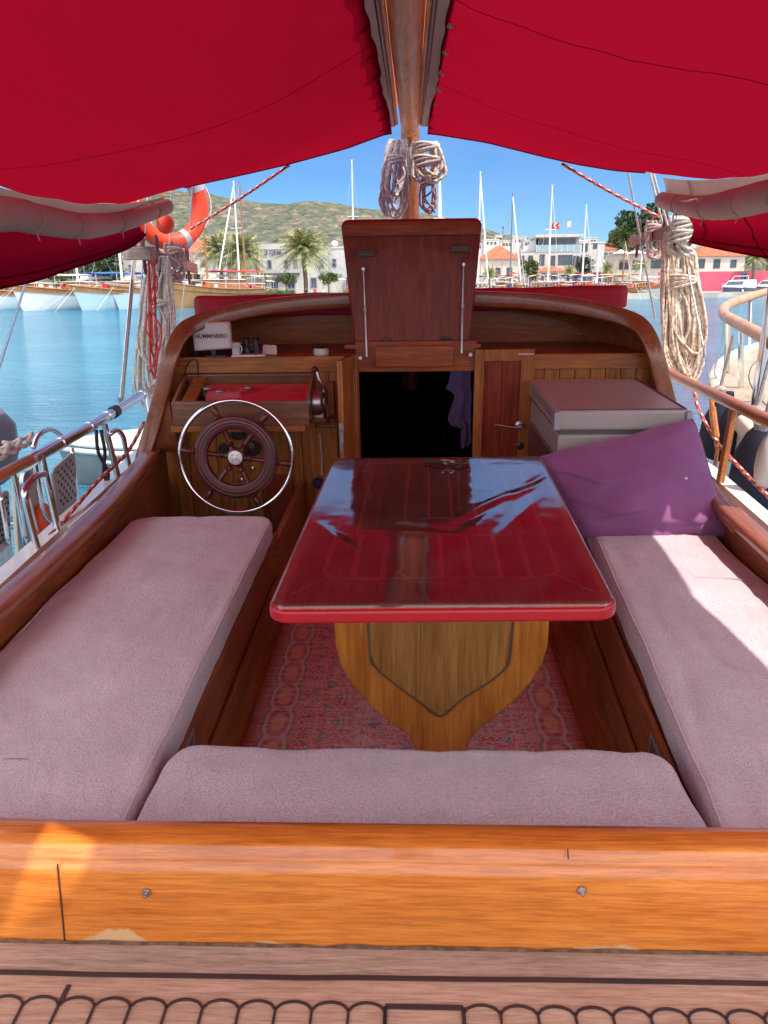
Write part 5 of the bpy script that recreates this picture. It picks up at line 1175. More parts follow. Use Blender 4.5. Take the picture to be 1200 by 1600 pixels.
def hillmat():
    m, t, p = base_mat('scrub_hillside'); K = t.links.new; p.inputs['Roughness'].default_value = 1; p.inputs['Specular IOR Level'].default_value = 0
    tc = N(t, 'ShaderNodeTexCoord'); mp1 = N(t, 'ShaderNodeMapping'); mp1.inputs['Scale'].default_value = (.045, .02, .075); K(tc.outputs['Object'], mp1.inputs[0])
    a = N(t, 'ShaderNodeTexNoise'); a.inputs['Scale'].default_value = 2.4; a.inputs['Detail'].default_value = 12; a.inputs['Roughness'].default_value = .72; K(mp1.outputs[0], a.inputs['Vector'])
    v = N(t, 'ShaderNodeTexVoronoi'); v.inputs['Scale'].default_value = 4.5; K(mp1.outputs[0], v.inputs['Vector'])
    r = N(t, 'ShaderNodeValToRGB'); e = r.color_ramp.elements; e[0].position = .40; e[0].color = (.07, .085, .065, 1); e[1].position = .62; e[1].color = (.25, .185, .135, 1); k = e.new(.52); k.color = (.115, .115, .085, 1)
    K(a.outputs[0], r.inputs[0]); mx = N(t, 'ShaderNodeMix', data_type='RGBA', blend_type='MULTIPLY'); mx.inputs['Factor'].default_value = .8
    r2 = N(t, 'ShaderNodeValToRGB'); r2.color_ramp.elements[0].position = .1; r2.color_ramp.elements[0].color = (.35, .42, .38, 1); r2.color_ramp.elements[1].position = .45; K(v.outputs['Distance'], r2.inputs[0])
    K(r.outputs[0], mx.inputs['A']); K(r2.outputs[0], mx.inputs['B']); K(mx.outputs['Result'], p.inputs['Base Color'])
    return m
ridge_px = [(-400, 330), (-100, 318), (150, 305), (260, 306), (330, 312), (360, 320), (420, 327), (455, 328), (485, 324), (520, 325), (560, 333), (610, 337), (660, 341), (700, 348), (740, 362), (790, 374), (850, 380), (950, 388), (1100, 392), (1500, 395)]
HD = 900
rp_w = [W(a, b, y=HD) for a, b in ridge_px]
def rz(x):
    for a, b in zip(rp_w, rp_w[1:]):
        if x <= b.x:
            f = max(0, (x-a.x)/(b.x-a.x)); f = f*f*(3-2*f)*.5+f*.5; return a.z+(b.z-a.z)*f
    return rp_w[-1].z
def hill(u, v):
    x = rp_w[0].x+(rp_w[-1].x-rp_w[0].x)*u; y = 330+v*(HD-330+250); f = min(1, (y-330)/(HD-330)); g = math.sin(f*math.pi/2)**1.25
    if y > HD: g = 1-.3*(y-HD)/250
    z = .9+(rz(x*(1.0))-1)*g + (5*nz(x*.012, y*.012)+3*nz(x*.04, y*.03)+.8*nz(x*.12, y*.1))*(g*(1-g)*3+.12*g)
    return (x*(.45+.55*f) if f < 1 else x, y, z)
m = MB(); m.grid(hill, 200, 60); tag(m.build('hill', hillmat(), fr=WORLD, base=(0, HD, 0), smooth=180), kind='structure')

# ================================================================== TREES
M_leaf = mat('leaf_green', (.09, .13, .035), .7, 0, .35, .9, ctr=(.4, .6)); M_leafd = mat('leaf_dark', (.045, .08, .03), .7, 0, .35, .9, ctr=(.4, .6))
M_palm = mat('palm_frond', (.24, .26, .10), .6, 0, .35, 1.2, ctr=(.4, .6)); M_palmy = mat('palm_frond_young', (.34, .27, .09), .6, 0, .3, 1.2)
M_bark = mat('bark', (.16, .12, .08), .95, 0, .3, 8)
for mm in (M_leaf, M_leafd, M_palm): mm.node_tree.nodes['Principled BSDF'].inputs['Subsurface Weight'].default_value = 0
def tree(label, px, py_top, py_base, dist, wpx, m_=None, seed=1, group='round trees on the quay', name='tree', dens=1.0, base_z=.95):
    rnd = random.Random(seed); b = W(px, 448, y=dist); b.z = base_z; top = W(px, py_top, y=dist).z; h = top-base_z; wr_ = wpx/2/F*dist
    o = thing(name, label, 'tree', b, WORLD, group); cz = max(base_z+h*.25, W(px, py_base, y=dist).z); m = MB()
    crh = (top-cz)/2; cc = Vector((b.x, b.y, cz+crh))
    m.tube([b, b+Vector((.05, 0, (cz-base_z)*.6)), cc], [h*.035, h*.028, h*.012], 8)
    for i in range(5):
        a = i*1.26+seed; m.tube([cc+Vector((0, 0, -crh*.9)), cc+Vector((math.cos(a)*wr_*.6, math.sin(a)*wr_*.6, crh*.1))], [h*.015, h*.005], 5)
    m.build('trunk', M_bark, o, fr=WORLD)
    m = MB(); cl = []
    for i in range(26):
        th = rnd.random()*6.28; ph = math.acos(2*rnd.random()-1); r_ = (.55+.4*rnd.random()); cl.append((cc+Vector((math.cos(th)*math.sin(ph)*wr_*r_, math.sin(th)*math.sin(ph)*wr_*r_, math.cos(ph)*crh*r_)), (.28+.22*rnd.random())))
    for c, s in cl:
        for k in range(int(60*dens)):
            d = Vector((rnd.gauss(0, 1), rnd.gauss(0, 1), rnd.gauss(0, 1))).normalized()*s*(.6+.5*rnd.random())
            p = c+Vector((d.x*wr_, d.y*wr_, d.z*crh)); q = .055*(wr_+crh)*(.6+.8*rnd.random())
            u = Vector((rnd.gauss(0, 1), rnd.gauss(0, 1), rnd.gauss(0, .6))).normalized(); v = u.cross(Vector((rnd.random(), rnd.random(), rnd.random()))).normalized()
            m.add([p-u*q, p+v*q*.6, p+u*q, p-v*q*.6], [(0, 1, 2, 3)])
    m.build('crown', m_ or M_leaf, o, smooth=0, fr=WORLD); return o
def palm(label, px, pyc, dist, rpx, seed=1, group='date palms on the quay', nf=64, base_z=.95):
    rnd = random.Random(seed); c = W(px, pyc, y=dist); b = Vector((c.x, c.y, base_z)); R_ = rpx/F*dist*1.45
    o = thing('palm_tree', label, 'palm tree', b, WORLD, group); m = MB(); hh = c.z-base_z
    ps = [b+Vector((.1*math.sin(i*.6), 0, hh*i/10)) for i in range(11)]
    m.tube(ps, [hh*.045+(.02*(i % 2)) for i in range(9)]+[hh*.06, hh*.05], 10); m.build('trunk', M_bark, o, fr=WORLD, smooth=0)
    m = MB(); my = MB()
    for i in range(nf):
        az = i*2.39996+rnd.random()*.4; el = R(-35+110*((i+.5)/nf)**.8); Ln = R_*(.85+.25*rnd.random())*(1.0 if i < nf*.8 else .85); tgt = m if rnd.random() > .16 else my
        d = Vector((math.cos(az)*math.cos(el), math.sin(az)*math.cos(el), math.sin(el))); side = Vector((-math.sin(az), math.cos(az), 0)); pts = []
        for k in range(9):
            t = k/8; pts.append(c+d*Ln*t+Vector((0, 0, -Ln*.55*t*t*(math.cos(el)*.9+.15))))
        for k in range(1, 9):
            for j in range(3):
                t = (k-1+j/3)/8; p = pts[k-1].lerp(pts[k], j/3); ax_ = (pts[k]-pts[k-1]).normalized(); ll = Ln*.22*math.sin(min(1, t*1.1+.22)*math.pi)**.6+.02
                for s in (-1, 1):
                    tip = p+side*s*ll*.8+ax_*ll*.55+Vector((0, 0, -ll*(.25+.35*rnd.random()))); wd = ax_*Ln*.016
                    tgt.add([p-wd, p+wd, tip], [(0, 1, 2)])
        tgt.tube(pts, [Ln*.010*(1-k/10) for k in range(9)], 4)
    m.build('fronds', M_palm, o, smooth=0, fr=WORLD); my.build('young_fronds', M_palmy, o, smooth=0, fr=WORLD); return o
palm('broad date palm, left one of the pair left of the white bank building', 343, 392, 150, 40, 1)
palm('broad date palm, right one of the pair standing nearest the white bank building', 378, 394, 146, 40, 2)
palm('large date palm standing alone in front of the white bank building', 475, 388, 146, 43, 3)
palm('small fan of green palm left of the white boats, below the orange roofed house', 765, 428, 168, 17, 4, 'small palms along the right quay', 34)
palm('small palm in front of the modern white building with the big glazed terrace', 889, 424, 166, 14, 5, 'small palms along the right quay', 34)
palm('small palm left of the tall mast, near the white marquee roofs', 949, 420, 168, 15, 6, 'small palms along the right quay', 34)
palm('tall narrow palm behind the right pin rail', 1003, 415, 168, 16, 7, 'small palms along the right quay', 34)
palm('bushy palm in front of the pink wall at the right', 1180, 402, 168, 18, 8, 'small palms along the right quay', 34)
tree('clipped round green tree beside the blue parasol', 447, 428, 446, 143, 28, M_leaf, 11)
tree('clipped round green tree at the right corner of the white bank building', 513, 425, 444, 143, 30, M_leaf, 12)
tree('big dark tree rising behind the right pin rail', 992, 322, 388, 205, 66, M_leafd, 13, 'large trees behind the waterfront', dens=1.7)
tree('paler green tree in front of the big dark tree', 970, 352, 392, 200, 42, M_leaf, 14, 'large trees behind the waterfront', dens=1.3)
tree('broad dark tree at the far left behind the masts', 165, 390, 440, 170, 74, M_leafd, 15, 'large trees behind the waterfront', dens=1.4)
tree('dark green tree behind the left pin rail', 105, 400, 440, 175, 60, M_leafd, 18, 'large trees behind the waterfront', dens=1.2)
tree('dark tree below the red flap at the right edge', 1150, 388, 420, 185, 44, M_leafd, 16, 'large trees behind the waterfront', dens=1.2)
tree('dark tree behind the orange roofed house at the right', 1195, 380, 410, 190, 50, M_leafd, 17, 'large trees behind the waterfront')
rnd = random.Random(5); m = MB()
hp = W(438, 455, y=141)
for i in range(900):
    p = Vector((hp.x-2.6+5.2*rnd.random(), 140.5+1.2*rnd.random(), .95+1.35*rnd.random()**.7)); u = Vector((rnd.gauss(0, 1), rnd.gauss(0, 1), rnd.gauss(0, 1))).normalized()*.14; v = u.orthogonal(); m.add([p-u, p+v, p+u, p-v], [(0, 1, 2, 3)])
m.bb((hp.x-2.5, 140.7, .95), (hp.x+2.5, 141.5, 1.9)); tag(m.build('hedge', M_leaf, fr=WORLD, smooth=0), 'low clipped hedge on the quay between the palms', 'hedge')

# ================================================================== BUILDINGS
M_wall = mat('white_render', (.50, .49, .475), .85, 0, .06, .3); M_wallc = mat('cream_render', (.62, .56, .48), .85, 0, .1, .3); M_wallg = mat('grey_render', (.45, .43, .41), .85, 0, .15, .3)
M_pinkw = mat('pink_wall', (.60, .09, .15), .8, 0, .1, .5); M_tile = mat('terracotta_tiles', (.40, .10, .045), .85, 0, .25, 1.5); M_pane = mat('window_glass', (.05, .08, .11), .08, 0, .2, 1); M_frameb = mat('blue_frame', (.16, .20, .34), .6); M_framed = mat('dark_frame', (.08, .08, .09), .6)
M_bluec = mat('blue_canvas', (.03, .12, .50), .8, 0, .1, 2); M_creamc = mat('cream_canvas', (.72, .66, .56), .85, 0, .1, 2); M_redc = mat('red_canvas', (.55, .03, .04), .8, 0, .1, 2); M_tanc = mat('tan_canvas', (.55, .36, .20), .85, 0, .1, 2); M_winec = mat('wine_canvas', (.22, .02, .05), .85, 0, .1, 2)
M_terr = mat('terrace_glass', (.25, .38, .42), .1, 0, .1, 1)
def building(name, label, px0, px1, pyt, dist, wall=None, depth=10, wins=(), roof=None, cat='building', group=None, base_z=.9, frame=None, extra=None):
    a = W(px0, pyt, y=dist); b = W(px1, pyt, y=dist); zt_ = (a.z+b.z)/2
    o = thing(name, label, cat, ((a.x+b.x)/2, dist, base_z), WORLD, group)
    m = MB(); m.bb((a.x, dist, base_z), (b.x, dist+depth, zt_)); m.build('wall', wall or M_wall, o, fr=WORLD, smooth=0)
    if roof == 'flat':
        m = MB(); m.bb((a.x-.12, dist-.12, zt_), (b.x+.12, dist+.25, zt_+.35)); m.bb((a.x-.12, dist+.25, zt_), (a.x+.2, dist+depth, zt_+.35)); m.bb((b.x-.2, dist+.25, zt_), (b.x+.12, dist+depth, zt_+.35)); m.build('roof', wall or M_wall, o, fr=WORLD, smooth=0)
    elif roof:
        hgt = roof; m = MB(); e = .5
        m.add([(a.x-e, dist-e, zt_), (b.x+e, dist-e, zt_), (b.x+e, dist+depth+e, zt_), (a.x-e, dist+depth+e, zt_), (a.x+depth*.4, dist+depth/2, zt_+hgt), (b.x-depth*.4, dist+depth/2, zt_+hgt)], [(0, 1, 5, 4), (1, 2, 5), (2, 3, 4, 5), (3, 0, 4), (3, 2, 1, 0)])
        m.build('roof', M_tile, o, fr=WORLD, smooth=0)
    for (wx, wy, ww, wh) in wins:
        p, q = W(wx-ww/2, wy-wh/2, y=dist), W(wx+ww/2, wy+wh/2, y=dist); f = MB(); t = .16
        x0, x1, z0, z1 = p.x, q.x, q.z, p.z
        f.bb((x0-t, dist-.08, z0-t), (x1+t, dist+.05, z0)); f.bb((x0-t, dist-.08, z1), (x1+t, dist+.05, z1+t)); f.bb((x0-t, dist-.08, z0), (x0, dist+.05, z1)); f.bb((x1, dist-.08, z0), (x1+t, dist+.05, z1))
        fo = f.build('window', frame or M_framed, o, fr=WORLD, smooth=0); g = MB(); g.bb((x0, dist-.03, z0), (x1, dist+.04, z1)); 
        g.build('pane', M_pane, fo, fr=WORLD, smooth=0)
        if ww > 6: 
            g = MB(); g.bb(((x0+x1)/2-.05, dist-.06, z0), ((x0+x1)/2+.05, dist-.032, z1)); g.build('mullion', frame or M_framed, fo, fr=WORLD, smooth=0)
    return o
bank = building('bank_building', 'white two storey bank building with small blue framed windows behind the palms', 403, 540, 389, 158, depth=14, roof='flat', frame=M_frameb,
    wins=[(421, 413, 5, 11), (447, 412, 5, 11), (462, 412, 5, 11), (502, 412, 5, 11), (522, 411, 5, 11), (430, 443, 9, 14), (455, 443, 10, 14), (490, 442, 8, 14)])
m = MB(); a, b = W(406, 381, y=160), W(441, 390, y=160); m.bb((a.x, 160, b.z), (b.x, 166, a.z)); m.build('roof_structure', M_wallg, bank, fr=WORLD, smooth=0)
m = MB(); a, b = W(408, 427, y=157.6), W(468, 429, y=157.6); m.bb((a.x, 157.2, b.z), (b.x, 158, a.z)); m.build('ledge', M_framed, bank, fr=WORLD, smooth=0)
vs, fs = text_mesh('QNB', 1.0, .03, .02); m = MB(); p = W(430.5, 395, y=157.9); q0 = W(421, 395, y=157.9); q1 = W(440, 395, y=157.9); wx = max(v.x for v in vs)-min(v.x for v in vs); sc = (q1.x-q0.x)/wx
m.add([p+Vector((v.x*sc, -.06-v.z, v.y*sc)) for v in vs], fs); m.build('sign_letters', mat('sign_blue', (.05, .05, .14), .5), bank, fr=WORLD, smooth=0)
m = MB(); p = W(415, 395, y=157.9)
for k in range(6):
    a = k*math.pi/3; c = p+Vector((.30*math.cos(a), -.08, .30*math.sin(a))); m.lathe(c, (0, -1, 0), [(0, .26), (.04, .26)], 3)
m.lathe(p+Vector((0, -.1, 0)), (0, -1, 0), [(0, .3), (.05, .3)], 6)
m.build('sign_emblem', mat('emblem_blue', (.04, .03, .22), .5), bank, fr=WORLD, smooth=0)
sd = thing('satellite_dish', 'white satellite dish on the right end of the bank roof', 'satellite dish', W(523, 389, y=159), WORLD)
m = MB(); c = W(523, 381, y=159); m.lathe(c, (.2, -.8, .5), [(0, .1), (.05, .4), (.16, .62), (.18, .62), (.06, .35)], 16); m.build('dish', M_whitep, sd, fr=WORLD); m = MB(); m.tube([c, BASE[sd.name]], .05, 6); m.build('dish_pole', M_steel2, sd, fr=WORLD)
building('house', 'low house with terracotta roof left of the palm pair', 250, 338, 395, 165, M_wall, 9, [(300, 412, 5, 8), (318, 412, 5, 8), (282, 412, 5, 8)], 2.6, 'house')
building('house', 'grey plastered house behind the left pin rail', 192, 262, 402, 172, M_wallg, 9, [(205, 420, 6, 10), (230, 418, 6, 9), (248, 418, 6, 9)], 'flat', 'house')
building('house', 'long low white house with terracotta roof right of the raised hatch', 752, 812, 405, 176, M_wallc, 9, [(778, 424, 5, 9), (796, 424, 6, 10)], 2.9, 'house')
md = building('modern_house', 'modern white building with glazed roof terrace and tall dark windows', 810, 908, 394, 182, M_wall, 12, [(816, 407, 4, 13), (829, 408, 4, 15), (847, 406, 5, 15), (864, 408, 4, 15), (883, 406, 20, 13), (900, 410, 6, 18)], None, 'building')
m = MB(); a, b = W(838, 371, y=184), W(903, 394, y=184); m.bb((a.x, 184, b.z), (b.x, 192, a.z)); m.bb((a.x-.5, 182, a.z-.1), (b.x+.6, 193, a.z+.5)); m.build('upper_storey', M_wall, md, fr=WORLD, smooth=0)
m = MB(); a, b = W(842, 374, y=183.9), W(899, 382, y=183.9); m.bb((a.x, 183.8, b.z), (b.x, 183.98, a.z)); m.build('terrace_window', M_pane, md, fr=WORLD, smooth=0)
m = MB(); a, b = W(838, 383, y=182.0), W(906, 393, y=182.0); m.bb((a.x, 181.9, b.z), (b.x, 181.96, a.z)); m.build('glass_balustrade', M_terr, md, fr=WORLD, smooth=0)
for i in range(8):
    m = MB(); p, q = W(838+9.7*i, 382, y=181.9), W(838+9.7*i, 394, y=181.9); m.tube([p, q], .05, 5); m.build('balustrade_post', M_whitep, md, fr=WORLD)
m = MB(); a, b = W(810, 372, y=186), W(838, 394, y=186); m.add([(a.x, 184, b.z), (b.x, 184, b.z), (b.x, 184, a.z), (a.x+1.2, 184, b.z+.4), (a.x, 190, b.z), (b.x, 190, b.z), (b.x, 190, a.z), (a.x+1.2, 190, b.z+.4)], [(0, 1, 2, 3), (4, 7, 6, 5), (0, 3, 7, 4), (3, 2, 6, 7), (1, 5, 6, 2)]); m.build('sloping_wing', M_wall, md, fr=WORLD, smooth=0)
building('house', 'white house with a dark wall panel right of the glazed building', 906, 945, 380, 192, M_wall, 9, [(914, 386, 6, 12), (930, 384, 4, 7)], 'flat', 'house')
building('house', 'terracotta coloured house left of the big dark tree', 944, 985, 382, 210, mat('terracotta_render', (.46, .24, .15), .85), 9, [(955, 389, 3, 5), (968, 389, 3, 5)], 'flat', 'house')
rs = building('restaurant', 'long low waterfront restaurant with white marquee roof', 960, 1078, 398, 176, M_wallc, 8, [(975, 414, 12, 12), (995, 414, 10, 12), (1025, 412, 12, 12), (1050, 412, 12, 12), (1068, 412, 8, 12)], 'flat', 'restaurant')
for i in range(5):
    m = MB(); a = W(962+24*i, 396, y=174); b = W(984+24*i, 396, y=174); c = (a+b)/2; c.z += .9; c.y += 2
    m.add([(a.x, 173, a.z), (b.x, 173, a.z), (b.x, 177, a.z), (a.x, 177, a.z), c], [(0, 1, 4), (1, 2, 4), (2, 3, 4), (3, 0, 4), (3, 2, 1, 0)]); m.build('marquee_roof', M_whitep, rs, fr=WORLD, smooth=0)
building('house', 'cream house with orange tiled roof just below the right red flap', 1082, 1165, 400, 180, M_wallc, 10, [(1096, 412, 7, 12), (1120, 412, 7, 12), (1146, 412, 6, 10)], 2.6, 'house')
building('garden_wall', 'bright pink wall with a blue door behind the motor yachts', 1030, 1230, 424, 170, M_pinkw, .4, [(1162, 432, 7, 9)], None, 'wall', frame=M_frameb)
building('house', 'two storey cream house between the modern house and the big dark tree', 928, 962, 390, 198, M_wallc, 9, [(936, 400, 4, 7), (946, 400, 4, 7), (955, 400, 4, 7), (940, 415, 5, 9)], 1.8, 'house')
building('house', 'low white shed with red roof under the masts right of the hatch', 842, 884, 424, 174, M_wallc, 6, [(850, 432, 5, 7), (866, 432, 8, 7)], 1.2, 'house')
building('shop', 'low shop front with wine red fascia on the quay below the modern house', 905, 955, 428, 172, M_winec, 6, [(915, 436, 9, 8), (932, 436, 9, 8), (946, 436, 7, 8)], 'flat', 'shop')
tree('bushy green tree between the low orange roof and the modern house', 828, 404, 436, 178, 26, M_leaf, 31, 'small trees along the right quay')
tree('dark bushy tree right of the glazed house', 912, 402, 434, 180, 24, M_leafd, 32, 'small trees along the right quay')
tree('green tree above the pink wall', 1075, 392, 428, 182, 34, M_leaf, 33, 'small trees along the right quay')
tree('green bush low beside the palm pair, left side', 300, 412, 446, 150, 30, M_leafd, 34, 'small trees along the right quay')
rnd = random.Random(21); hs = [(768, 375, 24, 320), (792, 377, 20, 350), (812, 371, 22, 380), (826, 376, 16, 340), (745, 381, 20, 360), (780, 368, 12, 430), (803, 367, 9, 470), (908, 377, 16, 330), (925, 372, 18, 380), (690, 372, 14, 400), (715, 368, 16, 420), (1130, 372, 18, 350), (300, 372, 12, 360)]
for i, (px, py, w_, d_) in enumerate(hs):
    where = ['just right of the raised hatch lid', 'above the low orange roof', 'touching the modern building roofline', 'behind the sloping white wing', 'half hidden by the hatch lid edge', 'small and high up between two masts', 'smallest, highest near the ridge', 'right of the glazed terrace', 'far behind the dark wall panel', 'directly behind the hatch lid', 'behind the upper right of the hatch lid', 'behind the right awning flap', 'at the foot of the hill left of the palms'][i]
    building('house', 'distant flat roofed white house '+where, px-w_/2, px+w_/2, py, d_, [M_wall, M_wallc, M_wall, M_wallg][i % 4], 8, [(px-w_*.25+w_*.25*k, py+5, 1.8, 3) for k in range(3)], 'flat', 'house', 'white houses on the slope behind the harbour', base_z=-2)
# flags on the modern building
def flag(label, px, pyt, pyb, dist, wp, hp_, m_, turk=False):
    a, b = W(px, pyt, y=dist), W(px, pyb, y=dist); o = thing('flagpole', label, 'flagpole', b, WORLD); m = MB(); m.tube([b, a], .07, 6); m.build('pole', M_steel2, o, fr=WORLD)
    m = MB(); ww = wp/F*dist; hh = hp_/F*dist; m.grid(lambda u, v: (a.x+(-ww*u), a.y+.25*math.sin(u*6), a.z-.2-hh*v-.15*u), 10, 4); f = m.build('flag', m_, o, fr=WORLD, smooth=180, thick=.02)
    if turk:
        m = MB(); c = Vector((a.x-ww*.42, a.y-.32, a.z-.25-hh/2)); m.tube([c+Vector((.42*math.cos(t), 0, .42*math.sin(t))) for t in [.9+i*.28 for i in range(17)]], [.02+.11*math.sin(math.pi*i/16) for i in range(17)], 6); m.build('crescent', M_whitep, f, fr=WORLD)
        m = MB(); c2 = c+Vector((.55, 0, 0)); pts = [c2+Vector((math.cos(1.57+i*.628)*(.2 if i % 2 == 0 else .08), 0, math.sin(1.57+i*.628)*(.2 if i % 2 == 0 else .08))) for i in range(10)]; m.prism(pts, (0, -.04, 0)); m.build('star', M_whitep, f, fr=WORLD, smooth=0)
flag('red flag with white crescent and star over the modern building', 874, 346, 372, 184, 11, 8.5, M_redc, True)
flag('pale white and pink flag flying right of the red one', 893, 344, 372, 184, 6, 8, mat('white_flag', (.75, .62, .62), .8))
# parasols on the quay
def parasol(label, px, py, dist, wpx, m_):
    c = W(px, py, y=dist); o = thing('parasol', label, 'parasol', (c.x, c.y, .95), WORLD, 'parasols along the quay'); r_ = wpx/2/F*dist; m = MB(); m.lathe(c, (0, 0, 1), [(-r_*.35, r_), (-r_*.3, r_), (0, .05)], 8); m.build('canopy', m_, o, fr=WORLD, smooth=0); m = MB(); m.tube([(c.x, c.y, .95), c], .05, 6); m.build('pole', M_whitep, o, fr=WORLD)
parasol('bright blue parasol in front of the bank building', 437, 434, 147, 24, M_bluec)
parasol('cream parasol at the right corner of the bank building', 533, 434, 150, 16, M_creamc)
parasol('tan parasol between the masts right of the hatch', 921, 427, 160, 26, M_tanc)
parasol('red folded-edge parasol below the orange roofed house', 802, 425, 158, 14, M_redc)
# lamp post, bin
def post(label, px, pyt, dist):
    a = W(px, pyt, y=dist); o = thing('street_lamp', label, 'street lamp', (a.x, a.y, .95), WORLD); m = MB(); m.tube([(a.x, a.y, .95), a], .07, 6); m.build('pole', M_framed, o, fr=WORLD); m = MB(); m.lathe(a, (0, 0, 1), [(0, .12), (.1, .25), (.45, .2), (.5, .05)], 8); m.build('lantern', M_framed, o, fr=WORLD)
post('thin dark lamp post on the quay left of the blue parasol', 414, 431, 145)
post('thin lamp post on the hillside roofs right of the hatch', 786, 357, 200)
# people on the quay: standing figures
M_skin = mat('skin', (.42, .24, .16), .7)
def person(label, px, dist, shirt, trousers, h=1.72, ph=0):
    b = W(px, 448, y=dist); b.z = .95; o = thing('person', label, 'person', b, WORLD, 'people standing on the quay')
    me = bpy.data.meshes.new('body'); k = h/1.72
    V = [(0, 0, .95), (0, 0, 1.2), (0, 0, 1.42), (0, -.01, 1.52), (0, -.02, 1.62), (0, -.02, 1.70), (.19, 0, 1.40), (.24, .02, 1.12), (.25, -.08, .88), (-.19, 0, 1.40), (-.24, .04, 1.12), (-.22, -.06, .9), (.09, 0, .9), (.10+ph*.05, -ph*.1, .48), (.11, ph*.12, .06), (.11, -.12+ph*.1, .03), (-.09, 0, .9), (-.10, ph*.08, .48), (-.11, -ph*.12, .06), (-.11, -.12-ph*.12, .03)]
    Ed = [(0, 1), (1, 2), (2, 3), (3, 4), (4, 5), (2, 6), (6, 7), (7, 8), (2, 9), (9, 10), (10, 11), (0, 12), (12, 13), (13, 14), (14, 15), (0, 16), (16, 17), (17, 18), (18, 19)]
    rad = [.14, .14, .13, .055, .09, .09, .06, .045, .035, .06, .045, .035, .09, .06, .045, .035, .09, .06, .045, .035]
    me.from_pydata([(x*k, y*k, z*k) for x, y, z in V], Ed, []); ob = bpy.data.objects.new('body', me); COL.objects.link(ob); ob.parent = o
    sk = ob.modifiers.new('skin', 'SKIN'); 
    if not me.skin_vertices: bm = bmesh.new(); bm.from_mesh(me); bm.verts.layers.skin.verify(); bm.to_mesh(me); bm.free()
    for i, r_ in enumerate(rad): me.skin_vertices[0].data[i].radius = (r_*k, r_*k)
    me.skin_vertices[0].data[0].use_root = True; ob.modifiers.new('sub', 'SUBSURF').levels = 1; me.materials.append(M_skin)
    m = MB(); c = b; m.lathe(c, (0, 0, 1), [(.88*k, .17), (1.0*k, .165), (1.25*k, .18), (1.4*k, .17), (1.46*k, .08)], 10)
    for s in (-1, 1): m.tube([c+Vector((s*.15, 0, 1.4))*k, c+Vector((s*.24, .03, 1.14))*k], [.08, .07], 8)
    m.build('shirt', shirt, o, fr=WORLD); m = MB()
    for s, q in ((1, 12), (-1, 16)): m.tube([c+Vector(V[q])*k, c+Vector(V[q+1])*k, c+Vector(V[q+2])*k], [.11, .085, .07], 8)
    m.lathe(c, (0, 0, 1), [(.80*k, .15), (.95*k, .17)], 10); m.build('trousers', trousers, o, fr=WORLD)
    m = MB(); m.lathe(c+Vector((0, -.01, 1.62))*k, (0, .15, 1), [(0, .10), (.06, .105), (.11, .08), (.13, .02)], 10); m.build('hair', M_black, o, fr=WORLD)
person('person in a red top standing on the quay right of the lone palm', 492, 142, M_redc, M_navy, 1.75, .3)
person('person in dark clothes standing on the quay below the lone palm', 478, 142.5, M_navy, M_framed, 1.72, -.5)
person('person in a white top on the quay near the round tree', 505, 142, M_whitep, M_navy, 1.7, .6)

# ================================================================== FAR BOATS
M_hullw = mat('white_hull', (.66, .70, .72), .35, 0, .06, .5); M_hullc = mat('pale_blue_hull', (.42, .56, .62), .35, 0, .06, .5); M_hulln = mat('navy_hull', (.03, .05, .11), .3, 0, .1, .5); M_hullv = mat('varnished_hull', (.30, .17, .06), .35, 0, .2, .6); M_hullk = mat('dark_brown_hull', (.07, .04, .03), .35, 0, .1, .5)
M_woodb = mat('boat_joinery', (.36, .16, .06), .45, 0, .2, 1.5); M_deckb = mat('boat_deck', (.48, .36, .25), .8, 0, .1, 1)
M_win = M_pane
def mastx(o, x, y, z0, h, m_, rake=0, sp=True, boom_=True, furl=None):
    m = MB(); m.tube([(x, y, z0), (x, y+rake*h*.5, z0+h*.5), (x, y+rake*h, z0+h)], [.19, .17, .11], 8); mo = m.build('mast', m_, o, fr=WORLD)
    if sp:
        m = MB(); m.tube([(x-1.1, y, z0+h*.58), (x+1.1, y, z0+h*.58)], .06, 5); m.tube([(x-.3, y, z0+h*1.0), (x+.3, y, z0+h)], .02, 4); m.build('spreader', m_, mo, fr=WORLD)
    m = MB(); top = Vector((x, y+rake*h, z0+h*.98))
    for s in (-1, 1): m.tube([top, (x+s*1.1, y, z0+h*.58), (x+s*2, y+.5, z0)], .03, 4)
    m.tube([top, (x, y-h*.42, z0+.2)], .04 if furl else .03, 5); m.tube([top, (x, y+h*.45, z0+.4)], .03, 4); m.build('stays', M_steel2, mo, fr=WORLD)
    if furl:
        m = MB(); m.tube([top+Vector((0, -.1, -.5)), top.lerp(Vector((x, y-h*.42, z0+.2)), .92)], .13, 6); m.build('furled_sail', M_whitep, mo, fr=WORLD)
    if boom_:
        m = MB(); m.tube([(x, y+.2, z0+1.6), (x, y+h*.38, z0+1.8)], .07, 6); m.tube([(x, y+.4, z0+1.85), (x, y+h*.36, z0+2.0)], [.2, .12], 8); m.build('boom', M_whitep, mo, fr=WORLD)
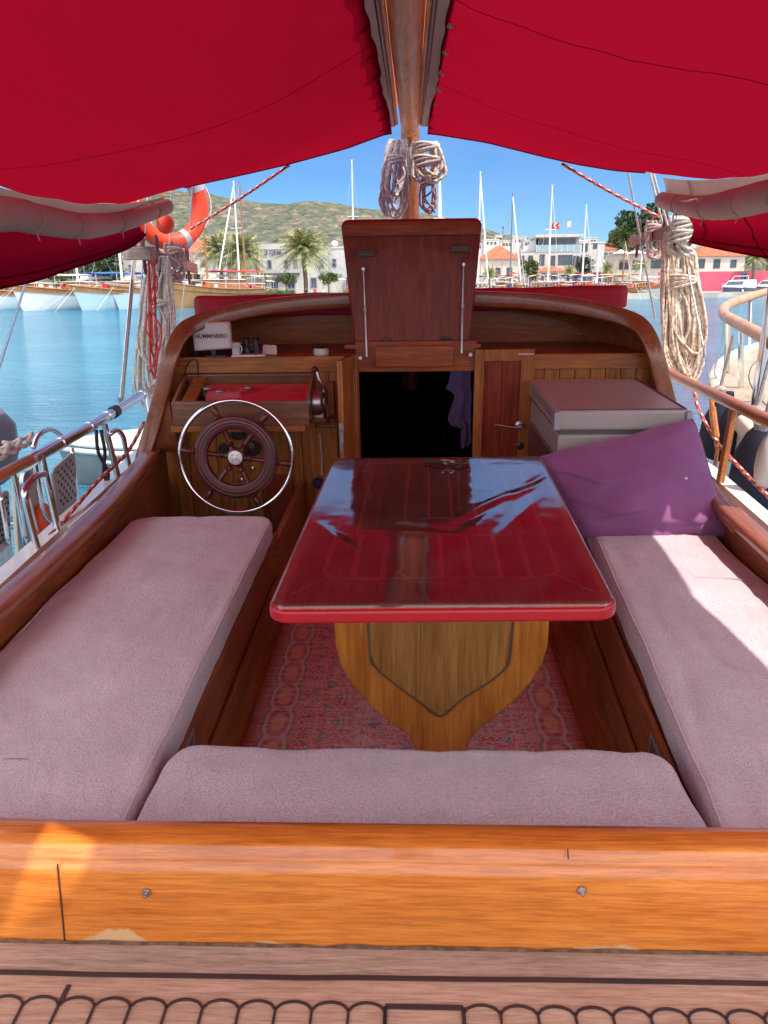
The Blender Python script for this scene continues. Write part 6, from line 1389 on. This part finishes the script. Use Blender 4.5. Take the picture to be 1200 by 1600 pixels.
def farboat(label, px, pyw, L, hull, ang=0, beam=None, fb=1.7, masts=(), top=M_creamc, cabin=True, canopy=True, strake=M_woodb, group='wooden tour boats moored bow out along the far quay', name='gulet', cabm=None, dist=None):
    # bow towards local -y; origin at the waterline under the stem
    b = W(px, pyw, z=0) if dist is None else W(px, 448, y=dist); b.z = 0
    beam = beam or L*.29; o = thing(name, label, 'boat', (0, 0, 0), WORLD, group)
    def half(t): return beam/2*min(1, (1-(1-min(1, t*1.35))**2.1))*(1-.22*max(0, t-.6)/.4)
    def sheer(t): return fb*(1+.55*(1-t)**2.4+.12*t*t)
    ns, nv = 18, 7; rb = random.Random(int(px*7)); m = MB()
    def hp2(t, v, s):                                  # v 0 keel .. 1 gunwale
        h = half(t)*(.35+.65*v**.55)*(1 if t > .001 else 0)+.04; z = -.4+(sheer(t)+.4)*v; y = L*t-1.3*(1-t)**2*(z/sheer(0)) - (0 if t < .5 else -.5*v*(t-.5))
        return (s*h, y, z)
    for s in (-1, 1): m.grid(lambda t, v: hp2(t, v, s), ns, nv)
    m.add([hp2(1, v/6, s) for s in (-1, 1) for v in range(7)], [(i, i+1, i+8, i+7) for i in range(6)])
    m.build('hull', hull, o, fr=WORLD, smooth=60)
    if name == 'gulet':
        m = MB()
        for s in (-1, 1): m.grid(lambda t, v: Vector(hp2(t, .80+.2*v, s))+Vector((s*.03, -.02, 0)), ns, 2)
        m.build('sheer_band', strake, o, fr=WORLD, smooth=60)
    m = MB(); m.grid(lambda t, u: (hp2(t, .93, 1)[0]*(2*u-1), hp2(t, .93, 1)[1], hp2(t, .93, 1)[2]), ns, 2); m.build('deck', M_deckb, o, fr=WORLD)
    m = MB()
    for s in (-1, 1): m.tube([Vector(hp2(t/ns, 1, s))+Vector((s*.03, 0, 0)) for t in range(ns+1)], .085, 6); m.tube([Vector(hp2(t/ns, .80, s))+Vector((s*.02, 0, 0)) for t in range(ns+1)], .05, 5)
    m.build('rail', strake, o, fr=WORLD)
    zd = sheer(.5)
    m = MB()                                           # guard rail
    for s in (-1, 1):
        q = [Vector(hp2(t/ns, 1, s)) for t in range(1, ns+1)]; m.tube([p+Vector((0, 0, .75)) for p in q], .035, 5)
        for p in q[::2]: m.tube([p, p+Vector((0, 0, .75))], .025, 4)
    m.build('guard_rail', M_whitep, o, fr=WORLD)
    m = MB(); m.tube([(0, -.9, sheer(0)*.95), (0, -3.0, sheer(0)+.5)], .09, 6); m.build('bowsprit', M_woodb, o, fr=WORLD)
    m = MB()
    for s in (-1, 1): m.tube([(s*.3, -.8, sheer(0)*.9), (s*1.8, -5.0, -.1)], .025, 4)
    m.build('anchor_lines', M_whitep, o, fr=WORLD)
    if cabin:
        m = MB(); c0, c1 = L*.28, L*.78; cw = beam*.30; m.prism([(-cw, c0, zd-.2), (cw, c0, zd-.2), (cw, c0+.25, zd+1.25), (-cw, c0+.25, zd+1.25)], (0, c1-c0, 0)); cb_ = m.build('cabin', cabm or M_woodb, o, fr=WORLD, smooth=0)
        m = MB(); m.bb((-cw-.15, c0, zd+1.26), (cw+.15, c1, zd+1.36)); m.build('cabin_top', M_whitep, cb_, fr=WORLD, smooth=0)
        for k in range(3):
            m = MB(); x = -cw*.66+cw*.66*k; m.bb((x-cw*.22, c0+.0, zd+.5), (x+cw*.22, c0+.12, zd+1.0)); m.build('window', M_win, cb_, fr=WORLD, smooth=0)
    if canopy:
        m = MB(); c0, c1 = L*.5, L*.98; cw = beam*.46; m.grid(lambda u, v: (cw*(2*u-1), c0+(c1-c0)*v, zd+2.45+.22*math.cos((2*u-1)*1.5)-.03*math.sin(v*12)), 8, 8); cn = m.build('canopy', top, o, fr=WORLD, smooth=180, thick=.06)
        m = MB()
        for s in (-1, 1):
            for k in range(4): y = c0+(c1-c0)*k/3; m.tube([(s*cw*.97, y, zd-.2), (s*cw*.97, y, zd+2.4)], .035, 5)
        m.build('canopy_posts', M_whitep, cn, fr=WORLD)
    m = MB(); cmx = [M_redc, M_bluec, M_creamc, M_ring, M_tanc, M_plast]
    for k in range(int(L*.6)):
        t = .12+.8*rb.random(); y = L*t; hh = half(t)*.8; x = rb.uniform(-hh, hh); sz = rb.uniform(.25, .8)
        m = MB(); m.box((x, y, sheer(t)+.05+sz*.3), (sz*1.3, sz, sz*.9), Matrix.Rotation(rb.random()*3, 3, 'Z')); m.build('deck_locker' if sz > .5 else 'deck_cushion', cmx[rb.randrange(6)], o, fr=WORLD, bevel=.05)
    for k in range(2):
        t = .3+.45*k; p = Vector(hp2(t, 1, 1 if rb.random() > .5 else -1))+Vector((0, 0, .45)); m = MB(); m.tube([p+Vector((0, .34*math.cos(a*.6), .34*math.sin(a*.6))) for a in range(11)], .09, 6, True); m.build('life_ring', M_ring, o, fr=WORLD, smooth=180)
    for ms in masts: mastx(o, 0, L*ms[0], zd, ms[1]-zd, ms[2], furl=ms[3] if len(ms) > 3 else None)
    o.matrix_world = Matrix.Translation(b) @ Matrix.Rotation(R(ang), 4, 'Z')
    return o
M_mastw = M_whitep; M_mastb = mat('wood_mast', (.30, .14, .06), .5); M_mastg = mat('grey_mast', (.16, .16, .18), .4)
def mh(px, pyt, py0, L, t):                            # mast top height wanted at this distance
    d = W(px, py0, z=0).y; return W(px, pyt, y=d+L*t).z
farboat('white boat cut off by the left edge of the picture', -45, 486, 18, M_hullw, -42, fb=2.2, masts=(), top=M_creamc)
farboat('white gulet with a blue awning, second boat from the left edge', 36, 486, 20, M_hullw, -44, fb=2.3, masts=((.42, 17, M_mastw),), top=M_bluec)
farboat('pale blue hulled gulet with blue sail covers left of the left rigging', 128, 485, 18, M_hullc, -38, fb=2.2, masts=((.38, 16, M_mastw), (.7, 15, M_mastw)), top=M_bluec)
farboat('pale hulled gulet seen behind the left rope bundle', 186, 483.5, 17, M_hullc, -34, fb=2.2, masts=((.4, 15.5, M_mastw),), top=M_tanc)
farboat('varnished wooden boat with orange gear on deck right of the left rope bundle', 272, 482, 17, M_hullv, -34, fb=2.4, masts=((.4, 15, M_mastb),), top=M_redc)
farboat('dark hulled gulet with white and brown masts in front of the palm pair', 345, 477, 16, M_hullk, -20, fb=2.0, masts=((.40, mh(351, 283, 477, 16, .4), M_mastw, True), (.52, mh(355, 283, 477, 16, .52), M_mastb)), top=M_creamc)
farboat('small wooden boat with white awning below the palm pair', 392, 474, 11, M_hullv, -10, fb=1.3, masts=((.4, 9, M_mastb),), top=M_creamc)
farboat('small white boat hidden behind the red pad in front of the bank', 556, 472, 13, M_hullw, 6, masts=((.42, mh(551, 250, 472, 13, .42), M_mastw),), top=M_bluec)
farboat('white yacht directly behind the raised hatch lid', 690, 470, 14, M_hullw, 4, masts=((.42, mh(689, 256, 470, 14, .42), M_mastw, True),), top=M_creamc, group='sailing yachts along the far quay', name='sailing_yacht', cabm=M_whitep)
farboat('white yacht with tall white mast just right of the raised hatch lid', 757, 469, 14, M_hullw, 8, masts=((.42, mh(756, 268, 469, 14, .42), M_mastw, True),), top=M_bluec, group='sailing yachts along the far quay', name='sailing_yacht', cabm=M_whitep)
farboat('gulet with dark grey mast and brown awning in front of the orange roofed house', 811, 468, 15, M_hullw, 10, masts=((.42, mh(811, 302, 468, 15, .42), M_mastg, True),), top=M_winec)
farboat('gulet with wine red awning and white mast in front of the glazed building', 869, 467.5, 15, M_hullk, 6, masts=((.42, mh(869, 289, 467.5, 15, .42), M_mastw),), top=M_creamc)
farboat('wooden boat with tan awning between the two shortest white masts', 902, 467, 13, M_hullv, 12, masts=(), top=M_tanc)
farboat('brown gulet with a pale mast below the terracotta house', 926, 467, 15, M_hullk, 8, masts=((.42, mh(925, 320, 467, 15, .42), M_mastw),), top=M_creamc)
farboat('small wooden boat with white roof left of the right shroud', 968, 466.5, 11, M_hullv, 10, fb=1.2, masts=(), top=M_whitep)
farboat('white hulled gulet with bow out, left of the right rope bundle', 1040, 466, 15, M_hullc, 38, masts=((.4, mh(1018, 385, 466, 13, .4), M_mastw),), top=M_tanc)
farboat('small dark boat half hidden behind the right rope bundle', 1062, 465.5, 11, M_hulln, 18, fb=1.2, masts=(), top=M_creamc)
farboat('white boat moored between the wine red awning boat and the dark masted gulet', 840, 468, 12, M_hullw, -6, masts=(), top=M_tanc)
farboat('white boat with cream awning right of the white masted yacht', 784, 468.5, 11, M_hullw, 0, fb=1.2, masts=(), top=M_creamc)
farboat('low wooden boat left of the bank parasol', 425, 473, 10, M_hullk, 8, fb=1.1, masts=(), top=M_bluec)
farboat('small varnished boat behind the left pin rail', 305, 479, 11, M_hullv, 15, fb=1.3, masts=((.4, 11, M_mastb),), top=M_tanc)
farboat('white boat with a low mast right of the palm standing alone', 590, 471, 12, M_hullw, -12, masts=((.4, 11, M_mastb),), top=M_creamc)
farboat('wooden boat with cream awning seen between the red pad and the orange roof', 826, 468, 13, M_hullv, 14, fb=1.4, masts=((.4, 10, M_mastb),), top=M_creamc)
farboat('blue awninged boat right of the brown gulet', 948, 467, 12, M_hullw, 12, fb=1.4, masts=((.4, 9.5, M_mastw),), top=M_bluec)
farboat('wooden boat with orange awning left of the white hulled gulet', 992, 466.5, 12, M_hullv, 16, fb=1.4, masts=((.4, 10.5, M_mastb),), top=M_tanc)
farboat('little white boat with a blue cover in front of the modern house', 890, 467.3, 10, M_hullw, 2, fb=1.2, masts=(), top=M_bluec)
def motoryacht(label, px, py, L, hull, ang, top):
    b = W(px, py, z=0); o = thing('motor_yacht', label, 'boat', (0, 0, 0), WORLD, 'motor yachts on the right of the far quay'); beam = L*.30
    def hp3(t, v, s): h = beam/2*(1-(1-min(1, t*1.6))**2)*(.55+.45*v)+.03; z = -.3+(1.9-.5*t+.3)*v; return (s*h, L*t-1.6*(1-t)**2*v, z)
    m = MB()
    for s in (-1, 1): m.grid(lambda t, v: hp3(t, v*.55, s), 14, 3)
    m.add([hp3(1, v/6, s) for s in (-1, 1) for v in range(7)], [(i, i+1, i+8, i+7) for i in range(6)]); m.build('hull', M_hullc, o, fr=WORLD, smooth=60)
    m = MB()
    for s in (-1, 1): m.grid(lambda t, v: hp3(t, .55+.45*v, s), 14, 3)
    m.grid(lambda t, u: (hp3(t, .98, 1)[0]*(2*u-1), hp3(t, .98, 1)[1], hp3(t, .98, 1)[2]), 14, 2); m.build('topsides', hull, o, fr=WORLD, smooth=60)
    m = MB(); cw = beam*.38
    m.add([(-cw, L*.22, 1.7), (cw, L*.22, 1.7), (cw, L*.85, 1.5), (-cw, L*.85, 1.5), (-cw*.85, L*.42, 3.1), (cw*.85, L*.42, 3.1), (cw*.9, L*.8, 3.2), (-cw*.9, L*.8, 3.2)], [(0, 1, 5, 4), (1, 2, 6, 5), (2, 3, 7, 6), (3, 0, 4, 7), (4, 5, 6, 7), (3, 2, 1, 0)]); cb_ = m.build('cabin', top, o, fr=WORLD, smooth=0, bevel=.12)
    m = MB(); m.add([(-cw*.80, L*.29, 2.25), (cw*.80, L*.29, 2.25), (cw*.76, L*.385, 2.92), (-cw*.76, L*.385, 2.92)], [(0, 1, 2, 3)]); m.build('windscreen', M_pane, cb_, fr=WORLD, smooth=0)
    m = MB(); m.tube([(-cw*.8, L*.5, 3.1), (-cw*.7, L*.55, 3.9), (cw*.7, L*.55, 3.9), (cw*.8, L*.5, 3.1)], .06, 6); m.build('radar_arch', M_whitep, o, fr=WORLD)
    m = MB()
    for s in (-1, 1):
        q = [Vector(hp3(t/10, 1, s))+Vector((0, 0, .6)) for t in range(0, 7)]; m.tube(q, .03, 5)
        for p in q: m.tube([p, p-Vector((0, 0, .6))], .02, 4)
    m.build('pulpit', M_chrome, o, fr=WORLD)
    for s in (-1, 1):
        m = MB(); p = Vector(hp3(.3, .7, s)); m.lathe(p+Vector((s*.2, 0, -.25)), (0, 0, 1), [(0, .05), (.1, .2), (.4, .2), (.5, .05)], 10); m.build('fender', M_whitep, o, fr=WORLD)
    o.matrix_world = Matrix.Translation(b) @ Matrix.Rotation(R(ang), 4, 'Z')
motoryacht('white cabin motor yacht with navy topsides right of the right rope bundle', 1132, 464.5, 17, M_hulln, -38, M_whitep)
motoryacht('motor yacht under a beige cover with navy topsides at the right edge', 1186, 462.5, 16, M_hulln, -38, M_creamc)

# ================================================================== NEAR, OUTSIDE OUR BOAT
# tender on the water, left
tp = W(178, 757, z=0); tn = thing('tender', 'small grey hulled tender with white deck floating beyond the left rail', 'boat', (tp.x, tp.y, 0), WORLD)
Lt_ = 3.2; d0 = Vector((1, .18, 0)).normalized(); s0 = Vector((-d0.y, d0.x, 0)); o0 = Vector((tp.x-.62, tp.y+.15, 0))
def tpt(t, v, s):
    h = .62*(1-(1-min(1, t*2.2))**2.4); r_ = math.sin(v*math.pi/2); return o0+d0*(Lt_*t-.18*(1-t)**4*v)+s0*s*h*(.25+.75*r_)+Vector((0, 0, -.12+(.62-.06*t)*(1-math.cos(v*math.pi/2))**.8))
m = MB()
for s in (-1, 1): m.grid(lambda t, v: tpt(t, v, s), 24, 8)
m.build('hull', mat('grey_hull', (.20, .22, .22), .35, 0, .1, 3), tn, fr=WORLD, smooth=180)
m = MB()
for s in (-1, 1): m.tube([tpt(t/24, 1, s)+Vector((0, 0, .02)) for t in range(25)], .045, 8); m.tube([tpt(t/24, 1, s)+Vector((0, 0, .11)) for t in range(25)], .035, 8)
m.build('gunwale', M_whitep, tn, fr=WORLD, smooth=180)
m = MB(); m.grid(lambda t, u: tpt(t, 1, 1).lerp(tpt(t, 1, -1), u)+Vector((0, 0, .13+.16*math.sin(u*math.pi)*math.sin(min(1, t*2)*math.pi/2))), 20, 8); m.build('foredeck', mat('cream_deck', (.46, .43, .36), .5, 0, .05, 4), tn, fr=WORLD, smooth=180)
m = MB(); hq = [tpt(.2, .86, -1)+Vector((0, -.03, 0)), tpt(.23, .9, -1)+Vector((0, -.09, -.02)), tpt(.34, .9, -1)+Vector((0, -.09, -.02)), tpt(.37, .86, -1)+Vector((0, -.03, 0))]; m.tube(smooth_path(hq, 4), .028, 8); m.build('grab_handle', M_plast, tn, fr=WORLD, smooth=180)
# outboard engine cowl at the left edge
c = B(-40, 705, x=-2.4); ob_ = thing('outboard_motor', 'grey outboard motor cowl at the left edge behind the rail', 'outboard motor', c+Vector((0, 0, -.25)))
m = MB(); m.lathe(c+Vector((0, 0, -.18)), (.12, .1, 1), [(0, .12), (.05, .17), (.2, .20), (.34, .18), (.42, .11), (.45, .02)], 20); m.build('cowl', mat('grey_cowl', (.13, .13, .16), .3, 0, .1, 4), ob_, smooth=180)
m = MB(); m.box(c+Vector((.0, 0, -.5)), (.12, .2, .6)); m.box(c+Vector((.38, .0, -.42)), (.75, .10, .05)); m.tube([c+Vector((.72, 0, -.42)), c+Vector((.72, 0, -.75))], .03, 8); m.build('leg_and_bracket', M_steel2, ob_, bevel=.02)
# boarding ladder with perforated steps, stowed outside the rail
ldr = thing('boarding_ladder', 'stowed steel boarding ladder with perforated steps outside the left rail', 'ladder', B(60, 860, x=-1.80))
def perf(name, corners, x):
    c4 = [B(*q, x=x) for q in corners]; m = MB(); N_ = 9; M_ = 14
    def pt(u, v): return (c4[0]*(1-u)+c4[1]*u)*(1-v)+(c4[3]*(1-u)+c4[2]*u)*v
    m.prism([pt(u, v) for u, v in rc(0.0, 0, 1, 1, .12, .6)[:14]+[(0, .12), (.0, .06), (.1, 0), (.9, 0), (1, .06)]], (.012, 0, 0)); pl_ = m.build(name, mat('perforated_plate', (.42, .39, .38), .45, .3, .1, 5), ldr, bevel=.002)
    m = MB()
    for j in range(8):
        for i in range(4):
            p = pt(.2+.2*i+.1*(j % 2), .12+.1*j); m.lathe(p+Vector((.0125, 0, 0)), (1, 0, 0), [(0, .009), (.001, .009)], 8)
    m.build('perforations', M_black, pl_, smooth=0)
perf('step_plate', [(78, 735), (112, 705), (117, 785), (88, 808)], -1.77)
for pp in ([(52, 700), (60, 680), (80, 671), (98, 682)], [(112, 700), (118, 760), (118, 778), (108, 792), (90, 802), (80, 815), (68, 800), (62, 770), (52, 705)], [(-10, 745), (10, 735), (22, 745), (40, 850)], [(0, 770), (12, 850)], [(38, 760), (70, 880)]):
    m = MB(); m.tube(smooth_path([B(a_, b_, x=-1.80) for a_, b_ in pp], 5), .013, 10); m.build('frame_tube', M_chrome, ldr, smooth=180)
perf('step_plate', [(-15, 775), (10, 765), (14, 850), (-10, 870)], -1.83)
m = MB(); m.prism([B(*q, x=-1.90) for q in ((16, 750), (50, 728), (66, 850), (24, 880))], (.02, 0, 0)); m.build('side_board', mat('cream_board', (.55, .47, .37), .5, 0, .1, 4), ldr, bevel=.004)
m = MB(); m.lathe(B(38, 752, x=-1.83), (1, 0, 0), [(0, .05), (.02, .05)], 16); m.build('hinge_plate', M_steel2, ldr)
c = B(70, 812, x=-1.85); m = MB(); m.lathe(c, (0, 0, 1), [(-.10, .02), (-.07, .06), (0, .07), (.05, .05), (.09, .012)], 14); tag(m.build('small_float', M_ring, smooth=180), 'small orange float wedged below the perforated ladder step', 'float')
# ropes wound on the left rail
m = MB(); c = B(22, 705, x=-1.64)
for k in range(3): m.tube([c+Vector((.0+.04*math.cos(a*.5), -.15+.10*k+.09*math.sin(a*.5), .03+.015*math.sin(a*.9))) for a in range(14)], .010, 6)
tag(m.build('rope_turns', M_rope, smooth=180), 'white rope turns lying over the left handrail', 'rope')
m = MB(); q = B(154, 672, x=-1.64)
for dx in (-.012, .012): m.tube(smooth_path([q+Vector((dx, 0, 0)), q+Vector((dx*1.5, 0, -.12)), q+Vector((-dx, .02, -.25)), q+Vector((dx*2.5, 0, -.36))], 4), .010, 6)
tag(m.build('black_strap', M_black, smooth=180), 'black strap hanging down from the left steel rail', 'strap')
# fenders on the right, between the hulls
def fender(label, px, pt, pb, y, wpx, m_, g='fenders hanging between the two hulls'):
    a, b = B(px, pt, y=y), B(px, pb, y=y); h = a.z-b.z; r_ = wpx/2/F*y*.98; o = thing('fender', label, 'fender', b, group=g)
    m = MB(); m.lathe(b, (0, 0, 1), [(0, .02), (h*.04, r_*.55), (h*.15, r_*.88), (h*.35, r_), (h*.6, r_*.92), (h*.78, r_*.66), (h*.88, r_*.36), (h*.93, r_*.25), (h, r_*.22)], 22); m.build('bladder', m_, o, smooth=60)
    m = MB(); m.tube([a, a+Vector((.05, .02, .35))], .010, 6); m.lathe(a+Vector((0, 0, -.01)), (0, 0, 1), [(0, .04), (.03, .045), (.05, .02)], 10); m.build('eye_and_line', M_ropeg, o)
fender('navy covered fender farther away, left of the brass turnbuckle post', 1124, 612, 720, 5.0, 72, M_navy)
fender('big navy covered fender at the right edge beside the wooden post', 1180, 645, 800, 4.15, 96, M_navy)
fender('pale grey fender hanging in front of the big navy one', 1192, 668, 762, 3.7, 36, mat('pale_fender', (.55, .50, .46), .5, 0, .1, 4))
# neighbouring yacht's stern
nb = thing('neighbouring_yacht', 'pale yacht stern with teak deck and curved wooden rail alongside at the right', 'yacht', B(1160, 620, z=-1.2))
dz_ = -1.15
dpx = [(1300, 505), (1225, 538), (1190, 547), (1160, 557), (1135, 571), (1122, 590), (1121, 610), (1132, 635), (1150, 655), (1175, 682), (1215, 725)]
dp = smooth_path([B(*q, z=dz_) for q in dpx], 4)
cen = Vector((dp[0].x+1.5, (dp[0].y+dp[-1].y)/2, dz_)); far_ = [Vector((9, dp[-1].y, dz_)), Vector((9, dp[0].y, dz_))]
m = MB(); m.prism(dp+far_, (0, 0, .02)); m.build('teak_deck', wood('pale_teak', (.36, .29, .22), (.50, .42, .33), 'y', 1, .8, 0), nb)
m = MB(); 
for i in range(16):
    f = .06+.055*i; q = [p.lerp(cen, f)+Vector((0, 0, .0215)) for p in dp]; strip(m, q, .008, .001)
m.build('deck_seams', M_caulk, nb, smooth=0)
m = MB(); m.grid(lambda u, v: (lambda p: p+(p-cen).normalized()*(.06-.25*v*v)+Vector((0, 0, .03-1.6*v)))(dp[int(u*(len(dp)-1)+.5)]), len(dp)-1, 8); m.build('hull', M_white, nb, smooth=180)
m = MB(); m.tube([p+(p-cen).normalized()*.03+Vector((0, 0, .03)) for p in dp], .055, 10); m.build('toe_rail', mat('cream_toe_rail', (.56, .48, .38), .6, 0, .1, 4), nb, smooth=180)
m = MB()
rpx = [(1260, 445), (1215, 452), (1190, 458), (1162, 467), (1140, 475), (1130, 484), (1134, 494), (1148, 502), (1172, 515), (1200, 530), (1260, 560)]
rp3 = smooth_path([B(*q, z=-.62) for q in rpx], 4); m.tube(rp3, .045, 10); m.build('stern_rail', mat('pale_rail_teak', (.50, .26, .15), .5, 0, .15, 5), nb, smooth=180)
for (a, b) in (((1137, 497), (1136, 586)), ((1158, 506), (1157, 610)), ((1172, 464), (1170, 548)), ((1191, 522), (1189, 632))):
    A_ = B(*a, z=-.63); m = MB(); m.tube([A_, Vector((B(*b, z=dz_).x, B(*b, z=dz_).y, dz_+.02))], .022, 10); m.build('rail_stanchion', M_chrome, nb)
A_ = B(1196, 530, z=-.6); m = MB(); m.tube([A_+Vector((0, 0, -.5)), A_, A_+Vector((0, 0, 2.2))], .032, 12); m.build('davit_pole', M_chrome, nb)
m = MB(); q = B(1131, 498, z=-.6); m.tube(smooth_path([q+Vector((0, 0, .05)), q+Vector((.01, 0, -.2)), q+Vector((-.02, 0, -.42)), q+Vector((.05, 0, -.48)), q+Vector((.04, 0, -.2))], 5), .006, 5); tag(m.build('thin_line', M_steel2), 'thin loop of grey line hanging on the neighbouring stern rail', 'rope')

for o in COL.objects:                                  # the copies' and parts' origins are set; nothing is hidden
    pass
